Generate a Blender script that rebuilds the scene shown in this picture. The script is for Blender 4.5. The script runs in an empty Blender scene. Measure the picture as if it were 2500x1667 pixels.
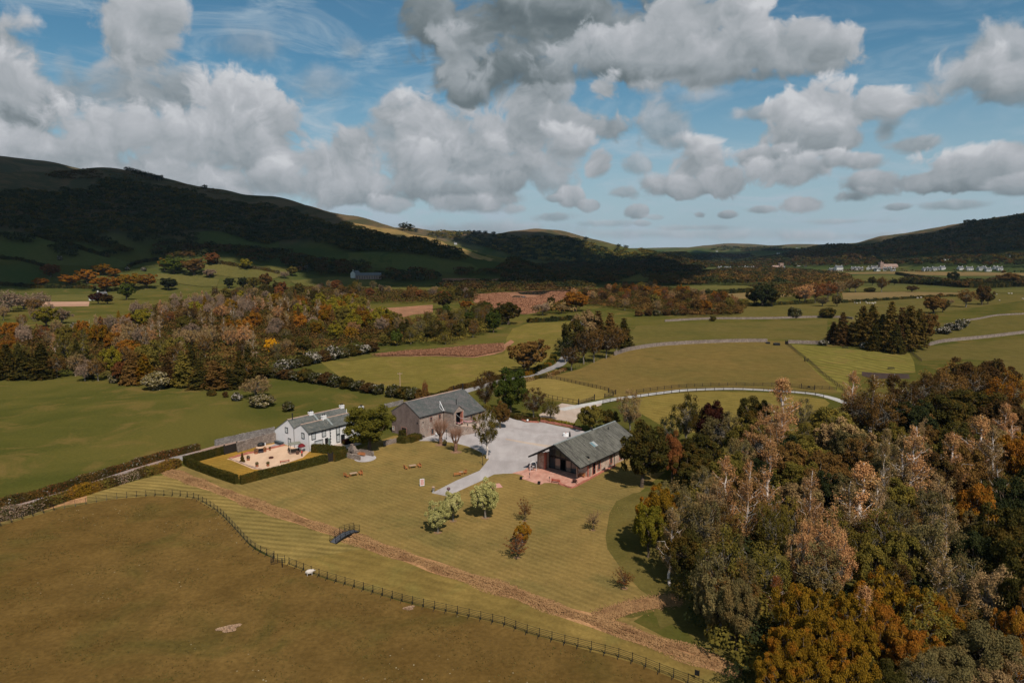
import bpy, bmesh, math, random
import numpy as np
from mathutils import Vector, Matrix, geometry as mgeo

rnd = random.Random(7)
R = math.radians
SC = bpy.context.scene
COL = SC.collection
# ------------------------------------------------------------------ camera
FPX, CAM_H, PITCH = 1667.0, 52.0, 7.6          # focal length in photo pixels, drone height, pitch below level
cam_d = bpy.data.cameras.new('camera'); cam = bpy.data.objects.new('camera', cam_d); COL.objects.link(cam)
cam_d.sensor_width = 36.0; cam_d.lens = 36.0 * FPX / 2500.0
cam_d.clip_start = 1.0; cam_d.clip_end = 60000.0
cam.location = (0, 0, CAM_H); cam.rotation_euler = (R(90 - PITCH), 0, 0)
SC.camera = cam
# ------------------------------------------------------------------ light
SUN_DIR = Vector((0.37, -0.93, 0)).normalized()            # horizontal direction towards the sun
SUN_EL = R(50)
sun_vec = Vector((SUN_DIR.x * math.cos(SUN_EL), SUN_DIR.y * math.cos(SUN_EL), math.sin(SUN_EL)))
sd = bpy.data.lights.new('sun', 'SUN'); sd.energy = 4.0; sd.angle = R(0.6); sd.color = (1.0, 0.92, 0.82)
sun = bpy.data.objects.new('sun', sd); COL.objects.link(sun)
sun.rotation_euler = sun_vec.to_track_quat('Z', 'Y').to_euler(); sun.location = (0, 0, 3000)
SC.view_settings.view_transform = 'Standard'; SC.view_settings.look = 'None'
SC.view_settings.exposure = 0.0; SC.view_settings.gamma = 1.0; SC.view_settings.use_curve_mapping = False
SC.render.engine = 'CYCLES'
cy = SC.cycles
cy.max_bounces = 5; cy.diffuse_bounces = 2; cy.glossy_bounces = 2; cy.transmission_bounces = 2
cy.transparent_max_bounces = 6; cy.volume_bounces = 0
cy.use_denoising = True
cy.sample_clamp_indirect = 4.0

# ------------------------------------------------------------------ node helpers
class NT:
    def __init__(s, tree): s.t = tree; s.n = tree.nodes; s.l = tree.links
    def node(s, typ, **kw):
        n = s.n.new(typ)
        for k, v in kw.items(): setattr(n, k, v)
        return n
    def inp(s, n, i, v):
        if v is None: return
        sock = n.inputs[i]
        if isinstance(v, bpy.types.NodeSocket): s.l.new(v, sock)
        else: sock.default_value = v
    def math(s, op, a, b=None, c=None, clamp=False):
        n = s.node('ShaderNodeMath', operation=op, use_clamp=clamp)
        s.inp(n, 0, a); s.inp(n, 1, b); s.inp(n, 2, c); return n.outputs[0]
    def vmath(s, op, a, b=None, c=None, scale=None):
        n = s.node('ShaderNodeVectorMath', operation=op)
        s.inp(n, 0, a); s.inp(n, 1, b); s.inp(n, 2, c)
        if scale is not None: s.inp(n, 3, scale)
        return n
    def noise(s, vec, scale, detail=2.0, rough=0.5, dist=0.0, dim='3D', typ='FBM', lac=2.0):
        n = s.node('ShaderNodeTexNoise', noise_dimensions=dim, noise_type=typ)
        s.inp(n, 'Vector', vec); s.inp(n, 'Scale', scale); s.inp(n, 'Detail', detail)
        s.inp(n, 'Roughness', rough); s.inp(n, 'Distortion', dist); s.inp(n, 'Lacunarity', lac)
        return n
    def maprange(s, v, a, b, c=0.0, d=1.0, smooth=True):
        n = s.node('ShaderNodeMapRange', interpolation_type='SMOOTHSTEP' if smooth else 'LINEAR')
        s.inp(n, 0, v); s.inp(n, 1, a); s.inp(n, 2, b); s.inp(n, 3, c); s.inp(n, 4, d); return n.outputs[0]
    def mix(s, f, a, b, mode='MIX'):
        n = s.node('ShaderNodeMix', data_type='RGBA', blend_type=mode)
        s.inp(n, 0, f); s.inp(n, 6, a); s.inp(n, 7, b); return n.outputs[2]
    def fmix(s, f, a, b):
        n = s.node('ShaderNodeMix', data_type='FLOAT')
        s.inp(n, 0, f); s.inp(n, 2, a); s.inp(n, 3, b); return n.outputs[0]
    def ramp(s, f, stops):
        n = s.node('ShaderNodeValToRGB'); s.inp(n, 0, f)
        e = n.color_ramp.elements
        while len(e) < len(stops): e.new(0.5)
        for i, (p, c) in enumerate(stops): e[i].position = p; e[i].color = (*c, 1) if len(c) == 3 else c
        return n.outputs[0]

def c4(c): return (c[0], c[1], c[2], 1.0)

# ------------------------------------------------------------------ sky: Nishita plus procedural clouds
W = bpy.data.worlds.new('World'); SC.world = W; W.use_nodes = True
w = NT(W.node_tree); w.n.clear()
sky = w.node('ShaderNodeTexSky', sky_type='NISHITA'); sky.sun_disc = False
sky.sun_elevation = SUN_EL; sky.sun_rotation = math.atan2(SUN_DIR.x, SUN_DIR.y)
sky.altitude = 200; sky.air_density = 1.0; sky.dust_density = 0.6; sky.ozone_density = 2.0
tc = w.node('ShaderNodeTexCoord'); sep = w.node('ShaderNodeSeparateXYZ'); w.l.new(tc.outputs['Generated'], sep.inputs[0])
az = w.math('ARCTAN2', sep.outputs[0], sep.outputs[1]); el = w.math('ARCSINE', sep.outputs[2])
comb = w.node('ShaderNodeCombineXYZ'); w.l.new(az, comb.inputs[0]); w.l.new(el, comb.inputs[1])
D = comb.outputs[0]

def ray(u, v):
    x = u - 1250.0; ww = 833.5 - v; c, s = math.cos(R(PITCH)), math.sin(R(PITCH))
    return x, FPX * c + ww * s, -FPX * s + ww * c
def azel(u, v):
    x, y, z = ray(u, v); return math.atan2(x, y), math.atan2(z, math.hypot(x, y))

# density noise, sampled here and a little towards the light, so cloud tops brighten and bases grey
warp = w.noise(D, 9.0, 3.0, 0.55)
wv = w.vmath('MULTIPLY_ADD', warp.outputs['Color'], (0.10, 0.06, 0), D).outputs[0]
n1 = w.noise(wv, 15.0, 9.0, 0.56)
offs = w.vmath('ADD', wv, (0.012, 0.020, 0)).outputs[0]
n2 = w.noise(offs, 15.0, 5.0, 0.54)
N1 = n1.outputs['Fac']; REL = w.math('SUBTRACT', N1, n2.outputs['Fac'])
N1s = w.math('MULTIPLY_ADD', N1, 2.3, -1.15)
RELs = w.math('MULTIPLY', REL, 2.3)
nbig = w.math('MULTIPLY_ADD', w.noise(wv, 5.0, 3.0).outputs['Fac'], 0.9, -0.45)
CL = [  # u, v, ru, rv, brightness, softness, opacity  (photo pixels of the patch of sky each cloud fills)
 (1170,560,330,30,.60,.9,.75),(820,560,240,26,.64,.9,.75),
 (2200,575,500,14,.70,.9,.6),(1650,570,420,16,.72,.9,.55),
 (330,70,100,110,.72,.35,1),(390,20,70,60,.70,.4,1),(430,230,170,80,.56,.5,.95),(300,200,110,60,.62,.5,.7),(180,240,150,50,.52,.6,.75),(170,180,45,55,.6,.6,.5),
 (30,260,130,140,.52,.45,1),(20,210,90,70,.74,.4,.95),(60,390,140,70,.66,.5,1),(40,340,90,50,.78,.5,.9),
 (270,330,175,85,.76,.4,1),(180,390,240,60,.62,.5,1),(380,420,280,50,.58,.5,1),
 (560,280,130,125,.80,.3,1),(640,310,120,90,.70,.3,1),(470,340,140,100,.72,.4,1),(600,380,190,80,.66,.4,1),(480,440,230,50,.66,.5,1),
 (800,400,130,70,.70,.45,1),(870,350,75,60,.64,.4,1),(740,450,200,60,.68,.5,1),(860,470,140,40,.70,.5,.95),
 (960,330,120,70,.70,.5,.9),(1060,390,230,90,.68,.45,1),(1180,480,210,44,.62,.5,1),(1250,330,120,90,.70,.45,1),(1330,430,90,60,.66,.5,.9),(1380,380,60,60,.68,.5,.9),(1000,280,110,60,.66,.5,.9),(1090,340,170,120,.70,.4,1),(1020,420,140,80,.72,.4,1),(1200,410,150,85,.62,.4,1),(1080,470,190,50,.56,.4,1),(1240,450,90,40,.60,.4,1),
 (1290,240,130,90,.70,.45,1),(1340,200,90,70,.66,.45,.95),(960,500,70,26,.68,.4,.9),(1110,495,130,30,.68,.45,.9),
 (1080,70,150,120,.36,.45,1),(1200,170,170,90,.34,.45,1),(1140,230,80,40,.40,.5,1),(1130,110,110,85,.66,.35,.95),
 (1380,60,330,110,.42,.45,1),(1300,20,330,60,.36,.5,1),(1560,130,260,80,.60,.35,1),(1480,130,150,70,.64,.4,.9),
 (1760,150,260,75,.62,.35,1),(1930,130,190,72,.66,.3,1),(1700,60,180,80,.72,.3,1),(1800,95,150,60,.70,.3,1),(1500,180,300,26,.40,.6,.8),(1850,185,220,22,.46,.6,.8),
 (1470,220,52,50,.74,.3,1),(1420,300,120,60,.58,.4,1),(1480,310,70,40,.56,.4,.95),(1400,350,85,60,.70,.35,1),(1462,395,42,55,.72,.3,1),
 (1620,310,70,110,.58,.6,.75),(1700,235,150,22,.78,.9,.5),(1700,400,90,60,.74,.3,1),(1680,455,125,34,.62,.3,1),(1760,440,60,45,.68,.3,1),
 (2000,250,120,70,.84,.25,1),(1960,300,110,70,.70,.3,1),(2080,270,100,60,.76,.3,1),(2020,340,130,38,.56,.35,1),(2160,320,45,45,.62,.45,.8),(1840,275,70,26,.62,.5,.8),(2230,350,80,22,.60,.5,.9),
 (1880,382,80,28,.60,.35,1),(1935,422,115,42,.72,.3,1),(2085,392,75,26,.64,.35,1),(1965,497,62,27,.66,.3,1),(2110,450,75,34,.60,.35,1),(2080,480,60,25,.58,.35,.95),
 (2375,395,105,50,.80,.3,1),(2345,437,125,26,.52,.3,1),(2465,380,60,45,.68,.4,1),(2330,400,60,26,.62,.4,.7),
 (2460,130,110,90,.62,.45,.95),(2400,190,100,60,.66,.5,.9),(2450,220,110,45,.56,.5,.85),(2490,450,60,22,.58,.4,.9),
 (1392,478,40,28,.66,.4,.95),(1450,500,34,18,.60,.4,.9),(1555,515,34,20,.58,.4,.9),(1710,525,26,14,.58,.4,.9),(1775,525,32,12,.60,.4,.9),(1860,512,40,13,.62,.4,.9),(1350,485,26,12,.6,.4,.8),
 (1610,450,60,40,.62,.5,.8),(1560,400,50,30,.62,.5,.75),(1520,470,50,22,.62,.5,.8),(1340,530,80,16,.62,.6,.7),(1480,545,90,12,.66,.7,.6),(1700,555,120,10,.66,.7,.6),(2060,540,120,10,.66,.7,.6),(2330,500,70,12,.62,.6,.7),(1650,350,60,26,.66,.6,.7),(1580,215,60,20,.72,.8,.5),(620,110,120,50,.62,.9,.45),(780,200,110,70,.66,.9,.5),(860,120,60,40,.62,.9,.4),
 (2190,505,30,9,.6,.4,.8),(1260,510,45,18,.66,.5,.8),(1570,545,26,10,.6,.5,.7),(1600,530,30,10,.66,.5,.6),
]
VV = None; N98 = w.math('ADD', N1s, 0.84)
for i, (u, v, ru, rv, br, soft, op) in enumerate(CL):
    a0, e0 = azel(u, v); ra, re = ru / FPX * 1.12, rv / FPX * 1.12
    if i % 8 == 0: Di = D if VV is None else w.vmath('MULTIPLY_ADD', VV, (1e-9, 1e-9, 0), D).outputs[0]   # orders the evaluation
    q = w.vmath('MULTIPLY_ADD', Di, (1 / ra, 1 / re, 0), (-a0 / ra, -e0 / re, 0)).outputs[0]
    f = w.math('SUBTRACT', N98, w.vmath('LENGTH', q).outputs['Value'])
    al = w.maprange(f, 0.0, soft * 0.8 + 0.04, 0.0, op)
    T = w.vmath('MULTIPLY_ADD', Di, (0, .21 / re, 0), (1, br + .02 - .21 * e0 / re, 0)).outputs[0]      # tops lighter than bases
    if VV is None: VV = w.vmath('SCALE', T, scale=al).outputs[0]
    else:
        mx = w.node('ShaderNodeMix', data_type='VECTOR'); w.inp(mx, 0, al); w.inp(mx, 4, VV); w.inp(mx, 5, T); VV = mx.outputs[1]
sv = w.node('ShaderNodeSeparateXYZ'); w.l.new(VV, sv.inputs[0])
A = sv.outputs[0]; B = w.math('DIVIDE', sv.outputs[1], w.math('MAXIMUM', A, .02))
bri = w.math('ADD', B, w.math('MULTIPLY', RELs, 0.38), clamp=True)
ccol = w.ramp(bri, [(0.0, (.06, .085, .10)), (.35, (.155, .19, .205)), (.6, (.30, .335, .36)), (.85, (.46, .48, .51)), (1.0, (.60, .615, .64))])
# generic broken cloud outside the photographed part of the sky, and thin cirrus everywhere
gmask = w.maprange(el, 0.36, 0.50)
gm2 = w.maprange(w.math('ABSOLUTE', az), 0.70, 0.85)
gen = w.maprange(w.noise(tc.outputs['Generated'], 4.0, 6.0, 0.55).outputs['Fac'], 0.48, 0.60)
gA = w.math('MULTIPLY', gen, w.math('MAXIMUM', gmask, gm2))
cirv = w.vmath('MULTIPLY', D, (1.0, 3.2, 1)).outputs[0]
cir = w.maprange(w.noise(cirv, 7.0, 8.0, 0.62, 1.2).outputs['Fac'], 0.42, 0.78, 0.0, 0.75)
low = w.maprange(el, -0.02, 0.27, 0.92, 0.06)
lefty = w.maprange(az, -0.75, 0.55, 0.85, 0.10)
thin = w.math('ADD', w.math('MULTIPLY', cir, w.math('ADD', lefty, 0.30)), low, clamp=True)
skyc = w.mix(1.0, sky.outputs[0], (0.53, 1.10, 1.18, 1), 'MULTIPLY')
skys = w.vmath('SCALE', skyc, scale=0.062).outputs[0]
s1 = w.mix(thin, skys, (.42, .51, .58, 1))
s2 = w.mix(gA, s1, (.40, .43, .46, 1))
s3 = w.mix(A, s2, ccol)
bg = w.node('ShaderNodeBackground'); w.l.new(s3, bg.inputs[0]); bg.inputs[1].default_value = 1.0
wo = w.node('ShaderNodeOutputWorld'); w.l.new(bg.outputs[0], wo.inputs[0])
W.cycles.sampling_method = 'MANUAL'; W.cycles.sample_map_resolution = 512

# ------------------------------------------------------------------ terrain
def crest(pts):
    out = []
    for u, v, d in pts:
        x, y, z = ray(u, v); h = math.hypot(x, y)
        out.append((x / h * d, y / h * d, CAM_H + z / h * d))
    return np.array(out)
def craggy(c, seed, amp):
    rs = np.random.RandomState(seed); out_ = [c[0]]
    for a, b in zip(c[:-1], c[1:]):
        n = max(1, int(np.hypot(*(b - a)[:2]) / 45))
        for i in range(1, n + 1):
            p = a + (b - a) * i / n
            if i < n: p = p + [0, 0, rs.normal() * amp]
            out_.append(p)
    return np.array(out_)
RIDGES = [  # crest seen on the photo's skyline, its distance in metres; how many times its height the foot lies away
 (crest([(-900,380,1500),(-500,352,2200),(-200,372,2300),(0,382,2300),(90,392,2300),(135,403,2250),(175,418,2200),(300,450,2000)]), 3.0),
 (crest([(-900,480,1300),(-400,440,1500),(-100,428,1550),(90,420,1620),(175,415,1650),(230,413,1650),(262,410,1650),(310,417,1640),(370,432,1600),(430,447,1600),(520,461,1600),(600,476,1600),(655,479,1580),(720,498,1550),(760,510,1500),(850,526,1450),(905,543,1400),(960,556,1350),(1030,576,1300),(1100,602,1250),(1160,630,1200)]), 2.9),
 (crest([(780,548,2900),(980,556,2800),(1049,563,2700),(1156,565,2600),(1210,571,2600),(1263,563,2600),(1309,558,2600),(1351,561,2600),(1386,571,2600),(1432,582,2600),(1497,599,2500),(1545,610,2400),(1610,628,2200)]), 3.6),
 (crest([(1200,606,6500),(1540,606,6400),(1650,604,6300),(1690,604,6300),(1737,600,6200),(1784,594,6200),(1820,595,6200),(1852,599,6200),(1903,599,6000),(1943,596,5800),(1975,596,5600),(2040,598,5400),(2098,593,5000),(2200,590,4800),(2600,590,4600)]), 9.0),
 (crest([(2035,600,4200),(2080,596,3900),(2120,590,3600),(2159,586,3300),(2192,580,3200),(2230,573,3100),(2289,563,3000),(2350,549,3000),(2420,537,2950),(2500,524,2900),(2650,500,2800),(2900,480,2600),(3300,500,2300)]), 5.2),
 (crest([(1560,622,3600),(1700,617,3700),(1850,613,3900),(1990,612,4000),(2150,614,3500),(2300,612,3100)]), 12.0),
]
for _i, _amp in ((0, 1.8), (1, 2.6), (2, 2.6)): RIDGES[_i] = (craggy(RIDGES[_i][0], 40 + _i, _amp), RIDGES[_i][1])
def wob(x, y, L, seed=0):
    rs = np.random.RandomState(seed); z = 0
    for i in range(6):
        a = rs.uniform(0, 2 * np.pi); k = 2 * np.pi / (L * rs.uniform(.45, 1.4)); ph = rs.uniform(0, 6.28)
        z = z + np.sin((x * np.cos(a) + y * np.sin(a)) * k + ph)
    return z / 6.0
def terrain(x, y):
    x = np.asarray(x, float); y = np.asarray(y, float)
    shp = x.shape; x = x.ravel(); y = y.ravel()
    r = np.hypot(x, y); best = np.zeros_like(x)
    far = r > 760
    if far.any():
        X = x[far]; Y = y[far]; bz = np.zeros_like(X)
        for pts, k in RIDGES:
            z = np.zeros_like(X); g = np.zeros_like(X); zc = np.zeros_like(X)
            for i in range(len(pts) - 1):
                a, b = pts[i], pts[i + 1]; ab = b[:2] - a[:2]; L2 = ab @ ab
                t = np.clip(((X - a[0]) * ab[0] + (Y - a[1]) * ab[1]) / L2, 0, 1)
                d = np.hypot(X - a[0] - t * ab[0], Y - a[1] - t * ab[1])
                zi = a[2] + t * (b[2] - a[2]); tt = d / (60 + k * zi); s = .10
                tt = (np.sqrt(tt * tt + s * s) - s) / (math.sqrt(1 + s * s) - s)
                gi = np.clip(1 - tt, 0, 1) ** 1.35; m = zi * gi > z
                z[m] = (zi * gi)[m]; g[m] = gi[m]; zc[m] = zi[m]
            z = z + zc * 0.13 * np.clip(g * (1 - g) * 4, 0, 1) * (g < .97) * wob(X, Y, 340, 3) * (g > 0) * np.clip((1 - g) * 3, 0, 1)
            bz = np.maximum(bz, z)
        R_ = r[far]
        sw = np.clip((R_ - 1500) / 1500, 0, 1) * 7 * (wob(X, Y, 900, 5) + .3)
        bz = np.maximum(bz, 0) + np.maximum(sw, -2) * (bz < 30)
        best[far] = bz * np.clip((R_ - 760) / 120, 0, 1)
    return best.reshape(shp)
def tz(x, y): return float(terrain(np.array([x]), np.array([y]))[0])
_T = 1.0 / np.geomspace(1 / 9000., 1 / 700., 2400)[::-1]
_T = np.geomspace(700., 9000., 1800)
_cache = {}
def P(u, v, z=0.0):
    """ground point seen at photo pixel (u, v), or the point of that ray at height z above flat ground"""
    key = (round(u, 1), round(v, 1), z)
    if key in _cache: return _cache[key]
    x, y, dz = ray(u, v); h = math.hypot(x, y)
    if dz < 0:
        t = (CAM_H - z) / -dz
        if t * h < 770:
            _cache[key] = (x * t, y * t); return _cache[key]
    X = x / h * _T; Y = y / h * _T; Z = CAM_H + dz / h * _T
    T = terrain(X, Y) + z
    i = np.nonzero(Z < T)[0]
    if not len(i): i = len(_T) - 1; d = _T[-1]
    else: i = i[0]; d = None
    if d is not None: pass
    elif i > 0:
        a = (Z - T)[i - 1]; b = (Z - T)[i]; f = a / (a - b) if a != b else 0
        d = _T[i - 1] + f * (_T[i] - _T[i - 1])
    else: d = _T[0]
    _cache[key] = (x / h * d, y / h * d); return _cache[key]
def pix(x, y, z):
    """photo pixel of a world point"""
    c, s = math.cos(R(PITCH)), math.sin(R(PITCH)); zz = z - CAM_H
    dep = y * c - zz * s; up = y * s + zz * c
    return 1250 + FPX * x / dep, 833.5 - FPX * up / dep
def hgt(u, v, X, Y):
    x, y, z = ray(u, v); return CAM_H + z * (Y / y)
# windows of the photo measured at higher magnification
ZF = lambda x, y: (x * 1.06293, y * 1.06293)
ZA = lambda x, y: (400 + x / 3.92, 900 + y / 3.92)
ZB = lambda x, y: (900 + x / 3.92, 900 + y / 3.92)
ZC = lambda x, y: (650 + x / 7.84, 940 + y / 7.84)
ZD = lambda x, y: (930 + x / 7.84, 930 + y / 7.84)
ZE = lambda x, y: (1250 + x / 7.84, 1000 + y / 7.84)
Z5 = lambda x, y: (x / 2.138, 1050 + y / 2.138)
Z6 = lambda x, y: (1250 + x / 3.588, 1230 + y / 3.588)
Z7 = lambda x, y: (1350 + x / 3.136, 780 + y / 3.136)
Z3 = lambda x, y: (1600 + x / 2.6133, 550 + y / 2.6133)
Z2 = lambda x, y: (850 + x / 2.6133, 500 + y / 2.6133)
Z1 = lambda x, y: (x / 2.6133, 350 + y / 2.6133)
ZR = lambda x, y: (1150 + x / 7.84, 800 + y / 7.84)
ZP = lambda x, y: (1400 + x / 2.0446, 900 + y / 2.0446)
ZK = lambda x, y: (560 + x / 11.76, 1070 + y / 11.76)
Z9 = lambda x, y: (x / 4.48, 600 + y / 4.48)
ZH = lambda x, y: (1900 + x / 3.92, 700 + y / 3.92)
ZL = lambda x, y: (450 + x / 4.276, 650 + y / 4.276)
ZQ = lambda x, y: (1270 + x / 14.7, 1100 + y / 14.7)
ZS = lambda x, y: (800 + x / 19.6, 1060 + y / 19.6)
ZN = lambda x, y: (x / 4.523, 1050 + y / 4.523)

# ------------------------------------------------------------------ object helpers
def mesh_np(name, V, F, mats=None, midx=None, parent=None, link=True, smooth=False):
    V = np.asarray(V, np.float32); me = bpy.data.meshes.new(name)
    me.vertices.add(len(V)); me.vertices.foreach_set('co', V.ravel())
    F = np.asarray(F, np.int32); n, k = F.shape
    me.loops.add(n * k); me.loops.foreach_set('vertex_index', F.ravel())
    me.polygons.add(n); me.polygons.foreach_set('loop_start', np.arange(0, n * k, k, dtype=np.int32))
    me.polygons.foreach_set('loop_total', np.full(n, k, np.int32))
    if midx is not None: me.polygons.foreach_set('material_index', np.asarray(midx, np.int32))
    for m in (mats or []): me.materials.append(m)
    me.update(calc_edges=True)
    if smooth: me.polygons.foreach_set('use_smooth', np.ones(n, bool))
    if not link: return me
    o = bpy.data.objects.new(name, me); COL.objects.link(o); o.parent = parent
    return o
def obj(name, me, parent=None, loc=None):
    o = bpy.data.objects.new(name, me); COL.objects.link(o); o.parent = parent
    if loc is not None: o.location = loc
    return o
def tag(o, label=None, cat=None, group=None, kind=None):
    if label: o['label'] = label
    if cat: o['category'] = cat
    if group: o['group'] = group
    if kind: o['kind'] = kind
    return o
def thing(name, label, cat, loc=(0, 0, 0), rz=0.0, group=None):
    o = bpy.data.objects.new(name, None); COL.objects.link(o); o.empty_display_size = .3
    o.location = loc; o.rotation_euler = (0, 0, rz); return tag(o, label, cat, group)

class MB:
    """collects boxes, tubes and polygons and links them as one mesh"""
    def __init__(s): s.V = []; s.F = []
    def poly(s, pts):
        b = len(s.V); s.V += [tuple(p) for p in pts]; s.F.append(tuple(range(b, b + len(pts)))); return s
    def box(s, x0, y0, z0, x1, y1, z1):
        b = len(s.V)
        s.V += [(x0,y0,z0),(x1,y0,z0),(x1,y1,z0),(x0,y1,z0),(x0,y0,z1),(x1,y0,z1),(x1,y1,z1),(x0,y1,z1)]
        for f in ((0,3,2,1),(4,5,6,7),(0,1,5,4),(1,2,6,5),(2,3,7,6),(3,0,4,7)): s.F.append(tuple(b + i for i in f))
        return s
    def obox(s, c, ax, ay, az):
        """box from centre and three half-axis vectors"""
        c, ax, ay, az = map(Vector, (c, ax, ay, az)); b = len(s.V)
        for sx, sy, sz in ((-1,-1,-1),(1,-1,-1),(1,1,-1),(-1,1,-1),(-1,-1,1),(1,-1,1),(1,1,1),(-1,1,1)):
            s.V.append(tuple(c + ax * sx + ay * sy + az * sz))
        for f in ((0,3,2,1),(4,5,6,7),(0,1,5,4),(1,2,6,5),(2,3,7,6),(3,0,4,7)): s.F.append(tuple(b + i for i in f))
        return s
    def tube(s, p0, p1, r0, r1=None, n=6, cap=True):
        r1 = r0 if r1 is None else r1
        p0 = Vector(p0); p1 = Vector(p1); d = (p1 - p0)
        if d.length < 1e-6: return s
        d.normalize(); a = d.orthogonal().normalized(); c = d.cross(a); b = len(s.V)
        for p, r in ((p0, r0), (p1, r1)):
            for i in range(n):
                t = 2 * math.pi * i / n; s.V.append(tuple(p + (a * math.cos(t) + c * math.sin(t)) * r))
        for i in range(n): s.F.append((b + i, b + (i + 1) % n, b + n + (i + 1) % n, b + n + i))
        if cap: s.F.append(tuple(b + n - 1 - i for i in range(n))); s.F.append(tuple(b + n + i for i in range(n)))
        return s
    def bar(s, p0, p1, w, h):
        """rectangular bar from p0 to p1"""
        p0 = Vector(p0); p1 = Vector(p1); d = p1 - p0; L = d.length
        if L < 1e-6: return s
        d /= L; side = d.cross(Vector((0, 0, 1)))
        side = side.normalized() if side.length > 1e-4 else Vector((1, 0, 0)); up = side.cross(d)
        return s.obox((p0 + p1) / 2, d * L / 2, side * w / 2, up * h / 2)
    def prism(s, pts, z0, z1):
        b = len(s.V); n = len(pts)
        s.V += [(p[0], p[1], z0) for p in pts] + [(p[0], p[1], z1) for p in pts]
        s.F.append(tuple(b + n - 1 - i for i in range(n))); s.F.append(tuple(b + n + i for i in range(n)))
        for i in range(n): s.F.append((b + i, b + (i + 1) % n, b + n + (i + 1) % n, b + n + i))
        return s
    def lathe(s, prof, n=12, c=(0, 0, 0)):
        b = len(s.V)
        for r, z in prof:
            for i in range(n):
                t = 2 * math.pi * i / n; s.V.append((c[0] + r * math.cos(t), c[1] + r * math.sin(t), c[2] + z))
        for j in range(len(prof) - 1):
            for i in range(n): s.F.append((b+j*n+i, b+j*n+(i+1)%n, b+(j+1)*n+(i+1)%n, b+(j+1)*n+i))
        s.F.append(tuple(b + n - 1 - i for i in range(n))); k = b + (len(prof) - 1) * n
        s.F.append(tuple(k + i for i in range(n))); return s
    def mesh(s, name, mat):
        me = bpy.data.meshes.new(name); me.from_pydata(s.V, [], s.F)
        if mat: me.materials.append(mat)
        me.update(); return me
    def build(s, name, mat, parent=None, loc=None, bevel=0):
        me = s.mesh(name, mat)
        if bevel:
            bm = bmesh.new(); bm.from_mesh(me)
            bmesh.ops.bevel(bm, geom=list(bm.edges), offset=bevel, segments=1, affect='EDGES', clamp_overlap=True)
            bm.to_mesh(me); bm.free()
        return obj(name, me, parent, loc)

# ------------------------------------------------------------------ materials
def new_mat(name):
    m = bpy.data.materials.new(name); m.use_nodes = True; t = NT(m.node_tree); t.n.clear()
    out = t.node('ShaderNodeOutputMaterial'); return m, t, out
def simple(name, col, rough=.7, var=.25, scale=3.0, metal=0.0, spec=.3, bump=0.0, col2=None):
    m, t, out = new_mat(name)
    b = t.node('ShaderNodeBsdfPrincipled'); g = t.node('ShaderNodeNewGeometry')
    n = t.noise(g.outputs['Position'], scale, 5.0, .6)
    f = t.maprange(n.outputs['Fac'], .3, .7)
    c2 = col2 or tuple(c * (1 - var) for c in col)
    c1 = col if col2 else tuple(min(c * (1 + var * .6), 1) for c in col)
    t.l.new(t.mix(f, c4(c2), c4(c1)), b.inputs['Base Color'])
    b.inputs['Roughness'].default_value = rough; b.inputs['Metallic'].default_value = metal
    b.inputs['Specular IOR Level'].default_value = spec
    if bump:
        bp = t.node('ShaderNodeBump'); bp.inputs['Strength'].default_value = bump; bp.inputs['Distance'].default_value = .05
        t.l.new(n.outputs['Fac'], bp.inputs['Height']); t.l.new(bp.outputs[0], b.inputs['Normal'])
    t.l.new(b.outputs[0], out.inputs[0]); return m

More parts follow.
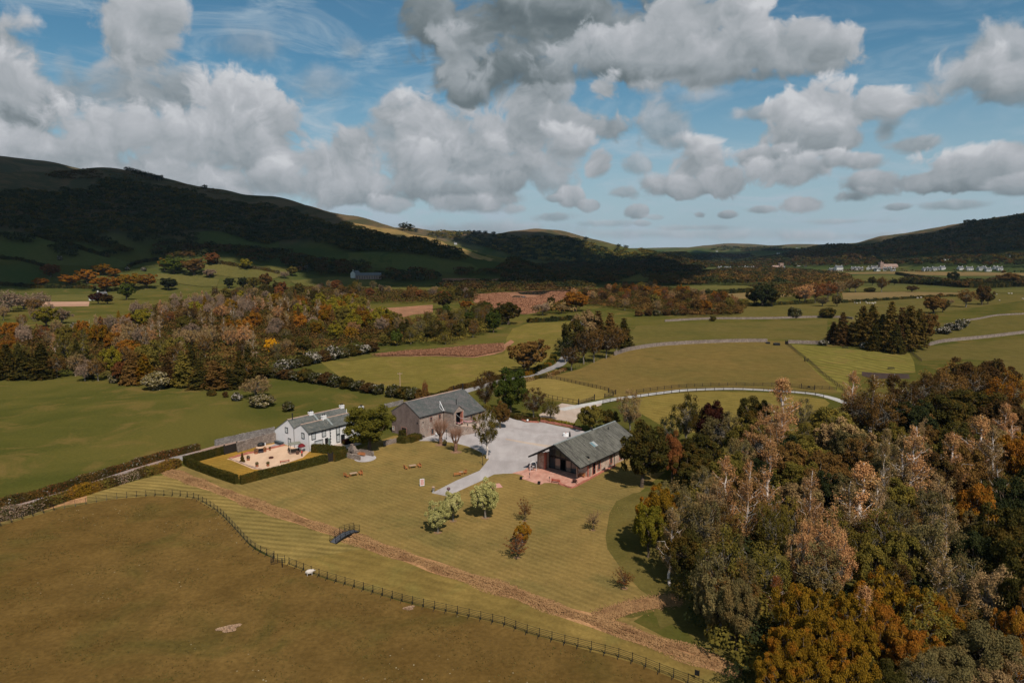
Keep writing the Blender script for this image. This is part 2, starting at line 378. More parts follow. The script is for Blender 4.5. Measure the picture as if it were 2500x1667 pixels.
def grass(name, a, b, c=None, stripe=None, fine=1.0, cover=.5, big=.02, spots=None, contrast=1.0):
    """turf: broad drifts of two or three colours, fine tufting, optional mowing stripes (direction, width, depth)"""
    m, t, out = new_mat(name)
    g = t.node('ShaderNodeNewGeometry'); pos = g.outputs['Position']
    a, b, c = [tuple(v * w_ for v, w_ in zip(q, (.93, .86, .92))) if q else None for q in (a, b, c)]
    f1 = t.maprange(t.noise(pos, big, 5.0, .62, .4).outputs['Fac'], .36, .64)
    col = t.mix(f1, c4(a), c4(b))
    if c:
        f2 = t.maprange(t.noise(t.vmath('ADD', pos, (431, 77, 0)).outputs[0], big * 2.3, 6.0, .6, .6).outputs['Fac'], .50, .70, 0, .8)
        col = t.mix(f2, col, c4(c))
    f3 = t.noise(pos, 1.6 * fine, 6.0, .72).outputs['Fac']
    k = t.maprange(f3, .30, .70, 1 - .22 * contrast, 1 + .22 * contrast, False)
    f4 = t.noise(pos, .22 * fine, 4.0, .6).outputs['Fac']
    k = t.math('MULTIPLY', k, t.maprange(f4, .3, .7, 1 - .14 * contrast, 1 + .14 * contrast, False))
    if stripe:
        ang, wd, dep = stripe
        wn = t.noise(pos, .06, 3.0, .5).outputs['Fac']
        d = t.vmath('DOT_PRODUCT', pos, (math.cos(ang), math.sin(ang), 0)).outputs['Value']
        d = t.math('MULTIPLY_ADD', wn, wd * 1.6, d)
        s = t.math('SINE', t.math('MULTIPLY', d, 2 * math.pi / wd))
        br = t.maprange(t.noise(pos, .12, 4.0, .6).outputs['Fac'], .3, .65, .35, 1.0)
        s = t.math('MULTIPLY', s, br)
        k = t.math('MULTIPLY', k, t.math('MULTIPLY_ADD', s, dep, 1.0))
        w2 = t.noise(t.vmath('MULTIPLY', pos, (1, 1, 1)).outputs[0], .5, 2.0).outputs['Fac']
    col = t.vmath('SCALE', col, scale=k).outputs[0]
    if spots:
        vo = t.node('ShaderNodeTexVoronoi'); t.inp(vo, 'Vector', pos); t.inp(vo, 'Scale', spots[1])
        fs = t.maprange(vo.outputs['Distance'], .05, .12, 1, 0)
        gate = t.maprange(t.noise(pos, .05, 3.0).outputs['Fac'], .5, .6)
        col = t.mix(t.math('MULTIPLY', fs, gate), col, c4(spots[0]))
    bs = t.node('ShaderNodeBsdfDiffuse'); t.l.new(col, bs.inputs[0]); bs.inputs[1].default_value = .6
    bp = t.node('ShaderNodeBump'); bp.inputs['Strength'].default_value = .55; bp.inputs['Distance'].default_value = .12
    t.l.new(f3, bp.inputs['Height']); t.l.new(bp.outputs[0], bs.inputs['Normal'])
    t.l.new(bs.outputs[0], out.inputs[0]); return m

# ------------------------------------------------------------------ the ground sheet
def terrain_sheet():
    rad = np.concatenate([[0, 25, 55, 90, 130, 180, 240, 320, 420, 520, 620, 700, 740],
                          np.arange(760, 1900, 9.0), np.arange(1900, 3400, 22.0), np.geomspace(3400, 8000, 70), [11000, 18000, 30000, 45000]])
    ang = np.concatenate([np.linspace(-58, 58, 620), np.linspace(62, 298, 60)])
    ang = np.radians(ang); nr, na = len(rad), len(ang)
    RR, AA = np.meshgrid(rad[1:], ang, indexing='ij')
    X = RR * np.sin(AA); Y = RR * np.cos(AA); Z = terrain(X, Y)
    Z[RR > 9000] = 0
    V = np.concatenate([[[0, 0, 0]], np.stack([X, Y, Z], -1).reshape(-1, 3)])
    F = []
    idx = 1 + np.arange((nr - 1) * na).reshape(nr - 1, na)
    a = idx[:-1, :]; b = idx[1:, :]
    q = np.stack([a, np.roll(a, -1, 1), np.roll(b, -1, 1), b], -1).reshape(-1, 4)
    o = mesh_np('ground', V, q[:, ::-1], smooth=True)
    # close the centre with a fan
    bm = bmesh.new(); bm.from_mesh(o.data); bm.verts.ensure_lookup_table()
    for j in range(na): bm.faces.new((bm.verts[0], bm.verts[1 + (j + 1) % na], bm.verts[1 + j]))
    bmesh.ops.recalc_face_normals(bm, faces=bm.faces)
    if bm.faces[0].normal.z < 0: bmesh.ops.reverse_faces(bm, faces=bm.faces)
    bm.to_mesh(o.data); bm.free()
    return o
ground = terrain_sheet(); tag(ground, kind='structure')
m, t, out = new_mat('ground_turf')
g = t.node('ShaderNodeNewGeometry'); pos = g.outputs['Position']; sp = t.node('ShaderNodeSeparateXYZ'); t.l.new(pos, sp.inputs[0])
fn = t.noise(pos, 1.3, 6.0, .72).outputs['Fac']
low_c = t.mix(t.maprange(t.noise(pos, .018, 5.0, .6, .5).outputs['Fac'], .38, .62), (.060, .061, .013, 1), (.096, .081, .019, 1))
low_c = t.mix(t.maprange(t.noise(pos, .05, 5.0, .65, .8).outputs['Fac'], .5, .68), low_c, (.130, .090, .026, 1))
far_c = t.mix(t.maprange(t.noise(pos, .0045, 5.0, .6, .6).outputs['Fac'], .45, .55), (.045, .060, .018, 1), (.080, .078, .024, 1))
moor = t.mix(t.maprange(t.noise(pos, .012, 6.0, .65, .8).outputs['Fac'], .42, .58), (.065, .060, .032, 1), (.125, .085, .048, 1))
col = t.mix(t.maprange(t.vmath('LENGTH', pos).outputs['Value'], 800, 1300), low_c, far_c)
hn = t.math('MULTIPLY_ADD', t.noise(pos, .01, 3.0).outputs['Fac'], 60, sp.outputs[2])
col = t.mix(t.maprange(hn, 80, 130), col, moor)
col = t.vmath('SCALE', col, scale=t.maprange(fn, .3, .7, .8, 1.2, False)).outputs[0]
bs = t.node('ShaderNodeBsdfDiffuse'); t.l.new(col, bs.inputs[0]); bs.inputs[1].default_value = .6
bp = t.node('ShaderNodeBump'); bp.inputs['Strength'].default_value = .5; bp.inputs['Distance'].default_value = .12
t.l.new(fn, bp.inputs['Height']); t.l.new(bp.outputs[0], bs.inputs['Normal'])
t.l.new(bs.outputs[0], out.inputs[0]); ground.data.materials.append(m)

def spline(pts, step=2.0, closed=False):
    """Catmull-Rom through world points"""
    P_ = [np.array(p[:2], float) for p in pts]
    if closed: P_ = [P_[-1]] + P_ + P_[:2]
    else: P_ = [2 * P_[0] - P_[1]] + P_ + [2 * P_[-1] - P_[-2]]
    out_ = []
    for i in range(1, len(P_) - 2):
        a, b, c, d = P_[i-1:i+3]; n = max(1, int(np.linalg.norm(c - b) / step))
        for k in range(n):
            t_ = k / n
            out_.append(.5 * ((2*b) + (-a+c)*t_ + (2*a-5*b+4*c-d)*t_**2 + (-a+3*b-3*c+d)*t_**3))
    if not closed: out_.append(P_[-2])
    return [(float(p[0]), float(p[1])) for p in out_]
def W_(conv, pts): return [P(*conv(*p)) for p in pts]
def ident(x, y): return (x, y)
def sheet(name, pts, z, mat, drape=False, label=None, step=25.0, wobble=0.0):
    """flat or draped patch of ground laid over the terrain"""
    if wobble:
        q = []
        for i in range(len(pts)):
            a = pts[i]; b = pts[(i+1) % len(pts)]; L = math.hypot(b[0]-a[0], b[1]-a[1]); n = max(1, int(L / 2.0))
            for k in range(n):
                t_ = k / n; nx, ny = (b[1]-a[1]) / L, -(b[0]-a[0]) / L; s_ = (rnd.random() - .5) * wobble
                q.append((a[0]+(b[0]-a[0])*t_+nx*s_, a[1]+(b[1]-a[1])*t_+ny*s_))
        pts = q
    bm = bmesh.new(); vs = [bm.verts.new((p[0], p[1], 0)) for p in pts]
    tri = mgeo.tessellate_polygon([[Vector((p[0], p[1], 0)) for p in pts]])
    for f in tri:
        try: bm.faces.new([vs[i] for i in f])
        except ValueError: pass
    if drape:
        for _ in range(12):
            es = [e for e in bm.edges if e.calc_length() > step]
            if not es: break
            bmesh.ops.subdivide_edges(bm, edges=es, cuts=1)
            bmesh.ops.triangulate(bm, faces=[f for f in bm.faces if len(f.verts) > 3])
        xs = np.array([v.co.x for v in bm.verts]); ys = np.array([v.co.y for v in bm.verts]); zs = terrain(xs, ys)
        for v, zz in zip(bm.verts, zs): v.co.z = zz + z
    else:
        for v in bm.verts: v.co.z = z
    bmesh.ops.recalc_face_normals(bm, faces=bm.faces)
    for f in bm.faces:
        if f.normal.z < 0: f.normal_flip()
    me = bpy.data.meshes.new(name); bm.to_mesh(me); bm.free(); me.materials.append(mat)
    o = obj(name, me); tag(o, kind='structure')
    if label: o['label'] = label
    return o
def ribbon(name, pts, width, z, mat, drape=False, wv=None):
    n = len(pts); V = []
    for i in range(n):
        a = pts[max(0, i-1)]; b = pts[min(n-1, i+1)]; L = math.hypot(b[0]-a[0], b[1]-a[1]) or 1
        nx, ny = (b[1]-a[1]) / L, -(b[0]-a[0]) / L
        w_ = (wv(i / (n-1)) if wv else width) * .5
        for s_ in (1, -1):
            x, y = pts[i][0]+nx*w_*s_, pts[i][1]+ny*w_*s_; V.append((x, y, (tz(x, y) if drape else 0) + z))
    F = [(2*i, 2*i+2, 2*i+3, 2*i+1) for i in range(n-1)]
    o = mesh_np(name, V, F, [mat])
    if o.data.polygons[0].normal.z < 0: o.data.flip_normals()
    return tag(o, kind='structure')
# ================================================================== ground sheets of the near and middle distance
TH = math.atan2(.785, .62)                                   # heading of every long wall of the farmstead
DX, DY = math.cos(TH), math.sin(TH)
M_brown = grass('brown_pasture_turf', (.115,.072,.019), (.138,.089,.025), (.088,.071,.018), fine=.8, big=.03, spots=((.42,.36,.24),.9), contrast=1.3)
M_lawn = grass('mown_lawn_turf', (.225,.160,.048), (.180,.137,.042), (.148,.124,.038), stripe=(TH, 1.35, .10), big=.04)
M_strip = grass('striped_verge_turf', (.230,.172,.050), (.182,.142,.042), stripe=(1.36, 1.75, .24), big=.05)
M_strip2 = grass('verge_turf', (.230,.165,.044), (.165,.120,.032), (.18,.15,.04), stripe=(1.1, 2.2, .10), big=.05)
M_garden = grass('garden_turf', (.30,.175,.030), (.23,.15,.028), stripe=(1.15, 1.3, .12), big=.08)
M_past = grass('pale_pasture_turf', (.160,.132,.030), (.138,.118,.026), (.20,.145,.04), big=.02)
M_right = grass('right_pasture_turf', (.165,.118,.034), (.138,.108,.030), (.108,.094,.026), big=.015)
M_rightb = grass('green_pasture_turf', (.108,.096,.024), (.130,.106,.030), (.088,.086,.022), big=.015)
M_paddock = grass('mown_paddock_turf', (.225,.170,.046), (.19,.15,.038), stripe=(1.15, 3.0, .12), big=.04)
M_upper = grass('striped_paddock_turf', (.170,.150,.034), (.145,.132,.028), (.19,.135,.04), stripe=(.35, 5.5, .22), big=.03)
M_curve = grass('curved_field_turf', (.195,.150,.036), (.165,.135,.032), stripe=(.95, 3.2, .13), big=.03)
M_unmown = grass('wood_floor_turf', (.125,.104,.028), (.090,.082,.020), (.13,.10,.026), big=.06)  # darker grass left unmown along the wood
M_ditch = grass('ditch_turf', (.36,.20,.088), (.42,.25,.11), (.26,.15,.06), fine=1.6, big=.3, contrast=1.6)
M_reed = grass('reed_turf', (.30,.160,.085), (.24,.130,.070), (.19,.12,.06), fine=.5, big=.03, contrast=1.5)
M_reedpale = grass('pale_reed_turf', (.42,.27,.17), (.34,.21,.13), fine=.5, big=.03)
M_hillg = grass('hill_pasture_turf', (.075,.095,.026), (.095,.100,.028), big=.01)
M_hillgold = grass('golden_hill_turf', (.29,.20,.075), (.22,.165,.060), (.17,.15,.05), big=.012)
M_midgreen = grass('valley_pasture_turf', (.120,.110,.030), (.092,.092,.024), big=.01)
M_midtan = grass('valley_stubble_turf', (.21,.15,.060), (.17,.13,.05), big=.01)
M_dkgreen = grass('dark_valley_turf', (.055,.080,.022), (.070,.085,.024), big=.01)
M_soil = simple('dark_soil', (.055,.030,.020), .95, .4, .6)

def gravel(name, a, b, sc=6.0):
    m, t, out = new_mat(name); g = t.node('ShaderNodeNewGeometry'); pos = g.outputs['Position']
    f = t.maprange(t.noise(pos, .12, 5.0, .6, .6).outputs['Fac'], .35, .65)
    col = t.mix(f, c4(a), c4(b))
    n = t.noise(pos, sc, 5.0, .75).outputs['Fac']
    tr = t.noise(t.vmath('MULTIPLY', pos, (.5, .12, 1)).outputs[0], .9, 4.0, .6).outputs['Fac']
    k = t.math('MULTIPLY', t.maprange(n, .3, .7, .86, 1.14, False), t.maprange(tr, .35, .65, .93, 1.06))
    col = t.vmath('SCALE', col, scale=k).outputs[0]
    b_ = t.node('ShaderNodeBsdfDiffuse'); t.l.new(col, b_.inputs[0]); b_.inputs[1].default_value = .8
    bp = t.node('ShaderNodeBump'); bp.inputs['Strength'].default_value = .3; bp.inputs['Distance'].default_value = .04
    t.l.new(n, bp.inputs['Height']); t.l.new(bp.outputs[0], b_.inputs['Normal'])
    t.l.new(b_.outputs[0], out.inputs[0]); return m
M_gravel = gravel('pale_gravel', (.30,.265,.255), (.355,.32,.31))
M_gravelb = gravel('sandy_gravel', (.36,.275,.22), (.40,.32,.265))
M_court = gravel('orange_gravel', (.475,.315,.21), (.53,.365,.25), 9.0)
M_asph = gravel('asphalt_lane', (.20,.185,.18), (.25,.23,.22), 9.0)
M_lanebr = gravel('worn_lane', (.26,.17,.13), (.22,.19,.18), 4.0)
M_track = gravel('white_track_stone', (.36,.335,.32), (.42,.40,.38))

# left green field is the base ground. everything below the estate fence is rough brown pasture
FENCE_L = W_(Z5, [(-60,516),(0,500),(90,472),(200,440),(300,412),(390,396),(520,371),(640,353),(750,344),(860,341),(960,346),(1020,358),(1060,378),(1110,408),(1150,438),(1190,478),(1240,532),(1280,577),(1330,622),(1385,652),(1432,668)])
FENCE_R = W_(Z5, [(1510,702),(1600,738),(1700,775),(1800,805),(1900,835),(2000,865),(2100,895),(2200,920),(2340,950)]) + \
          W_(Z6, [(-60,1062),(0,1085),(170,1145),(320,1185),(550,1245),(780,1302),(940,1345),(1090,1395),(1330,1490),(1500,1555),(1640,1610),(1800,1680)])
fl = spline(FENCE_L, 2.0); fr = spline(FENCE_R, 2.0)
sheet('pasture', fl + fr + [P(1850,1760), (70, 20), (0, -20), (-90, 10), P(-300,1700), P(-120,1320)], .004, M_brown, label='rough brown pasture in front of the metal fence')
DITCH = W_(Z5, [(880,215),(1000,262),(1200,335),(1400,412),(1600,482),(1740,528),(1860,570),(2000,622),(2200,688),(2352,742)]) + \
        W_(Z6, [(80,800),(200,850),(450,945),(700,1015),(830,1060),(1100,1160),(1400,1262),(1700,1362),(1850,1425),(2000,1500)])
dl = spline(DITCH, 1.5)
nd = len(dl); isplit = next(i for i, p in enumerate(dl) if pix(p[0], p[1], 0)[0] > 850)
HEDGE_END = W_(ZN, [(1780,498)])
sheet('verge', W_(ZN, [(0,1010),(320,930),(640,815),(960,712),(1300,610),(1700,505),(1790,497)]) + dl[::6] + [P(1900,1760)] + fr[::-4] + fl[::-4], .008, M_strip, label='striped mown verge between metal fence and ditch')
sheet('verge', dl[isplit + 4::6] + [P(1900,1760)] + fr[::-4][:-1] + [P(*Z5(1460,690))], .012, M_strip2, label='paler verge by the lower fence')
sheet('verge', W_(ZN, [(-60,1040),(0,1000),(340,915),(620,815),(960,715),(960,790),(700,830),(400,905),(0,1020)]), .016, M_ditch, label='bare earth verge under the hedge')
LAWN = [P(*ZN(2350,560)), P(*ZN(1850,500)), P(*ZN(1980,400)), P(*ZA(180,930)), P(*ZA(720,1110)), P(*ZA(1680,860))] + \
       W_(ZB, [(-40,740),(100,690),(240,640),(500,620),(900,640),(1300,800),(1400,860),(2000,860),(2400,780)]) + \
       W_(ZP, [(330,500),(450,520),(300,640),(215,700),(190,830),(230,930),(330,1040),(400,1100),(420,1180),(300,1260)]) + dl[::-6]
sheet('lawn', LAWN[:-1], .010, M_lawn, label='striped mown lawn of the farmstead')
sheet('wood_floor', W_(ZP, [(215,600),(330,590),(440,600),(300,620),(215,660),(180,720),(160,840),(170,900),(240,1000),(330,1100),(420,1160),(400,1230),(560,1310),(700,1420),(780,1568),(1000,1700),(2300,1700),(2500,900),(2300,300),(2200,0),(1700,60),(1300,200),(900,330),(560,420),(460,560)]), .020, M_unmown, label='grassy floor under the wood')
# gravel yard, path, patio, courtyard
YARD = W_(ZB, [(605,1188),(840,1068),(1060,975),(1110,915),(1150,862),(1130,830),(1060,790),(950,742),(850,716),(760,700),(620,690),(490,690),(380,640),(500,620),(600,560),(900,470),(1130,420),(1262,452),(1400,478),(1500,512),(1600,515),(1650,510),(1800,545),(1960,575),(2080,600),(2200,560),(2352,480),(2352,700),(1900,800),(1720,900),(1640,960),(1500,985),(1400,1001),(1290,1003),(1200,1010),(1060,1080),(870,1165),(755,1220)])
sheet('gravel_yard', YARD, .014, M_gravel, label='pale gravel yard and path')
sheet('gravel_yard', W_(ZB, [(1660,486),(1630,440),(1700,400),(1850,330),(2010,352),(2060,340),(2160,330),(2230,310),(2230,345),(2140,380),(2060,430),(2000,470),(1965,522),(1800,505)]), .018, M_gravelb, label='sandy gravel yard beyond the shrubs')
sheet('gravel_yard', W_(ZB, [(1310,665),(1480,695),(1760,735),(1700,752),(1480,712),(1310,678)]), .018, M_gravelb, label='sandy strip across the gravel')
PATIO = W_(ZE, [(0,1212),(120,1235),(235,1275),(190,1300),(200,1325),(540,1437),(615,1400),(750,1398),(900,1420),(1150,1500),(1380,1385),(1460,1345),(1975,1075),(1900,1040),(1450,1230),(1230,1240),(665,1040),(480,1040),(440,1085),(300,1105),(230,1155)])
def flag_mat():
    m, t, out = new_mat('sandstone_flags'); g = t.node('ShaderNodeNewGeometry')
    rot = t.node('ShaderNodeMapping'); rot.inputs['Rotation'].default_value = (0, 0, -TH); t.l.new(g.outputs['Position'], rot.inputs[0])
    br = t.node('ShaderNodeTexBrick'); t.l.new(rot.outputs[0], br.inputs[0]); br.offset = .5
    t.inp(br, 'Color1', (.50,.22,.155,1)); t.inp(br, 'Color2', (.62,.33,.24,1)); t.inp(br, 'Mortar', (.40,.22,.16,1))
    t.inp(br, 'Scale', 1.0); t.inp(br, 'Mortar Size', .02); t.inp(br, 'Brick Width', 1.1); t.inp(br, 'Row Height', .6)
    n = t.noise(g.outputs['Position'], .5, 5.0, .65).outputs['Fac']
    col = t.vmath('SCALE', br.outputs[0], scale=t.maprange(n, .3, .7, .82, 1.18, False)).outputs[0]
    b = t.node('ShaderNodeBsdfPrincipled'); t.l.new(col, b.inputs['Base Color']); b.inputs['Roughness'].default_value = .8
    t.l.new(b.outputs[0], out.inputs[0]); return m
M_flags = flag_mat()
sheet('patio', PATIO, .030, M_flags, label='red sandstone patio in front of the glass gable')
GARDEN = W_(ZA, [(240,890),(330,880),(580,815),(700,790),(890,720),(1070,700),(1395,760),(1580,835),(1200,960),(730,1060)])
sheet('garden_lawn', GARDEN, .018, M_garden, label='golden lawn inside the clipped hedge')
sheet('garden_lawn', W_(ZA, [(1420,770),(1500,745),(1740,745),(1745,850),(1600,850)]), .018, M_garden, label='small lawn by the farmhouse door')
COURT = W_(ZA, [(600,866),(740,830),(890,780),(880,745),(1075,715),(1160,735),(1230,745),(1395,792),(1330,850),(1100,930),(945,965),(850,960),(640,872)])
sheet('courtyard', COURT, .024, M_court, label='orange gravel courtyard')
sheet('terrace', W_(ZA, [(1000,752),(1075,715),(1150,730),(1100,748)]), .03, M_gravel, label='pale paved corner by the storage box')
sheet('path', W_(ZA, [(1500,745),(1720,690),(1900,715),(1740,770),(1640,755),(1560,750)]), .026, M_gravelb, label='stone path to the farmhouse doors')
# lanes
LANE = W_(ZN, [(-300,960),(-60,885),(0,868),(330,785),(660,690),(1000,580),(1300,480),(1600,390),(1900,320),(2050,285),(2352,200)]) + W_(ZA, [(560,735),(800,680),(1060,625)])
ribbon('lane', spline(LANE, 3), 3.4, .012, M_lanebr)
ribbon('lane', spline(W_(ZN, [(1850,345),(1960,325),(2060,305)]), 1), 3.6, .020, M_asph)
ROAD = W_(ZR, [(-900,1450),(-500,1330),(-100,1210),(100,1150),(500,1040),(760,985),(960,950),(1160,905),(1350,840),(1560,765),(1700,700),(1780,600)]) + W_(Z2, [(1440,905),(1500,840),(1480,760),(1400,720)])
ribbon('road', spline(ROAD, 3), 4.6, .012, M_asph)
TRACK = W_(Z7, [(60,690),(200,662),(340,636),(480,608),(650,585),(800,565),(1000,543),(1200,534),(1400,531),(1600,539),(1780,550),(1950,564),(2080,586),(2200,622),(2400,700)])
ribbon('track', spline(TRACK, 3), 3.4, .026, M_track)
# right-hand fields
PAD1 = W_(ZB, [(1480,128),(1620,95),(1800,100),(2050,160),(2300,215),(2352,235),(2280,275),(2160,300),(2010,345),(1660,270),(1480,210)])
sheet('paddock', PAD1, .010, M_paddock, label='small mown paddock behind the dark fence')
RF1 = W_(Z7, [(-60,445),(20,425),(200,380),(330,320),(470,262),(640,215),(900,190),(1200,166),(1500,160),(1790,165),(1930,300),(2150,480),(2240,560),(2100,560),(1800,548),(1400,528),(1100,538),(800,562),(500,600),(330,560),(160,490),(-60,470)])
sheet('field', RF1, .004, M_right, label='brownish green field behind the white track')
sheet('field', W_(Z7, [(480,262),(640,208),(900,182),(1200,158),(1500,152),(1780,155),(2030,165),(2100,120),(2100,0),(1500,20),(1000,30),(640,50),(560,150)]), .006, M_rightb, label='greener field beyond the curved stone wall')
RF3 = W_(Z3, [(-100,620),(300,600),(850,590),(1100,590),(1250,620),(1700,700),(1800,740),(2352,690),(2600,690),(2600,560),(2352,568),(2000,600),(1750,640),(1740,560),(1900,545),(2352,480),(2352,430),(1500,450),(1000,500),(600,520),(300,560)])
sheet('field', RF3, .008, M_rightb, label='green sheep field with scattered thorn trees')
sheet('field', W_(Z3, [(1190,432),(1200,490),(1450,475),(1720,460),(1980,450),(2000,432),(1600,425)]), .30, M_midtan, label='tan strip field beyond the sheep')
sheet('field', W_(Z3, [(1240,400),(1240,425),(1600,425),(2000,430),(2600,440),(2600,390),(2100,410),(1500,385)]), .26, M_midgreen, True, label='pale field before the village hedge', step=40)
sheet('field', W_(Z3, [(220,390),(560,385),(650,400),(640,425),(230,425)]), .26, M_midgreen, True, label='bright green strip behind the copse', step=40)
sheet('field', W_(Z3, [(230,440),(600,430),(900,440),(880,455),(600,470),(230,470)]), .26, M_midtan, True, label='tan strip behind the copse', step=40)
sheet('field', W_(Z3, [(1190,335),(1300,318),(1520,320),(1830,345),(1850,365),(1300,365)]), .30, M_midgreen, True, label='strip field below the village', step=40)
sheet('field', W_(Z3, [(1000,300),(1500,295),(2100,300),(2600,300),(2600,322),(1900,325),(1450,310),(1000,312)]), .34, M_midtan, True, label='narrow tan field at the village edge', step=40)
sheet('field', W_(Z7, [(640,600),(900,568),(1200,552),(1600,556),(1800,570),(2080,610),(2120,640),(2000,760),(1500,900),(900,850),(640,700)]), .012, M_curve, label='striped field below the white track')
sheet('paddock', W_(Z3, [(865,758),(1000,768),(1200,785),(1400,805),(1620,815),(1650,870),(1660,940),(1230,950),(1240,1080),(1160,1060),(1020,930),(940,850)]), .012, M_upper, label='striped paddock below the larch clump')
sheet('field', W_(Z3, [(1650,800),(1750,770),(2352,720),(2600,720),(2600,1100),(2300,1000),(2100,860),(1800,850),(1690,865)]), .010, M_rightb, label='green field right of the larch clump')
sheet('flower_bed', W_(ZH, [(800,812),(960,825),(1250,835),(1260,880),(900,880),(800,850)]), .03, M_soil, label='dark dug bed at the edge of the striped paddock')
sheet('field', W_(Z6, [(830,960),(900,930),(1100,880),(1400,800),(1600,900),(1500,1000),(1300,1100),(1250,940),(1050,1000)]), .022, M_unmown)
# pasture beyond the thorn hedge and the marsh
sheet('field', W_(Z2, [(-200,985),(0,1000),(150,975),(400,965),(800,975),(1000,950),(1010,850),(1050,790),(1150,755),(1400,745),(1480,740),(1380,870),(1300,960),(1180,1060),(900,1090),(560,1200),(470,1240),(250,1190),(-50,1100)]), .006, M_past, label='pale pasture beyond the thorn hedge')
sheet('marsh', W_(Z2, [(150,968),(380,940),(560,930),(700,915),(860,900),(990,893),(1040,860),(1060,875),(990,935),(930,955),(800,975),(560,965),(400,968)]), .04, M_reed, label='strip of russet reeds along the wood')
sheet('marsh', W_(Z2, [(800,570),(1060,555),(1420,540),(1400,600),(1250,650),(1200,690),(1120,700),(900,660),(800,620)]), .10, M_reed, True, label='russet reed marsh with pools', step=40)
sheet('marsh', W_(Z2, [(80,670),(300,655),(540,638),(540,690),(420,700),(290,735),(90,735),(-80,730)]), .10, M_reed, True, label='russet reed bed in the wood', step=40)
sheet('marsh', W_(Z2, [(600,470),(900,478),(1250,468),(1250,480),(1100,492),(980,500),(720,515),(600,510)]), .30, M_reed, True, label='far russet reed bed', step=30)
M_water, t, out = new_mat('marsh_water'); b = t.node('ShaderNodeBsdfPrincipled'); b.inputs['Base Color'].default_value = (.02,.025,.03,1); b.inputs['Roughness'].default_value = .05
t.l.new(b.outputs[0], out.inputs[0])
sheet('pool', W_(Z2, [(1040,590),(1060,580),(1130,585),(1150,605),(1080,603),(1045,600)]), .35, M_water, True, label='marsh pool')
sheet('pool', W_(Z2, [(1080,560),(1250,550),(1430,548),(1400,566),(1330,580),(1100,572)]), .35, M_water, True, label='marsh channel')
sheet('field', W_(Z9, [(180,500),(1050,505),(1320,500),(1330,570),(1060,590),(560,605),(200,600)]), .006, M_midgreen, label='meadow behind the left wood')
sheet('marsh', W_(Z9, [(340,620),(560,612),(980,608),(970,660),(600,665),(360,660)]), .03, M_reedpale, label='pale orange stubble strip')
sheet('field', W_(Z9, [(560,860),(700,800),(1050,785),(1010,830),(880,900),(600,900)]), .006, M_midgreen, label='small clearing in the left wood')
# hill and valley fields, draped
for nm, conv, pts, mt in [
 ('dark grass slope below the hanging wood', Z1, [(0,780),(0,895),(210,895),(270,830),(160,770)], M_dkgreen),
 ('hill pasture above the orange oaks', Z1, [(0,560),(330,590),(560,650),(760,745),(1010,790),(700,800),(560,780),(330,780),(0,740)], M_hillg),
 ('sunlit hill pasture beside the oaks', Z1, [(1000,830),(1180,845),(1400,870),(1380,915),(1280,915),(1000,870)], M_midgreen),
 ('sunlit strip above the thorn hedge', Z1, [(1310,775),(1420,770),(1600,790),(1830,790),(1830,840),(1750,865),(1500,860),(1300,830)], M_midgreen),
 ('green pasture left of the stone farm', Z1, [(1850,880),(2100,855),(2400,870),(2400,930),(2000,930)], M_midgreen),
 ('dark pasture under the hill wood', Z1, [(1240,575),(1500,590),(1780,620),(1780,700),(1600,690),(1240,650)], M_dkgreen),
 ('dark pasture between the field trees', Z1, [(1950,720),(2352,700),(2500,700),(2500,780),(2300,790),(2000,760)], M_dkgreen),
 ('dark hill pasture with a gully', Z2, [(0,310),(90,310),(600,345),(790,380),(850,420),(700,440),(450,430),(0,400)], M_hillg),
 ('sunlit golden spur of the hill', Z2, [(30,118),(110,132),(200,150),(400,192),(600,238),(740,285),(840,325),(940,352),(900,362),(800,345),(680,285),(500,240),(430,212),(330,222),(200,172),(60,150)], M_hillgold),
 ('pale strip under the knoll', Z2, [(870,330),(1000,335),(1160,380),(1100,385),(960,370),(880,350)], M_midgreen),
 ('sunlit strip on the far slope', Z2, [(1780,325),(1950,332),(2130,358),(2130,375),(1960,350),(1800,338)], M_midgreen),
 ('dark meadow beyond the marsh', Z2, [(1620,370),(1760,380),(1750,395),(1620,385)], M_midgreen),
 ('flat green meadow in the valley', Z2, [(1690,470),(1900,440),(2300,445),(2300,500),(1900,495),(1690,490)], M_midgreen),
 ('green strip left of the valley copse', Z2, [(2180,525),(2352,515),(2352,560),(2190,555)], M_midgreen),
 ('valley floor by the village', Z3, [(60,325),(350,295),(700,290),(700,315),(200,340)], M_dkgreen),
 ('hill field above the village', Z3, [(1420,180),(1600,170),(1590,205),(1450,215)], M_midgreen),
 ('small field on the right hill', Z3, [(1810,130),(1880,120),(1880,165),(1800,170)], M_midgreen),
 ('green field at the foot of the right hill', Z3, [(2130,185),(2250,170),(2352,165),(2352,190),(2200,200)], M_midgreen),
 ('far green fields', Z3, [(470,228),(580,225),(560,262),(480,262)], M_midgreen),
 ('far pale fields', Z3, [(280,180),(450,185),(460,215),(300,212)], M_dkgreen),
 ('far pasture on the skyline', Z3, [(640,150),(800,140),(820,165),(660,172)], M_hillg),
]:
    _zo = globals().get('_zo', .5) + .04
    sheet('field', W_(conv, pts), _zo, mt, True, label=nm, step=30)
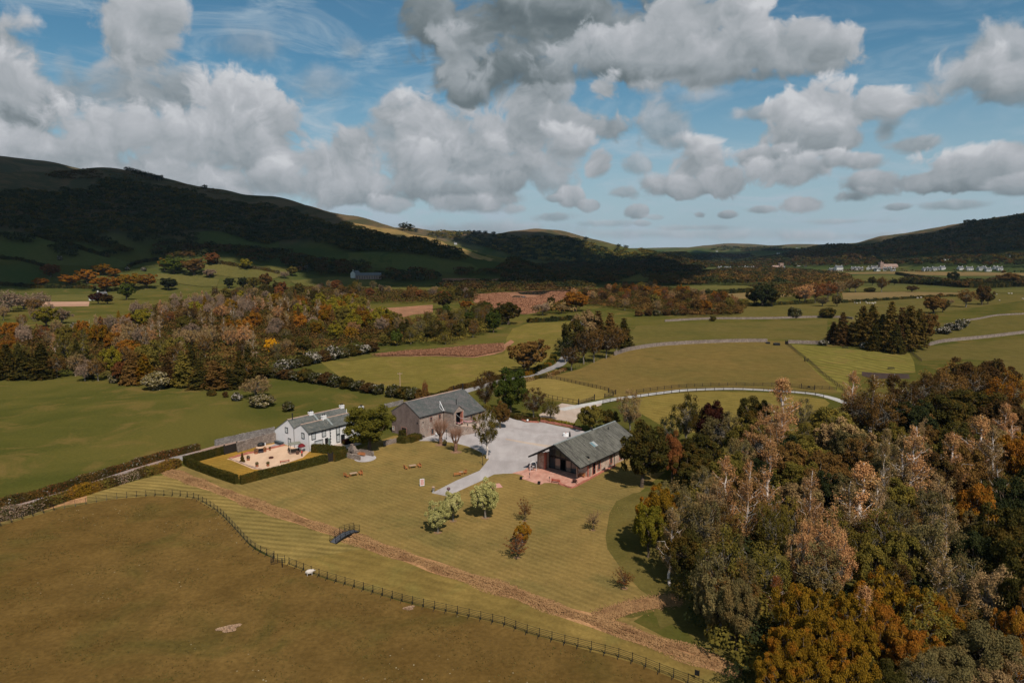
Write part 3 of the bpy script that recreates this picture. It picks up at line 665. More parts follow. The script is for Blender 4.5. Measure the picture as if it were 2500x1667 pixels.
# ================================================================== building materials
def stone(name, cols, mortar, sc=2.6, bump=.5):
    m, t, out = new_mat(name); tcn = t.node('ShaderNodeTexCoord'); o_ = tcn.outputs['Object']
    st = t.vmath('MULTIPLY', o_, (1, 1, 1.9)).outputs[0]
    st = t.vmath('ADD', st, t.vmath('SCALE', t.noise(o_, 1.5, 2.0).outputs['Color'], scale=.35).outputs[0]).outputs[0]
    v = t.node('ShaderNodeTexVoronoi'); t.inp(v, 'Vector', st); t.inp(v, 'Scale', sc)
    e = t.node('ShaderNodeTexVoronoi', feature='DISTANCE_TO_EDGE'); t.inp(e, 'Vector', st); t.inp(e, 'Scale', sc)
    sx = t.node('ShaderNodeSeparateColor'); t.l.new(v.outputs['Color'], sx.inputs[0])
    n_ = len(cols); col = t.ramp(sx.outputs[0], [(i / (n_ - 1), c) for i, c in enumerate(cols)])
    big = t.noise(o_, .5, 4.0, .6).outputs['Fac']
    col = t.vmath('SCALE', col, scale=t.maprange(big, .3, .7, .8, 1.2)).outputs[0]
    mo = t.maprange(e.outputs['Distance'], .0, .07, 1, 0)
    col = t.mix(mo, col, c4(mortar))
    b = t.node('ShaderNodeBsdfPrincipled'); t.l.new(col, b.inputs['Base Color']); b.inputs['Roughness'].default_value = .9
    b.inputs['Specular IOR Level'].default_value = .15
    bp = t.node('ShaderNodeBump'); bp.inputs['Strength'].default_value = bump; bp.inputs['Distance'].default_value = .05
    t.l.new(e.outputs['Distance'], bp.inputs['Height']); t.l.new(bp.outputs[0], b.inputs['Normal'])
    t.l.new(b.outputs[0], out.inputs[0]); return m
M_barn = stone('barn_rubble', [(.20,.135,.105),(.34,.24,.19),(.26,.20,.17),(.44,.35,.29),(.30,.18,.14)], (.30,.245,.20))
M_barng = stone('barn_gable_shaded_stone', [(.165,.115,.095),(.21,.15,.125),(.19,.14,.125),(.25,.18,.15)], (.14,.10,.085), 5.0)  # darker, finer stone: the gable's shaded side put into the colour
M_hallst = stone('hall_sandstone_rubble', [(.42,.25,.18),(.55,.40,.30),(.48,.36,.27),(.60,.48,.38),(.36,.20,.15)], (.46,.37,.30), 2.2)
M_dry = stone('drystone', [(.18,.135,.105),(.28,.215,.175),(.23,.18,.15),(.35,.28,.23)], (.10,.075,.06), 2.2, .8)
M_drygrey = stone('grey_drystone', [(.16,.135,.12),(.24,.21,.19),(.29,.26,.235)], (.12,.10,.09), 2.4, .8)
M_redstone = simple('red_sandstone', (.44,.155,.105), .85, .25, 1.5)
M_barnjamb = simple('worn_red_jamb', (.34,.17,.125), .85, .2, 2)
M_cope = simple('sandstone_coping', (.50,.34,.26), .85, .2, 1.2)
M_white = simple('white_render', (.78,.745,.725), .9, .05, .6)
def slate(name, a, b, c, streak=0.0):
    m, t, out = new_mat(name); tcn = t.node('ShaderNodeTexCoord'); o_ = tcn.outputs['Object']
    br = t.node('ShaderNodeTexBrick'); sp = t.node('ShaderNodeSeparateXYZ'); t.l.new(o_, sp.inputs[0])
    cb = t.node('ShaderNodeCombineXYZ'); t.l.new(sp.outputs[0], cb.inputs[0]); t.l.new(t.math('MULTIPLY', sp.outputs[2], 1.9), cb.inputs[1])
    t.l.new(cb.outputs[0], br.inputs[0]); br.offset = .5
    t.inp(br, 'Color1', (.82,.82,.82,1)); t.inp(br, 'Color2', (1.15,1.15,1.15,1)); t.inp(br, 'Mortar', (.62,.62,.62,1))
    t.inp(br, 'Scale', 1.0); t.inp(br, 'Mortar Size', .03); t.inp(br, 'Brick Width', .38); t.inp(br, 'Row Height', .26)
    f = t.maprange(t.noise(o_, .32, 6.0, .65, .8).outputs['Fac'], .36, .64)
    col = t.mix(f, c4(a), c4(b))
    f2 = t.maprange(t.noise(o_, 1.1, 6.0, .7).outputs['Fac'], .5, .7)
    col = t.mix(f2, col, c4(c))
    if streak:
        sv_ = t.vmath('MULTIPLY', o_, (2.2, .22, .30)).outputs[0]
        s_ = t.maprange(t.noise(sv_, 1.3, 5.0, .65).outputs['Fac'], .49, .60)
        col = t.mix(t.math('MULTIPLY', s_, streak), col, (.055,.048,.040,1))
    col = t.mix(1.0, col, br.outputs[0], 'MULTIPLY')
    b_ = t.node('ShaderNodeBsdfPrincipled'); t.l.new(col, b_.inputs['Base Color']); b_.inputs['Roughness'].default_value = .62
    b_.inputs['Specular IOR Level'].default_value = .35
    bp = t.node('ShaderNodeBump'); bp.inputs['Strength'].default_value = .4; bp.inputs['Distance'].default_value = .03
    t.l.new(br.outputs['Fac'], bp.inputs['Height']); bp.invert = True; t.l.new(bp.outputs[0], b_.inputs['Normal'])
    t.l.new(b_.outputs[0], out.inputs[0]); return m
M_slateh = slate('farmhouse_slate', (.085,.090,.082), (.150,.150,.135), (.20,.18,.15))
M_slateb = slate('barn_slate', (.082,.090,.084), (.135,.120,.115), (.18,.165,.15))
M_slatehall = slate('hall_slate', (.120,.112,.088), (.170,.158,.128), (.21,.20,.17), .9)
M_black = simple('black_paint', (.012,.012,.013), .5, .2, 2, spec=.4)
M_dark = simple('dark_interior', (.006,.006,.007), .9, .2, 2, spec=.0)  # near black for the unlit depth of openings and plain dark parts
M_trim = simple('dark_window_surround', (.020,.024,.024), .6, .2, 3)
M_frame = simple('white_sash', (.74,.74,.72), .5, .04, 3)
M_wood = simple('teak', (.52,.19,.060), .6, .3, 6, col2=(.40,.14,.045))
M_woodpale = simple('weathered_teak', (.46,.30,.20), .7, .25, 5)
M_oakpost = simple('weathered_oak', (.34,.26,.19), .8, .25, 5)
M_redwood = simple('red_painted_wood', (.40,.065,.035), .6, .2, 4)
M_iron = simple('black_iron', (.022,.022,.022), .45, .2, 8, metal=.3)
M_fence = simple('dark_stained_timber', (.028,.020,.015), .8, .3, 4)
M_green = simple('green_plastic', (.005,.085,.055), .4, .1, 3)
M_slatebox = simple('blue_grey_storage', (.045,.060,.068), .5, .15, 3)
M_terra = simple('terracotta', (.42,.15,.075), .8, .2, 4)
M_tan = simple('tan_canvas', (.22,.21,.165), .9, .12, 3)
M_pink = simple('pale_pink_cloth', (.62,.34,.30), .9, .25, 4)
M_garl = simple('pink_garland', (.60,.30,.34), .9, .35, 9)
M_whitep = simple('white_paint', (.82,.80,.79), .5, .05, 3)
M_lead = simple('lead_flashing', (.26,.28,.27), .6, .2, 2)
M_grey = simple('grey_stone', (.30,.28,.25), .8, .2, 4)
def glass_mat(name='window_glass', tint=(.05,.06,.065)):
    m, t, out = new_mat(name); b = t.node('ShaderNodeBsdfPrincipled')
    b.inputs['Base Color'].default_value = c4(tint); b.inputs['Roughness'].default_value = .06; b.inputs['Specular IOR Level'].default_value = .9
    g = t.node('ShaderNodeNewGeometry'); n = t.noise(g.outputs['Position'], 1.2, 2.0)
    bp = t.node('ShaderNodeBump'); bp.inputs['Strength'].default_value = .05; bp.inputs['Distance'].default_value = .1
    t.l.new(n.outputs['Fac'], bp.inputs['Height']); t.l.new(bp.outputs[0], b.inputs['Normal'])
    t.l.new(b.outputs[0], out.inputs[0]); return m
M_glass = glass_mat(); M_glasspale = glass_mat('pale_pane_glass', (.42,.43,.43)); M_sky = glass_mat('rooflight_glass', (.16,.26,.30))  # M_glasspale: paler even tint for sash panes and one rooflight pane
M_patiorefl = glass_mat('patio_reflection_glass', (.20,.155,.12))  # tan tint paints the bright patio reflected in the panes

def wall_tri(mb, pts, t_=None): mb.poly(pts)
def gable_shell(mb, x0, x1, y0, y1, ze0, ze1, yr, zr):
    """closed pentagon prism along x: front eave height ze0 at y0, rear eave ze1 at y1, ridge (yr, zr)"""
    a = [(y0, 0), (y1, 0), (y1, ze1), (yr, zr), (y0, ze0)]
    L = [(x0, y, z) for y, z in a]; Rr = [(x1, y, z) for y, z in a]
    mb.poly(L[::1]); mb.poly(Rr[::-1])
    for i in range(5):
        j = (i + 1) % 5; mb.poly([L[i], Rr[i], Rr[j], L[j]][::-1])
def roof_slab(mb, x0, x1, ya, za, yb, zb, th=.14):
    """one roof pitch from eave (ya, za) to ridge (yb, zb)"""
    d = Vector((0, yb - ya, zb - za)); n_ = Vector((0, -d.z, d.y)).normalized()
    if n_.z < 0: n_ = -n_
    c = Vector(((x0 + x1) / 2, (ya + yb) / 2, (za + zb) / 2)) + n_ * th / 2
    mb.obox(c, Vector(((x1 - x0) / 2, 0, 0)), d / 2, n_ * th / 2)

def window(parent, face, a, z0, z1, w, off=0.0, bars=(2, 3), surround=.17, surmat=None, glass=None, frame=None, name='window', depth=.05):
    """window on wall 'f' (front, y=off), 'l' (left gable, x=off) ; a = centre along wall. window > surround, pane"""
    def M(x, y, z):   # local: x along wall, y outwards, z up
        return (a + x, off - y, z) if face == 'f' else (off - y, a - x, z) if face == 'l' else (off + y, a + x, z)
    def bx(mb, x0, y0, zz0, x1, y1, zz1):
        p, q = M(x0, y0, zz0), M(x1, y1, zz1)
        mb.box(min(p[0],q[0]), min(p[1],q[1]), min(p[2],q[2]), max(p[0],q[0]), max(p[1],q[1]), max(p[2],q[2]))
    h = w / 2; fr = MB(); t_ = .07
    bx(fr, -h, 0, z0, -h + t_, depth, z1); bx(fr, h - t_, 0, z0, h, depth, z1)
    bx(fr, -h + t_, 0, z1 - t_, h - t_, depth, z1); bx(fr, -h + t_, 0, z0, h - t_, depth, z0 + t_)
    nx, nz = bars
    for i in range(1, nx):
        x = -h + w * i / nx; bx(fr, x - .02, .004, z0 + t_, x + .02, depth - .006, z1 - t_)
    for j in range(1, nz):
        z = z0 + (z1 - z0) * j / nz; k = .045 if (nz % 2 == 0 and j == nz // 2) else .02
        bx(fr, -h + t_, .002, z - k, h - t_, depth - .003, z + k)
    o = fr.build(name, frame or M_frame, parent)
    if surround:
        s_ = MB(); q = surround
        bx(s_, -h - q, 0, z0 - q, -h, depth + .04, z1 + q); bx(s_, h, 0, z0 - q, h + q, depth + .04, z1 + q)
        bx(s_, -h, 0, z1, h, depth + .04, z1 + q); bx(s_, -h, 0, z0 - q, h, depth + .06, z0)
        s_.build('surround', surmat or M_trim, o)
    p = MB(); bx(p, -h + .02, -.02, z0 + .02, h - .02, depth * .35, z1 - .02); p.build('pane', glass or M_glasspale, o)
    return o
def door(parent, face, a, z0, z1, w, off=0.0, mat=None, surround=.12, surmat=None, name='door'):
    def M(x, y, z): return (a + x, off - y, z) if face == 'f' else (off - y, a - x, z)
    def bx(mb, x0, y0, zz0, x1, y1, zz1):
        p, q = M(x0, y0, zz0), M(x1, y1, zz1)
        mb.box(min(p[0],q[0]), min(p[1],q[1]), min(p[2],q[2]), max(p[0],q[0]), max(p[1],q[1]), max(p[2],q[2]))
    h = w / 2; m_ = MB(); bx(m_, -h, 0, z0, h, .04, z1)
    for i in (-1, 1):
        for k in (.12, .55): bx(m_, min(i*.08, i*(h-.1)), .04, z0 + (z1-z0)*k, max(i*.08, i*(h-.1)), .06, z0 + (z1-z0)*(k+.35))
    o = m_.build(name, mat or M_black, parent)
    if surround:
        s_ = MB(); q = surround
        bx(s_, -h - q, 0, z0, -h, .09, z1 + q); bx(s_, h, 0, z0, h + q, .09, z1 + q); bx(s_, -h, 0, z1, h, .09, z1 + q)
        s_.build('surround', surmat or M_trim, o)
    k = MB(); bx(k, h - .16, .06, z0 + 1.0, h - .10, .11, z0 + 1.08); k.build('handle', M_whitep, o)
    return o
def chimney(parent, x, y, z0, z1, w, d, pots=2, mat=None, name='chimney'):
    m_ = MB(); m_.box(x-w/2, y-d/2, z0, x+w/2, y+d/2, z1-.18); m_.box(x-w/2-.07, y-d/2-.07, z1-.18, x+w/2+.07, y+d/2+.07, z1-.08); m_.box(x-w/2, y-d/2, z1-.08, x+w/2, y+d/2, z1)
    o = m_.build(name, mat or M_white, parent)
    for i in range(pots):
        px = x + (i - (pots-1)/2) * w * .42
        q = MB(); q.lathe([(.15,0),(.13,.1),(.14,.38),(.18,.40),(.18,.46),(.10,.47)], 8, (px, y, z1)); q.build('chimney_pot', M_black, o)
    return o

# ================================================================== farmhouse
fh = thing('farmhouse', 'long white rendered farmhouse with slate roofs and black window surrounds beside the orange courtyard', 'farmhouse', (-52.94, 172.55, 0), TH)
wl = MB(); gable_shell(wl, 0, 20.4, 0, 6.2, 5.0, 5.1, 3.0, 6.65); wl.build('wall', M_white, fh)
wl = MB(); gable_shell(wl, 0.003, 18.2, 6.2, 15.3, 5.1, 3.33, 8.86, 7.12); wl.build('wall', M_white, fh)
rf = MB(); roof_slab(rf, -.10, 6.9, -.25, 4.88, 3.0, 6.68); roof_slab(rf, -.10, 6.9, 6.2, 5.10, 3.0, 6.68); rf.build('roof', M_slateh, fh)
rf = MB(); roof_slab(rf, 6.9, 20.5, -.25, 4.92, 3.0, 6.92); roof_slab(rf, 6.9, 20.5, 6.2, 5.10, 3.0, 6.92); r2 = rf.build('roof', M_slateh, fh)
rf = MB(); roof_slab(rf, -.10, 18.3, 15.5, 3.22, 8.86, 7.14); roof_slab(rf, -.10, 18.3, 6.2, 5.12, 8.86, 7.14); r3 = rf.build('roof', M_slateh, fh)
for (x0, x1, y, z) in ((-.1, 6.9, 3.0, 6.80), (6.9, 20.5, 3.0, 7.04), (-.1, 18.3, 8.86, 7.26)):
    q = MB(); q.bar((x0, y, z), (x1, y, z), .34, .16); q.build('ridge', M_cope, fh)
q = MB(); q.bar((-.1,-.32,4.86),(20.5,-.32,4.86),.14,.12); q.build('gutter', M_black, fh)
for x in (.1, 20.3):
    q = MB(); q.tube((x,-.10,0),(x,-.10,4.8),.055); q.build('drainpipe', M_black, fh)
q = MB(); q.tube((-.09,6.2,0),(-.09,6.2,5.0),.05); q.build('drainpipe', M_black, fh)
chimney(fh, 7.2, 3.0, 6.2, 7.85, 1.25, .75); chimney(fh, 20.0, 3.0, 6.4, 8.05, 1.25, .75)
chimney(fh, 7.2, 8.86, 6.6, 8.0, 1.25, .75); chimney(fh, 17.7, 8.86, 6.6, 8.0, 1.25, .75)
for (x, y0, y1, z0, z1) in ((8.0, .3, 3.0, 5.35, 6.95), (8.0, 6.4, 8.86, 5.5, 7.2)):
    q = MB(); q.bar((x, y0, z0 + .12), (x, y1, z1 + .16), .5, .05); q.build('flashing', M_lead, fh)
q = MB(); q.tube((1.2,8.5,6.9),(1.2,8.5,8.6),.13,.13,8); q.tube((1.2,8.5,8.6),(1.2,8.5,8.75),.19,.19,8); q.build('flue', M_black, fh)
q = MB(); q.tube((14.8,3.0,6.9),(14.8,3.0,8.2),.07,.07,8); q.build('vent_pipe', M_whitep, fh)
window(fh, 'f', 1.63, 3.10, 4.60, 1.0); window(fh, 'f', 4.86, 3.15, 4.62, .98)
window(fh, 'f', 3.17, 1.02, 2.30, 2.3, bars=(6, 2))
door(fh, 'f', 5.62, 0, 2.35, .72)
wp = MB(); wp.box(6.25, -.12, 0, 6.55, 0, 2.2); wp.build('porch_panel', M_green, fh)
q = MB()
for k in range(11): q.box(6.72, -.035, .42 + k * .42, 7.12 if k % 2 else 6.96, .0, .42 + k * .42 + .36)
q.build('quoins', M_trim, fh)
window(fh, 'f', 9.39, 2.85, 4.72, .92, bars=(2, 4)); window(fh, 'f', 9.39, .62, 2.45, .88, bars=(2, 4))
door(fh, 'f', 10.95, .05, 2.2, 1.05)
q = MB(); q.box(10.85,-.16,2.75,11.05,0,3.05); q.build('wall_lantern', M_black, fh)
aw = window(fh, 'f', 13.06, 1.95, 4.05, .95, bars=(3, 4))
q = MB(); pts = [(13.06 + .60*math.cos(a), .60*math.sin(a)) for a in np.linspace(0, math.pi, 9)]
for i in range(8):
    a, b = pts[i], pts[i+1]; q.bar((a[0], -.05, 4.12 + a[1]), (b[0], -.05, 4.12 + b[1]), .10, .12)
q.build('arch_surround', M_trim, aw)
window(fh, 'f', 13.06, .35, 1.05, .72, bars=(2, 2)); window(fh, 'f', 16.4, 2.85, 4.72, .92, bars=(2, 4)); window(fh, 'f', 16.4, .62, 2.45, .9, bars=(2, 4)); window(fh, 'f', 19.0, 2.85, 4.72, .92, bars=(2, 4))
q = MB(); q.box(12.2,-.03,1.55,13.9,0,1.62); q.build('cable', M_black, fh)
window(fh, 'l', 9.63, 3.62, 4.80, .98, off=0); window(fh, 'l', 8.45, .92, 2.0, .98, off=0); window(fh, 'l', 2.25, 3.32, 4.55, 1.0, off=0)

# ================================================================== stone barn
bn = thing('stone_barn', 'large stone barn with sagging slate roof and a tall dark porch opening', 'barn', (-25.63, 184.65, 0), TH)
w_ = MB(); gable_shell(w_, 0, 23.9, 0, 11.4, 6.2, 6.25, 5.7, 9.6); w_.build('wall', M_barn, bn)
w_ = MB(); w_.poly([(-.02,0.04,0),(-.02,0.04,6.15),(-.02,5.7,9.5),(-.02,11.36,6.2),(-.02,11.36,0)]); w_.build('gable_shade_face', M_barng, bn)  # thin sheet over the gable end, shade painted into its stone
w_ = MB(); w_.box(14.6,-3.4,0,23.8,0,4.35)
w_.poly([(23.8,-3.4,4.35),(23.8,0,4.35),(23.8,0,6.2)]); w_.poly([(14.6,-3.4,4.35),(14.6,0,6.2),(14.6,0,4.35)]); w_.build('side_wall', M_barn, bn)
w_ = MB()   # porch: side walls, front piers and gable round a dark opening
w_.box(9.6,-4.0,0,10.1,0,6.2); w_.box(10.1,-4.0,0,10.35,-3.6,6.2); w_.box(13.35,-4.0,0,13.85,0,6.2); w_.box(10.1,-3.6,0,13.35,-3.45,2.25)
w_.poly([(9.6,-4.0,6.2),(13.85,-4.0,6.2),(11.73,-4.0,7.75)]); w_.poly([(9.6,-3.7,6.2),(11.73,-3.7,7.75),(13.85,-3.7,6.2)]); w_.box(10.35,-4.0,6.05,13.35,-3.7,6.2)
po = w_.build('porch', M_barn, bn)
q = MB(); q.box(10.34,-3.7,2.25,13.36,-.02,2.3); q.build('porch_floor', M_cope, po)
q = MB(); q.box(10.34,-3.2,2.3,13.36,-3.1,6.04); q.build('opening_shade', M_dark, po)  # black panel across the opening paints the porch's unlit depth
q = MB(); q.box(13.06,-4.05,2.3,13.36,-3.2,6.05); q.build('jamb', M_redstone, po)
q = MB(); q.box(10.30,-4.04,2.3,10.42,-3.6,6.05); q.build('jamb', M_cope, po)
def slabxy(mb, p):  # p: 4 corners, extruded up .14
    b = len(mb.V); mb.V += [tuple(Vector(a)) for a in p] + [tuple(Vector(a) + Vector((0,0,.15))) for a in p]
    for f in ((3,2,1,0),(4,5,6,7),(0,1,5,4),(1,2,6,5),(2,3,7,6),(3,0,4,7)): mb.F.append(tuple(b+i for i in f))
# main roof built as a fine grid so that the old ridge and pitch sag a little
def sag_roof(name, x0, x1, ya, za, yb, zb, mat, parent, amp=.10, nx=24, ny=8, ya2=None, za2=None, xs=None):
    V = []; F = []
    for k in (0, 1):
        for i in range(nx + 1):
            for j in range(ny + 1):
                fx, fy = i / nx, j / ny; x = x0 + (x1 - x0) * fx; y = ya + (yb - ya) * fy; z = za + (zb - za) * fy
                z += amp * (math.sin(x * .8 + 1) * .4 + math.sin(x * .31) * .6 - 1.2 * math.sin(math.pi * fx)) * (0.3 + .7 * fy) + (.15 if k else 0)
                V.append((x, y, z))
    N_ = (nx + 1) * (ny + 1); idx = lambda k, i, j: k * N_ + i * (ny + 1) + j
    for i in range(nx):
        for j in range(ny):
            F.append((idx(1,i,j), idx(1,i+1,j), idx(1,i+1,j+1), idx(1,i,j+1))); F.append((idx(0,i,j), idx(0,i,j+1), idx(0,i+1,j+1), idx(0,i+1,j)))
    for i in range(nx):
        F.append((idx(0,i,0), idx(0,i+1,0), idx(1,i+1,0), idx(1,i,0))); F.append((idx(0,i,ny), idx(1,i,ny), idx(1,i+1,ny), idx(0,i+1,ny)))
    for j in range(ny):
        F.append((idx(0,0,j), idx(1,0,j), idx(1,0,j+1), idx(0,0,j+1))); F.append((idx(0,nx,j), idx(0,nx,j+1), idx(1,nx,j+1), idx(1,nx,j)))
    me = bpy.data.meshes.new(name); me.from_pydata(V, [], F); me.materials.append(mat); me.update()
    bm = bmesh.new(); bm.from_mesh(me); bmesh.ops.recalc_face_normals(bm, faces=bm.faces); bm.to_mesh(me); bm.free()
    return obj(name, me, parent)
rb = sag_roof('roof', -.15, 24.05, -.22, 6.12, 5.7, 9.68, M_slateb, bn)
sag_roof('roof', -.15, 24.05, 11.6, 6.12, 5.7, 9.68, M_slateb, bn)
sag_roof('roof', 14.5, 24.05, -3.65, 4.16, .0, 6.30, M_slateb, bn, .03)
pr = MB()
slabxy(pr, [(9.4,-4.15,6.15),(11.73,-4.15,7.85),(11.73,2.2,7.85),(9.4,-.3,6.15)])
slabxy(pr, [(14.1,-4.15,6.15),(14.1,-.3,6.15),(11.73,2.2,7.85),(11.73,-4.15,7.85)])
pr.build('porch_roof', M_slateb, bn)
q = MB(); q.bar((-.2,5.7,9.70),(24.1,5.7,9.70),.34,.2); q.build('ridge', M_cope, bn)
q = MB(); q.bar((-.1,-.30,6.12),(9.5,-.30,6.12),.15,.12); q.build('gutter', M_black, bn)
q = MB(); q.bar((14.5,-3.75,4.22),(24.05,-3.75,4.22),.15,.12); q.build('gutter', M_black, bn)
for x, y in ((9.45,-.1),(23.7,-3.5)):
    q = MB(); q.tube((x,y,0),(x,y,6.0 if x < 10 else 4.2),.06); q.build('drainpipe', M_black, bn)
q = MB(); q.tube((23.5,5.2,9.6),(23.5,5.2,11.2),.18,.18,8); q.tube((23.5,5.2,11.2),(23.5,5.2,11.4),.25,.25,8); q.build('flue', M_black, bn)
q = MB(); q.tube((21.6,7.2,8.9),(21.6,7.2,10.9),.14,.14,8); q.build('flue', M_black, bn)
q = MB(); q.tube((14.3,-.6,6.1),(14.3,-.6,9.0),.11,.11,8); q.build('flue', M_black, bn)
q = MB(); q.bar((9.45,-.35,6.3),(9.45,1.4,8.9),.16,.12); q.tube((9.1,-.3,6.3),(8.5,.4,7.3),.05); q.tube((8.5,.4,7.3),(8.5,.4,8.6),.06); q.build('vent_pipe', M_whitep, bn)
for (a, z0, z1, w0) in ((4.45,4.2,5.35,.72),(7.9,4.2,5.45,.7),(4.9,.5,1.95,.85)):
    window(bn, 'f', a, z0, z1, w0, bars=(2,2), surround=.13, surmat=M_barnjamb, glass=M_glass, frame=M_fence)
for a in (17.7, 21.5):
    window(bn, 'f', a, 3.05, 4.0, .7, off=-3.4, bars=(2,2), surround=.13, surmat=M_barnjamb, glass=M_glass, frame=M_fence)
q = MB(); q.box(1.15,-.06,4.3,1.5,0,4.7); q.build('air_vent', M_black, bn)
door(bn, 'l', 6.25, 0, 2.25, 1.9, off=-.03, mat=M_fence, surround=.15, surmat=M_barnjamb)
window(bn, 'l', 10.7, .9, 1.9, .7, off=-.03, bars=(2,2), surround=.15, surmat=M_cope, glass=M_glass)
q = MB(); q.box(-.12,.7,4.2,-.02,1.0,4.7); q.build('wall_lantern', M_black, bn)
q = MB(); q.box(19.3,-3.46,1.0,19.9,-3.4,1.75); q.build('notice_board', M_whitep, bn)
q = MB(); q.box(23.4,-3.5,0,23.85,-3.38,4.1); q.build('quoins', M_cope, bn)
# the stone ramp up to the porch
rm = thing('entrance_ramp', 'stone entrance ramp with low wall rising to the barn porch', 'ramp', (-25.63, 184.65, 0), TH)
q = MB(); V = [(9.9,-4.0,0),(16.8,-4.0,0),(23.0,-4.3,0),(19.0,-8.6,0),(14.0,-7.6,0),(9.9,-6.4,0)]; zt = [2.2,1.9,.5,.05,1.1,2.2]
b0 = len(q.V); q.V += V + [(x, y, z) for (x, y, _), z in zip(V, zt)]; n6 = 6
q.F.append(tuple(range(n6, 2*n6)))
for i in range(n6): q.F.append((i, (i+1) % n6, n6+(i+1) % n6, n6+i)[::-1])
q.build('ramp_surface', M_gravelb, rm)
q = MB()
for (a, b) in (((9.75,-6.4),(14.0,-7.75)),((14.0,-7.75),(18.9,-8.75))):
    za, zb = (2.75, 1.75) if a[0] < 10 else (1.75, .55)
    p0, p1 = Vector((a[0], a[1], 0)), Vector((b[0], b[1], 0)); d = (p1-p0).normalized(); s_ = Vector((-d.y, d.x, 0)) * .22
    bb = len(q.V); q.V += [tuple(p0-s_), tuple(p1-s_), tuple(p1+s_), tuple(p0+s_)] + [(v.x, v.y, z) for v, z in ((p0-s_,za),(p1-s_,zb),(p1+s_,zb),(p0+s_,za))]
    for f in ((3,2,1,0),(4,5,6,7),(0,1,5,4),(1,2,6,5),(2,3,7,6),(3,0,4,7)): q.F.append(tuple(bb+i for i in f))
q.box(9.6,-6.6,0,10.05,-4.0,2.8)
q.build('ramp_wall', M_barn, rm)
q = MB()
for a, b, za, zb in (((9.75,-6.4),(14.0,-7.75),2.75,1.75),((14.0,-7.75),(18.9,-8.75),1.75,.55)):
    q.bar((a[0],a[1],za+.05),(b[0],b[1],zb+.05),.56,.10)
q.build('coping', M_cope, rm)

# ================================================================== sandstone hall with glass gable
hl = thing('sandstone_hall', 'long low sandstone hall with streaked slate roof and dark glass gable over the patio', 'hall', (17.65, 152.47, 0), TH)
w_ = MB(); w_.box(0,0,0,.4,3.0,4.2); w_.box(.4,0,0,22.9,.4,3.25); w_.box(.4,12.3,0,22.9,12.7,3.25); w_.box(22.5,.4,0,22.9,12.3,3.25)
w_.poly([(22.9,0,3.25),(22.9,12.7,3.25),(22.9,6.4,7.2)]); w_.build('wall', M_hallst, hl)
w_ = MB(); w_.box(-1.6,11.2,0,-1.1,13.3,3.9); w_.box(-1.6,11.2,0,.4,11.6,3.9); w_.build('side_wall', M_hallst, hl)
q = MB(); q.box(-1.75,11.0,0,-1.05,11.4,4.2); q.build('quoins', M_redstone, hl)
q = MB(); q.box(-.06,-.06,0,.22,.3,3.3); q.build('quoins', M_redstone, hl)
q = MB(); q.box(-.05,2.75,0,.35,3.05,4.3); q.build('quoins', M_redstone, hl)
q = MB(); roof_slab(q, -4.75, 23.2, -.8, 3.42, 6.4, 7.5, .2); roof_slab(q, -4.75, 23.2, 13.7, 3.42, 6.4, 7.5, .2); rf = q.build('roof', M_slatehall, hl)
q = MB(); q.bar((-4.8,6.4,7.68),(23.25,6.4,7.68),.36,.16); q.build('ridge', M_lead, hl)
for y, z0 in ((-.8, 3.42), (13.7, 3.42)):     # barge boards and soffit
    q = MB(); q.bar((-4.84, y, z0 + .02), (-4.84, 6.4, 7.52), .12, .36); q.build('bargeboard', M_black, hl)
q = MB(); q.bar((-4.8,-.92,3.42),(23.2,-.92,3.42),.15,.13); q.build('gutter', M_black, hl)
q = MB(); q.bar((-4.8,13.8,3.42),(23.2,13.8,3.42),.15,.13); q.build('gutter', M_black, hl)
q = MB(); q.tube((11.8,-.12,0),(11.8,-.12,3.4),.06); q.build('drainpipe', M_black, hl)
q = MB(); q.tube((.55,-.12,0),(.55,-.12,3.4),.06); q.build('drainpipe', M_black, hl)
# glazed gable: frame, mullions, panes
q = MB(); gx = .2
def gz(y): return 3.3 + (y + .8) * .5667 if y < 6.4 else 3.3 + (13.7 - y) * .5667
for y in (3.1, 4.9, 6.4, 7.9, 9.5, 11.1): q.box(gx-.08, y-.09, 0, gx+.08, y+.09, gz(y) - .1)
q.box(gx-.07, 3.1, 2.75, gx+.07, 11.1, 3.15); q.box(gx-.07, 3.1, 0, gx+.07, 11.1, .18)
for ya, yb in ((3.1, 6.4), (6.4, 11.1)): q.bar((gx, ya, gz(ya) - .12), (gx, yb, gz(yb) - .12), .14, .3)
q.box(.38, .0, 4.2, .40, 3.0, 4.8)
gw = q.build('glazed_gable', M_black, hl)
for i, (ya, yb, z0, z1, mt) in enumerate(((3.2,4.8,.2,2.7,M_glass),(5.0,6.3,.2,2.7,M_patiorefl),(6.5,7.8,.2,2.7,M_dark),(8.0,9.4,.2,2.7,M_patiorefl),(9.6,11.0,.2,2.7,M_glass))):
    p = MB(); p.box(gx-.02, ya, z0, gx+.02, yb, z1); p.build('pane', mt, gw)
p = MB(); p.poly([(gx,3.2,3.2),(gx,3.2,gz(3.2)-.2),(gx,6.4,gz(6.4)-.3),(gx,6.4,3.2)]); p.build('pane', M_glass, gw)
p = MB(); p.poly([(gx,6.4,3.2),(gx,6.4,gz(6.4)-.3),(gx,11.0,gz(11.0)-.2),(gx,11.0,3.2)]); p.build('pane', M_glass, gw)
q = MB(); q.box(.5,.42,.02,22.4,12.28,.06); q.build('floor', M_dark, hl)
q = MB()
for y in (1.64,):
    q.box(-2.45, y-.13, 0, -2.15, y+.13, 4.4); q.bar((-2.3, y, 2.9), (-2.3, y+.9, 4.6), .14, .14)
q.build('post', M_oakpost, hl)
q = MB(); q.box(-2.45, 12.6, 0, -2.2, 12.85, 3.8); q.build('post', M_oakpost, hl)
q = MB()
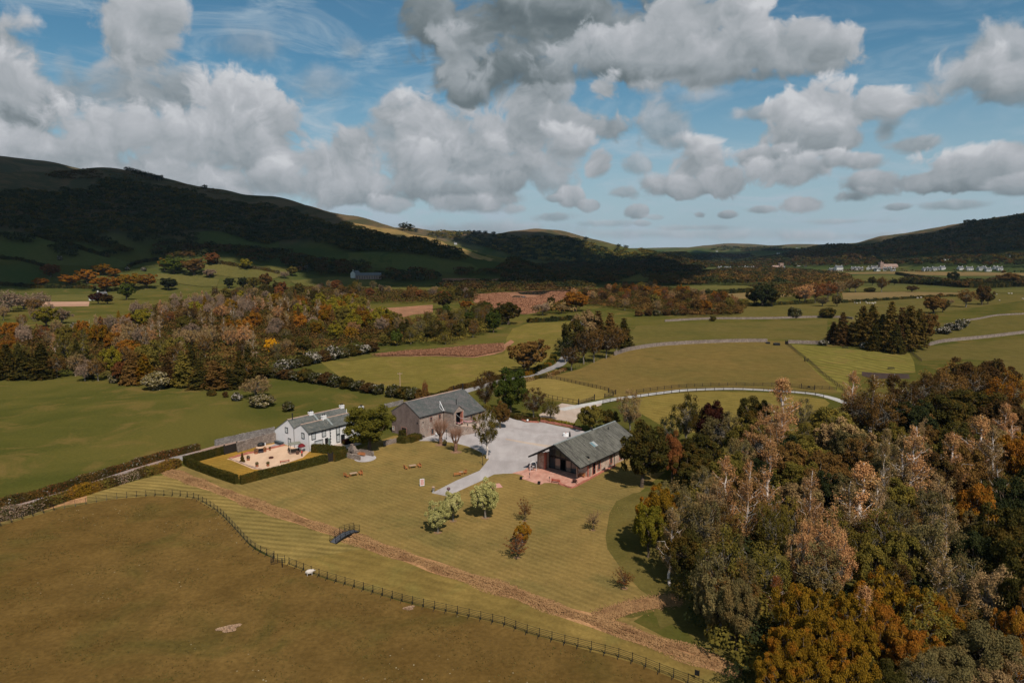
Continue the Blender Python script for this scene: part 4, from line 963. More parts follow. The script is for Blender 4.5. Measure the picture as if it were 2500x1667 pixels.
for y in (1.64, 4.0, 8.8, 12.7): q.bar((-4.7, y, gz(y) - .02), (.4, y, gz(y) - .02), .16, .22)
for x in (-4.5, -2.3): q.bar((x, -.7, 3.35), (x, 6.4, 7.35), .12, .2); q.bar((x, 13.6, 3.35), (x, 6.4, 7.35), .12, .2)
q.build('rafters', M_fence, hl)
door(hl, 'f', 2.43, .12, 2.72, 1.0, mat=M_dark, surround=.24, surmat=M_redstone)
window(hl, 'f', 4.65, .75, 2.75, .85, bars=(1,2), surround=.24, surmat=M_redstone, glass=M_glass, frame=M_trim)
window(hl, 'f', 10.25, .75, 2.75, .9, bars=(1,2), surround=.24, surmat=M_redstone, glass=M_glass, frame=M_trim)
window(hl, 'f', 15.0, .75, 2.75, .9, bars=(1,2), surround=.24, surmat=M_redstone, glass=M_glass, frame=M_trim)
def on_roof(x, y, d=.0): return (x, y, 3.42 + (y + .8) * .5667 + .23 + d)
q = MB(); c0 = Vector(on_roof(7.0, 2.9)); dy = Vector((0, .87, .493)); nn = Vector((0, -.493, .87))
q.obox(c0, (.95,0,0), dy * .85, nn * .05); rl = q.build('rooflight', M_lead, hl)
for s_ in (-.48, .48):
    q = MB(); q.obox(c0 + Vector((s_, 0, 0)) + nn * .04, (.38,0,0), dy * .72, nn * .03); q.build('pane', M_sky if s_ < 0 else M_glasspale, rl)
q = MB(); q.tube(on_roof(17.2, 4.9), on_roof(17.2, 4.9, .7), .12, .12, 8); q.build('vent_pipe', M_black, hl)
q = MB(); q.tube((11.6,6.4,7.6),(11.6,6.4,8.4),.3,.22,8); q.build('ridge_vent', M_black, hl)
# ================================================================== walls, fences, gates
LEAFN = 0
def leaf_quads(C_, N_, S_, rng, aspect=1.0, bend=0.0):
    """one small four-cornered leaf spray per centre: centres, normals, half-sizes"""
    n = len(C_); N_ = N_ / np.maximum(np.linalg.norm(N_, axis=1, keepdims=True), 1e-6)
    rv = rng.normal(size=(n, 3)); T = np.cross(N_, rv); T /= np.maximum(np.linalg.norm(T, axis=1, keepdims=True), 1e-6)
    B_ = np.cross(N_, T); S = S_[:, None]
    q = np.stack([C_ - T*S*aspect - B_*S*.35, C_ - T*S*.1*aspect - B_*S, C_ + T*S*aspect + B_*S*.2, C_ + T*S*.15*aspect + B_*S], 1)
    return q.reshape(-1, 3), np.arange(n * 4).reshape(n, 4)
def along(pts):
    p = np.array(pts, float); d = np.hypot(*(p[1:] - p[:-1]).T); s_ = np.concatenate([[0], np.cumsum(d)])
    def at(s):
        i = min(max(int(np.searchsorted(s_, s)) - 1, 0), len(d) - 1); f = (s - s_[i]) / max(d[i], 1e-6)
        q = p[i] + (p[i+1] - p[i]) * f; t_ = (p[i+1] - p[i]) / max(d[i], 1e-6); return q, t_
    return at, float(s_[-1])
def stone_wall(label, pts, h=1.3, w=.6, mat=None, cope=True, drape=False, z0=0.0, name='drystone_wall', cat='stone wall', rough=.10):
    at, L = along(pts); n = max(2, int(L / 1.2)); rs = np.random.RandomState(len(pts) + int(L * 10)); V = []; F = []
    o0, _ = at(0); zz = lambda q: (tz(q[0], q[1]) if drape else 0) + z0
    root = thing(name, label, cat, (float(o0[0]), float(o0[1]), zz(o0)))
    tops = []
    for i in range(n + 1):
        q, t_ = at(L * i / n); s_ = np.array([-t_[1], t_[0]]); z = zz(q) - zz(o0); q = q - o0
        hh = h + rs.normal() * rough; tops.append((q, s_, z + hh, t_)); ww = w / 2
        for a, b in ((-1, -.1), (-.8, hh), (.8, hh), (1, -.1)):
            jx = rs.normal() * .03; V.append((q[0] + s_[0]*ww*a + jx, q[1] + s_[1]*ww*a + jx, z + b))
    for i in range(n):
        for j in range(3): F.append((4*i+j, 4*i+j+1, 4*i+4+j+1, 4*i+4+j)[::-1])
    F.append((0,1,2,3)); F.append((4*n+3,4*n+2,4*n+1,4*n))
    me = bpy.data.meshes.new('wall_body'); me.from_pydata(V, [], F); me.materials.append(mat or M_dry); me.update(); obj('wall_body', me, root)
    if cope:
        c = MB(); at2, L2 = along(pts); m_ = max(2, int(L / .42))
        for k in range(m_):
            q, t_ = at2(L * (k + .5) / m_); s_ = np.array([-t_[1], t_[0]]); z = zz(q) - zz(o0); q = q - o0
            a = rs.uniform(.15, .2); hh = rs.uniform(.10, .17)
            c.obox((q[0], q[1], z + h + hh * .6), (t_[0]*a, t_[1]*a, rs.normal()*.03), (s_[0]*w*.42, s_[1]*w*.42, rs.normal()*.03), (rs.normal()*.02, rs.normal()*.02, hh))
        c.build('coping', mat or M_dry, root)
    return root
def post_rail(label, pts, h=1.25, gap=2.4, rails=3, post=.13, mat=None, name='post_and_rail_fence', rail_h=.10, rail_t=.04, base_z=0, cat='fence', group=None):
    at, L = along(pts); n = max(2, int(round(L / gap))); o0, _ = at(0)
    root = thing(name, label, cat, (float(o0[0]), float(o0[1]), base_z), 0, group); mat = mat or M_fence
    rl = MB(); prev = None; pm = MB(); pm.box(-post/2, -post/2, 0, post/2, post/2, h + .08); pme = pm.mesh('post', mat); extra = []
    for i in range(n + 1):
        q, t_ = at(L * i / n); p = q - o0; ang = math.atan2(t_[1], t_[0])
        if i < 99:
            o = obj('post', pme, root, (float(p[0]), float(p[1]), 0)); o.rotation_euler = (0, 0, ang)
        else: extra.append((p, ang))
        if prev is not None:
            for r_ in range(rails):
                z = h * (r_ + .75) / (rails - .25 + .0) if rails > 1 else h
                z = .3 + (h - .38) * r_ / max(rails - 1, 1)
                rl.bar((prev[0], prev[1], z), (p[0], p[1], z), rail_t, rail_h)
        prev = p
    rl.build('rails', mat, root)
    if extra:
        e = MB()
        for p, ang in extra:
            c_, s_ = math.cos(ang) * post/2, math.sin(ang) * post/2
            e.obox((p[0], p[1], h/2), (c_, s_, 0), (-s_, c_, 0), (0, 0, h/2 + .04))
        tag(e.build('posts', mat, root), kind='stuff')
    return root
def estate_fence(label, pts, gap=1.85, h=1.22, stay_side=1):
    at, L = along(pts); n = int(round(L / gap)); o0, _ = at(0)
    root = thing('estate_fence', label, 'fence', (float(o0[0]), float(o0[1]), 0))
    pm = MB(); pm.box(-.03,-.045,0,.03,.045,h+.12); pm.bar((0,-.55*stay_side,0),(0,0,.62),.05,.05); pme = pm.mesh('post', M_iron)
    rl = MB(); ex = MB(); prev = None
    for i in range(n + 1):
        q, t_ = at(L * i / n); p = q - o0; ang = math.atan2(t_[1], t_[0])
        if i < 99: o = obj('post', pme, root, (float(p[0]), float(p[1]), 0)); o.rotation_euler = (0, 0, ang)
        else:
            ex.obox((p[0], p[1], h/2+.06), (.03*math.cos(ang), .03*math.sin(ang), 0), (-.045*math.sin(ang), .045*math.cos(ang), 0), (0,0,h/2+.06))
        if prev is not None:
            for k, z in enumerate((.22,.46,.70,.95,h)): rl.bar((prev[0],prev[1],z),(p[0],p[1],z),.03,.03 if k < 4 else .04)
        prev = p
    rl.build('rails', M_iron, root)
    if ex.V: tag(ex.build('posts', M_iron, root), kind='stuff')
    return root
estate_fence('black metal estate fence curving round the brown pasture to the kissing gate', fl)
estate_fence('black metal estate fence running from the kissing gate down to the wood', [p for p in fr if p[1] > 60 and p[0] < 60])
# kissing gate
kg = P(*Z5(1450, 692)); gq = thing('kissing_gate', 'black metal kissing gate between the two runs of estate fence', 'gate', (kg[0], kg[1], 0), -.55)
q = MB(); R0 = .95
for k, z in enumerate((.1,.4,.7,1.0,1.35)):
    for i in range(7):
        a, b = math.pi + math.pi*i/7, math.pi + math.pi*(i+1)/7
        q.bar((R0*math.cos(a)*.6-.5, R0*math.sin(a), z), (R0*math.cos(b)*.6-.5, R0*math.sin(b), z), .035, .035)
for x in (-1.05, .05): q.tube((x, 0, 0), (x, 0, 1.6), .05)
q.build('hoop', M_iron, gq)
q = MB(); 
for z in (.15,.5,.85,1.2): q.bar((.1,.1,z),(1.1,.55,z),.035,.035)
q.tube((1.12,.56,0),(1.12,.56,1.45),.045); q.build('swing_gate', M_iron, gq)
q = MB(); q.tube((1.75,-.55,0),(1.75,-.55,1.5),.06); q.tube((2.0,-.68,0),(2.0,-.68,1.45),.05)
for z in (.2,.5,.8,1.1,1.35): q.bar((1.75,-.55,z),(2.0,-.68,z),.04,.04)
q.build('gate_post', M_iron, gq)
bp_ = P(*Z6(1600,1530)); bb = thing('fence_sign', 'small black sign panel fixed to the estate fence near the wood', 'sign', (bp_[0], bp_[1], 0), -.5)
q = MB(); q.box(-.02,-.02,0,.02,.02,1.35); q.box(.5,-.02,0,.54,.02,1.35); q.build('post', M_iron, bb)
q = MB(); q.box(-.02,-.05,.55,.56,-.02,1.25); q.build('panel', M_black, bb)
# timber fences
trk = spline(TRACK, 2.4)
def offset(pts, d):
    out_ = []
    for i in range(len(pts)):
        a = pts[max(0,i-1)]; b = pts[min(len(pts)-1,i+1)]; L = math.hypot(b[0]-a[0], b[1]-a[1]); out_.append((pts[i][0] - (b[1]-a[1])/L*d, pts[i][1] + (b[0]-a[0])/L*d))
    return out_
nearf = offset(trk, -2.6); farf = offset(trk, 4.2)
i0 = next(i for i, p in enumerate(trk) if pix(*p, 0)[0] > 1455); i1 = next(i for i, p in enumerate(trk) if pix(*p, 0)[0] > 2030)
post_rail('dark post and rail fence on the near side of the white track', nearf[i0:i1], gap=3.6, rails=3)
farp = W_(Z7, [(640,562),(800,540),(1000,520),(1260,508),(1500,507),(1750,512),(1890,522)])
post_rail('dark post and rail fence on the far side of the white track', spline(farp, 3), gap=3.4, rails=3)
post_rail('short dark fence from the field gate to the corner of the striped paddock', W_(Z7, [(2005,530),(2170,540)]), gap=2.4)
post_rail('long dark rail fence running down between the brown field and the striped paddock', W_(Z7, [(1955,318),(2060,418),(2260,572)]), gap=2.6, rails=3)
post_rail('upper dark rail fence climbing to the stone wall corner', W_(Z7, [(1785,185),(1860,245),(1940,308)]), gap=2.6, rails=3)
post_rail('dark rail fence between the small mown paddock and the big field', W_(ZB, [(1600,92),(1700,95),(1800,104),(1950,138),(2150,180),(2300,215)]), gap=2.3)
post_rail('dark rail fence along the near edge of the small mown paddock', W_(ZB, [(1640,258),(1760,290),(1880,312),(2005,338)]), gap=2.3, rails=2)
post_rail('dark rail fence on the right edge of the striped paddock', W_(ZH, [(1225,600),(1300,660),(1370,715)]), gap=2.6)
post_rail('thin wire fence beside the lane under the birch copse', W_(Z7, [(20,430),(170,375),(320,320),(470,262)]), gap=4.0, rails=2, post=.09, rail_h=.03, name='wire_fence')
def field_gate(label, a, b, h=1.4, name='field_gate', board=False):
    L = math.hypot(b[0]-a[0], b[1]-a[1]); g_ = thing(name, label, 'gate', (a[0], a[1], 0), math.atan2(b[1]-a[1], b[0]-a[0]))
    for x in (0, L):
        q = MB(); q.box(x-.12,-.12,0,x+.12,.12,h+.35); q.build('gate_post', M_fence, g_)
    q = MB()
    if board:
        for k in range(int(L/.16)): q.box(.14+k*.16,-.03,.08,.14+k*.16+.14,.03,h)
    else:
        for z in (.2,.45,.72,1.0,1.28): q.box(.14,-.03,z,L-.14,.03,z+.09)
        q.bar((.2,0,.2),(L-.2,0,1.3),.03,.08); q.box(L/2-.04,-.04,.2,L/2+.04,.04,1.37)
    q.build('gate_leaf', M_fence, g_)
    return g_
def pg(conv, a, b): return P(*conv(*a)), P(*conv(*b))
gt = field_gate('dark five bar gate with a small sign in the fence above the white track', *pg(Z7, (1900,528), (2002,540)), h=1.6)
q = MB(); q.box(2.3,-.08,.7,3.2,-.04,1.35); q.build('sign_panel', M_black, gt)
field_gate('dark double gate at the corner of the small paddock beside the gravel', *pg(ZB, (2010,345), (2160,300)), h=1.8)
field_gate('dark gate with a sign at the far corner of the small paddock', *pg(ZB, (2260,278), (2340,262)), h=1.2)
field_gate('dark gate at the end of the rail fence beside the track', *pg(Z7, (425,560), (480,572)), h=1.4)
field_gate('small dark gate half way down the long paddock fence', *pg(Z7, (1925,318), (1950,325)), h=1.6)
field_gate('dark gate at the stone wall corner above the striped paddock', *pg(Z7, (1778,190), (1797,192)), h=1.9, board=True)
field_gate('black boarded driveway gate at the end of the clipped hedge', *pg(ZA, (583,822), (703,790)), h=2.3, name='boarded_gate', board=True)
field_gate('black boarded garden gate set in the clipped hedge facing the lawn', *pg(ZA, (1575,893), (1618,884)), h=2.1, name='garden_gate', board=True)
# stone walls
stone_wall('long curved drystone wall across the right hand pastures', spline(W_(Z7, [(470,275),(560,245),(640,228),(800,205),(1000,190),(1250,178),(1500,172),(1640,172)]), 3), h=1.7)
stone_wall('straight drystone wall from the paddock gate to the larches', spline(W_(Z7, [(1800,182),(1900,185),(2000,188),(2060,192)]), 3), h=1.7)
stone_wall('far drystone wall running behind the thorn trees', spline(W_(Z3, [(60,615),(350,600),(700,598),(1000,590),(1180,590),(1260,600)]), 3), h=1.3)
stone_wall('drystone wall crossing the slope at the right edge', spline(W_(Z3, [(1745,768),(1850,745),(2100,720),(2352,690),(2500,672)]), 3), h=1.6)
stone_wall('tumbled drystone wall beside the fallen blossom bushes', spline(W_(Z3, [(1960,612),(2060,600),(2180,578),(2352,568),(2500,560)]), 3), h=1.0, rough=.25)
stone_wall('drystone wall behind the farm lane, upper of the pair', W_(ZA, [(492,738),(700,690),(900,645),(1062,612)]), h=1.5, mat=M_drygrey)
stone_wall('stone courtyard wall between the boarded gate and the farmhouse', W_(ZA, [(706,800),(800,770),(950,725),(1072,700)]), h=2.4, mat=M_dry)
stone_wall('low grey wall running behind the barn towards the field', W_(ZD, [(70,520),(250,480),(420,440)]), h=1.2, mat=M_drygrey)
stone_wall('low stone wall under the round tree beside the barn', W_(ZD, [(60,1240),(180,1200),(300,1175)]), h=1.0, mat=M_dry)
stone_wall('low red sandstone kerb wall dividing the courtyard gravel', W_(ZK, [(0,590),(250,520),(520,450),(760,400),(1100,320),(1580,205)]), h=.45, w=.4, mat=M_redstone, cope=False, name='kerb_wall')
stone_wall('pale stone kerb along the front edge of the courtyard', W_(ZK, [(40,600),(330,700),(640,830),(800,880),(930,885)]), h=.3, w=.35, mat=M_cope, cope=False, name='kerb_wall')
stone_wall('low red sandstone edge wall round the patio corner', W_(ZE, [(1975,1078),(1700,1210),(1460,1345),(1370,1390),(1150,1505),(900,1425)]), h=.30, w=.4, mat=M_redstone, cope=False, name='kerb_wall')
stone_wall('low bank wall between the two gravel yards', W_(ZE, [(550,235),(800,275),(1000,310),(1180,350),(1330,395)]), h=.6, w=.5, mat=M_redstone, cope=False, name='kerb_wall')
stone_wall('brown edging wall under the green tree by the yard', W_(ZE, [(-60,120),(0,150),(260,230),(520,250)]), h=.5, w=.5, mat=M_redstone, cope=False, name='kerb_wall')
# footbridge over the ditch
fbA, fbB = P(*Z5(1738,590)), P(*Z5(1862,527)); L = math.hypot(fbB[0]-fbA[0], fbB[1]-fbA[1])
br_ = thing('footbridge', 'black metal arched footbridge with railings over the orange ditch', 'bridge', (fbA[0], fbA[1], 0), math.atan2(fbB[1]-fbA[1], fbB[0]-fbA[0]))
NSEG = 14; arc = lambda x: .12 + .5 * math.sin(math.pi * min(max(x / L, 0), 1))
for side in (0,):
    q = MB()
    for i in range(NSEG):
        x0, x1 = L*i/NSEG, L*(i+1)/NSEG
        q.bar((x0, 0, arc(x0)), (x1, 0, arc(x1)), 1.35, .07)
    q.build('deck', simple('bridge_deck', (.085,.085,.095), .5, .15, 3), br_)
for s_ in (-.70, .70):
    q = MB()
    for i in range(NSEG):
        x0, x1 = L*i/NSEG, L*(i+1)/NSEG; q.bar((x0, s_, arc(x0)-.06), (x1, s_, arc(x1)-.06), .07, .26)
    q.build('beam', M_black, br_)
    q = MB()
    for k in range(6):
        x = L*k/5; q.tube((x, s_, arc(x)), (x, s_, arc(x)+1.4), .045)
    for z in (.35,.7,1.05,1.35):
        for i in range(NSEG):
            x0, x1 = L*i/NSEG, L*(i+1)/NSEG; q.bar((x0, s_, arc(x0)+z), (x1, s_, arc(x1)+z), .035, .035)
    q.build('railing', M_iron, br_)

# ================================================================== garden furniture and yard things
def bench(label, x, y, rz, w=1.5, mat=None, name='garden_bench', back=True, arch=False, cat='bench', group=None):
    mat = mat or M_wood; b = thing(name, label, cat, (x, y, 0), rz, group)
    q = MB()
    for i in range(4): q.box(-w/2, -.28+i*.14, .42, w/2, -.28+i*.14+.12, .46)
    q.build('seat', mat, b)
    if back:
        q = MB(); q.box(-w/2, .24, .86, w/2, .29, .96); q.box(-w/2, .24, .5, w/2, .29, .57)
        for i in range(int(w/.14)): q.box(-w/2+.05+i*.14, .25, .57, -w/2+.12+i*.14, .28, .86)
        if arch:
            for i in range(8):
                a, c = math.pi*i/8, math.pi*(i+1)/8; q.bar((w*.38*math.cos(a), .265, .95+.22*math.sin(a)), (w*.38*math.cos(c), .265, .95+.22*math.sin(c)), .05, .08)
        q.build('backrest', mat, b)
    for sx in (-1, 1):
        for sy in (-.27, .27):
            q = MB(); q.box(sx*(w/2-.05)-.035, sy-.035, 0, sx*(w/2-.05)+.035, sy+.035, .64 if sy < 0 else (.95 if back else .64)); q.build('leg', mat, b)
        if back:
            q = MB(); q.box(sx*(w/2-.05)-.045, -.3, .62, sx*(w/2-.05)+.045, .26, .67); q.build('armrest', mat, b)
    return b
def table(label, x, y, rz, w=1.3, d=.8, mat=None, top=None):
    mat = mat or M_wood; b = thing('garden_table', label, 'table', (x, y, 0), rz)
    q = MB()
    for i in range(5): q.box(-w/2, -d/2+i*d/5, .70, w/2, -d/2+i*d/5+d/5-.015, .74)
    q.build('tabletop', top or M_woodpale, b)
    for sx in (-1, 1):
        for sy in (-1, 1):
            q = MB(); q.box(sx*(w/2-.08)-.04, sy*(d/2-.08)-.04, 0, sx*(w/2-.08)+.04, sy*(d/2-.08)+.04, .70); q.build('leg', mat, b)
    return b
def G(conv, x, y): return P(*conv(x, y))
# three seating groups on the lawn (scale up slightly: wide garden sets)
for (conv, c, names, rz) in ((ZB, (420,950), 'nearest the stone barn', .45), (ZA, (1815,1025), 'nearest the hedge', .55), (ZB, (880,1020), 'beside the gravel path', .50)):
    x, y = G(conv, *c); cx_, sx_ = math.cos(rz), math.sin(rz)
    if 'path' in names:
        bench('orange teak bench with its back to the camera on the lawn beside the gravel path', x - .7, y - .5, rz + math.pi - .25, 1.7)
        bench('orange teak armchair facing the bench beside the gravel path', x + 1.1*cx_, y + 1.1*sx_ + .6, rz - 1.35, .8, name='garden_chair', cat='chair')
        table('low square teak table between bench and armchair beside the path', x + .1, y + .4, rz, .9, .7)
    else:
        table('teak garden table of the seating group ' + names, x, y, rz, 1.7, 1.0)
        a = 'barn' in names
        bench(('left' if a else 'left curved') + ' teak bench of the seating group ' + names, x - 1.7*cx_, y - 1.7*sx_, rz + math.pi/2 + (0 if a else .2), 1.6, arch=not a)
        bench(('right' if a else 'right curved') + ' teak bench of the seating group ' + names, x + 1.7*cx_, y + 1.7*sx_, rz - math.pi/2, 1.6, arch=not a)
x, y = G(ZB, 512, 1125)
b = thing('picture_frame_board', 'white ornate picture frame board standing on the lawn', 'sign', (x, y, 0), .35)
q = MB(); q.box(-.5,-.04,.15,-.4,.04,1.75); q.box(.4,-.04,.15,.5,.04,1.75); q.box(-.4,-.04,1.65,.4,.04,1.75); q.box(-.4,-.04,.15,.4,.04,.27); q.build('frame', M_whitep, b)
q = MB(); q.box(-.4,-.01,.27,.4,.02,1.65); q.build('panel', M_pink, b)
q = MB(); q.bar((-.45,0,.2),(-.45,.6,0),.05,.05); q.bar((.45,0,.2),(.45,.6,0),.05,.05); q.bar((0,.05,1.6),(0,.8,0),.05,.05); q.build('easel_leg', M_whitep, b)
def urn(label, x, y, kind):
    b = thing('garden_urn', label, 'urn', (x, y, 0))
    if kind == 0:
        q = MB(); q.lathe([(.32,0),(.32,.1),(.2,.2),(.22,.5),(.34,.75),(.36,.8)], 12); q.build('pedestal', M_grey, b)
        q = MB(); q.lathe([(.12,.8),(.3,1.0),(.36,1.2),(.30,1.25)], 12); q.build('bowl', M_woodpale, b)
    else:
        q = MB(); q.lathe([(.2,0),(.2,.1),(.08,.15),(.07,.8),(.12,.85)], 10); q.build('pedestal', M_grey, b)
        q = MB(); q.lathe([(.1,.85),(.36,1.05),(.42,1.3),(.3,1.5),(.05,1.55)], 12); q.build('bowl', simple('plum_planting', (.16,.09,.10), .9, .4, 8), b)
urn('pale stone urn at the left corner of the gravel path end', *G(ZB, 620, 1180), 0)
urn('round dark planted urn at the right corner of the gravel path end', *G(ZB, 765, 1200), 1)
x, y = G(ZB, 1218, 1120)
bl = thing('picnic_blanket', 'pink striped picnic blanket lying on the lawn behind the pale tree', 'blanket', (x, y, 0), .3)
m, t, out = new_mat('striped_blanket'); tcn = t.node('ShaderNodeTexCoord'); sp = t.node('ShaderNodeSeparateXYZ'); t.l.new(tcn.outputs['Object'], sp.inputs[0])
f = t.math('GREATER_THAN', t.math('SINE', t.math('MULTIPLY', sp.outputs[1], 9.0)), 0.0); bs = t.node('ShaderNodeBsdfDiffuse')
t.l.new(t.mix(f, (.62,.40,.34,1), (.50,.18,.14,1)), bs.inputs[0]); t.l.new(bs.outputs[0], out.inputs[0])
q = MB(); q.box(-1.2,-1.3,.015,1.2,1.3,.05); q.build('blanket_cloth', m, bl); 
q = MB()
for i in range(12): q.box(-1.2+i*.2,-1.42,.015,-1.12+i*.2,-1.3,.03)
q.build('fringe', M_pink, bl)
def lamp_post(label, x, y, h=3.0):
    b = thing('lamp_post', label, 'lamp post', (x, y, 0))
    q = MB(); q.lathe([(.16,0),(.16,.1),(.09,.3),(.06,.5),(.05,h-.55),(.09,h-.5)], 8); q.build('pole', M_iron, b)
    q = MB(); q.lathe([(.10,h-.5),(.19,h-.12)], 6); q.build('lantern', M_glass, b)
    q = MB(); q.lathe([(.24,h-.12),(.05,h+.08),(.03,h+.18)], 6); q.build('lantern_cap', M_iron, b)
lamp_post('black lamp post where the lawn meets the gravel path', *G(ZB, 1092, 920))
lamp_post('black lamp post in front of the entrance ramp wall', *G(ZD, 1660, 1008), 2.8)
lamp_post('black lamp post beside the pollarded tree and gravel', *G(ZD, 1255, 1110), 2.6)
lamp_post('black lamp post against the barn wall by the notice board', *G(ZD, 1885, 900), 3.2)
for lab, cc in (('black bollard at the foot of the ramp coping', (1808,1055)), ('black bollard half way up the entrance ramp', (1730,990))):
    x, y = G(ZD, *cc); b = thing('bollard', lab, 'bollard', (x, y, 0)); q = MB(); q.lathe([(.12,0),(.11,.9),(.14,.95),(.14,1.05),(.06,1.2)], 8); q.build('bollard_post', M_iron, b)
    q = MB(); q.lathe([(.155,.5),(.155,.6)], 8); q.build('band', M_grey, b)
def tub(label, x, y, r=.4, plant=True, mat=None, h=.5, name='planter', pc=(.10,.075,.02)):
    b = thing(name, label, 'planter', (x, y, 0)); q = MB(); q.lathe([(r*.8,0),(r,h),(r*1.05,h+.04),(r*.9,h+.04)], 10); q.build('pot', mat or M_terra, b)
    if plant:
        rs = np.random.RandomState(int(abs(x*37+y*11)) % 9999); n = 260; d_ = rs.normal(size=(n,3)); d_ /= np.linalg.norm(d_, axis=1, keepdims=True)
        C_ = d_ * r * rs.uniform(.7, 1.15, (n,1)) * [1,1,1.1] + [0,0,h+r*.8]; V, F = leaf_quads(C_, d_ + rs.normal(size=(n,3))*.4, np.full(n, r*.22), rs)
        mesh_np('plant', V, F, [simple('planter_foliage', pc, .9, .4, 8)], parent=b)
    return b
tub('terracotta tub of clipped box nearest the courtyard corner', *G(ZK, 795, 815), .38)
tub('terracotta tub of clipped box second along the courtyard edge', *G(ZK, 1110, 795), .36)
tub('small terracotta pot on the red kerb wall near the house', *G(ZK, 1165, 345), .28)
tub('orange terracotta pot at the right of the dark garden seat', *G(ZK, 1020, 385), .42, pc=(.30,.13,.05))
tub('terracotta pot cluster at the left of the dark garden seat', *G(ZK, 770, 440), .5, pc=(.25,.12,.06))
tub('rusty potted shrub beside the upright evergreen in the courtyard', *G(ZK, 545, 630), .4, pc=(.12,.08,.05))
tub('dark tub with white top on the grass left of the patio', *G(ZE, 172, 1335), .33, False, M_black, .6)
tub('dark tub with white top at the patio step corner', *G(ZE, 518, 1425), .33, False, M_black, .6)
tub('black tub with a leafy plant on the entrance ramp', *G(ZD, 1720, 985), .4, True, M_black, .5)
tub('dark tub with ivy at the foot of the swinging pollard', *G(ZD, 1222, 1235), .55, True, M_black, .5)
x, y = G(ZK, 1200, 570); b = thing('fire_pit', 'round rusty fire pit in the middle of the courtyard', 'fire pit', (x, y, 0))
q = MB(); q.lathe([(.5,0),(.58,.12),(.6,.34),(.52,.34),(.48,.2)], 16); q.build('bowl', simple('rusty_iron', (.13,.04,.025), .8, .3, 6), b)
q = MB(); q.lathe([(.46,.2),(.3,.28),(.05,.3)], 12); q.build('embers', M_dark, b)
x, y = G(ZK, 1590, 690); b = bench('rusty red low bench on the courtyard gravel near the hedge', x, y, .55, 2.2, M_redwood, back=False)
x, y = G(ZK, 905, 410); b = thing('garden_sofa', 'dark purple garden sofa by the red kerb wall', 'sofa', (x, y, 0), .5)
q = MB(); q.box(-.6,-.4,.15,.6,.4,.5); q.build('seat', simple('plum_cushion', (.05,.035,.045), .9, .3, 5), b); q = MB(); q.box(-.6,.3,.5,.6,.45,1.0); q.build('backrest', M_dark, b)
for sx in (-.52,.52):
    q = MB(); q.box(sx-.05,-.35,0,sx+.05,.4,.15); q.build('leg', M_iron, b)
x, y = G(ZA, 1105, 712); b = thing('storage_box', 'long blue grey storage box against the white gable', 'storage box', (-63.0, 179.4, 0), TH + math.pi/2)
q = MB(); q.box(-1.6,-.4,0,1.6,.4,.75); q.build('box_body', M_slatebox, b); q = MB(); q.box(-1.65,-.45,.75,1.65,.45,.84); q.build('lid', simple('grey_lid', (.075,.095,.105), .5, .1, 3), b)
x, y = G(ZA, 930, 740); b = thing('covered_barbecue', 'black covered barbecue against the stone courtyard wall', 'barbecue', (x, y, 0), .6)
q = MB(); q.lathe([(.75,0),(.8,.55),(.62,.85),(.25,1.05),(.05,1.1)], 9); o = q.build('cover', M_black, b); o.scale = (1.25,.7,1)
q = MB(); q.tube((1.1,0,0),(1.1,0,.75),.14); q.build('gas_bottle', M_whitep, b)
x, y = G(ZA, 1732, 850); b = thing('green_bin', 'small green bin at the end of the clipped hedge', 'bin', (x, y, 0), .5)
q = MB(); q.box(-.55,-.35,0,.55,.35,.8); q.build('bin_body', M_green, b); q = MB(); q.box(-.58,-.38,.8,.58,.38,.88); q.build('lid', simple('dark_green_lid', (.004,.06,.04), .4, .1, 3), b)
# courtyard shelter with parasol and barrels
x, y = G(ZK, 1880, 400); b = thing('garden_shelter', 'small wooden shelter with a grey canopy at the white gable', 'shelter', (x, y, 0), .55)
q = MB(); q.box(-1.5,-1.1,2.35,1.5,1.1,2.45); V0 = len(q.V); q.V += [(-1.6,-1.2,2.45),(1.6,-1.2,2.45),(1.6,1.2,2.45),(-1.6,1.2,2.45),(-.4,0,2.85),(.4,0,2.85)]
q.F += [(V0,V0+1,V0+5,V0+4),(V0+2,V0+3,V0+4,V0+5),(V0+1,V0+2,V0+5),(V0+3,V0,V0+4),(V0+3,V0+2,V0+1,V0)]; q.build('canopy', M_tan, b)
for sx in (-1.3, 1.3):
    for sy in (-.95, .95):
        q = MB(); q.box(sx-.06,sy-.06,0,sx+.06,sy+.06,2.35); q.build('post', M_oakpost, b)
q = MB(); q.box(-1.6,-1.2,.02,1.9,1.2,.10); q.build('deck', simple('brown_deck', (.20,.12,.09), .8, .2, 4), b)
q = MB(); q.box(-.9,-.2,.1,1.1,.6,.85); q.build('counter', M_fence, b)
px_, py_ = G(ZK, 2080, 400); b = thing('red_parasol', 'dark red half closed parasol beside the garden shelter', 'parasol', (px_, py_, 0))
q = MB(); q.tube((0,0,0),(0,0,2.4),.04); q.build('pole', M_oakpost, b); q = MB(); q.lathe([(.95,1.55),(1.0,1.7),(.6,2.15),(.05,2.45)], 9); q.build('canopy', simple('dark_red_canvas', (.16,.012,.015), .9, .2, 3), b)
bx_, by_ = G(ZK, 1960, 455); tub('brown half barrel in front of the garden shelter', bx_, by_, .42, False, simple('barrel_oak', (.13,.065,.045), .8, .3, 6), .8, 'barrel')
bx_, by_ = G(ZK, 1730, 375); bench('small dark chair at the left of the garden shelter', bx_, by_, 1.2, .7, M_fence, name='garden_chair', cat='chair')
q = None
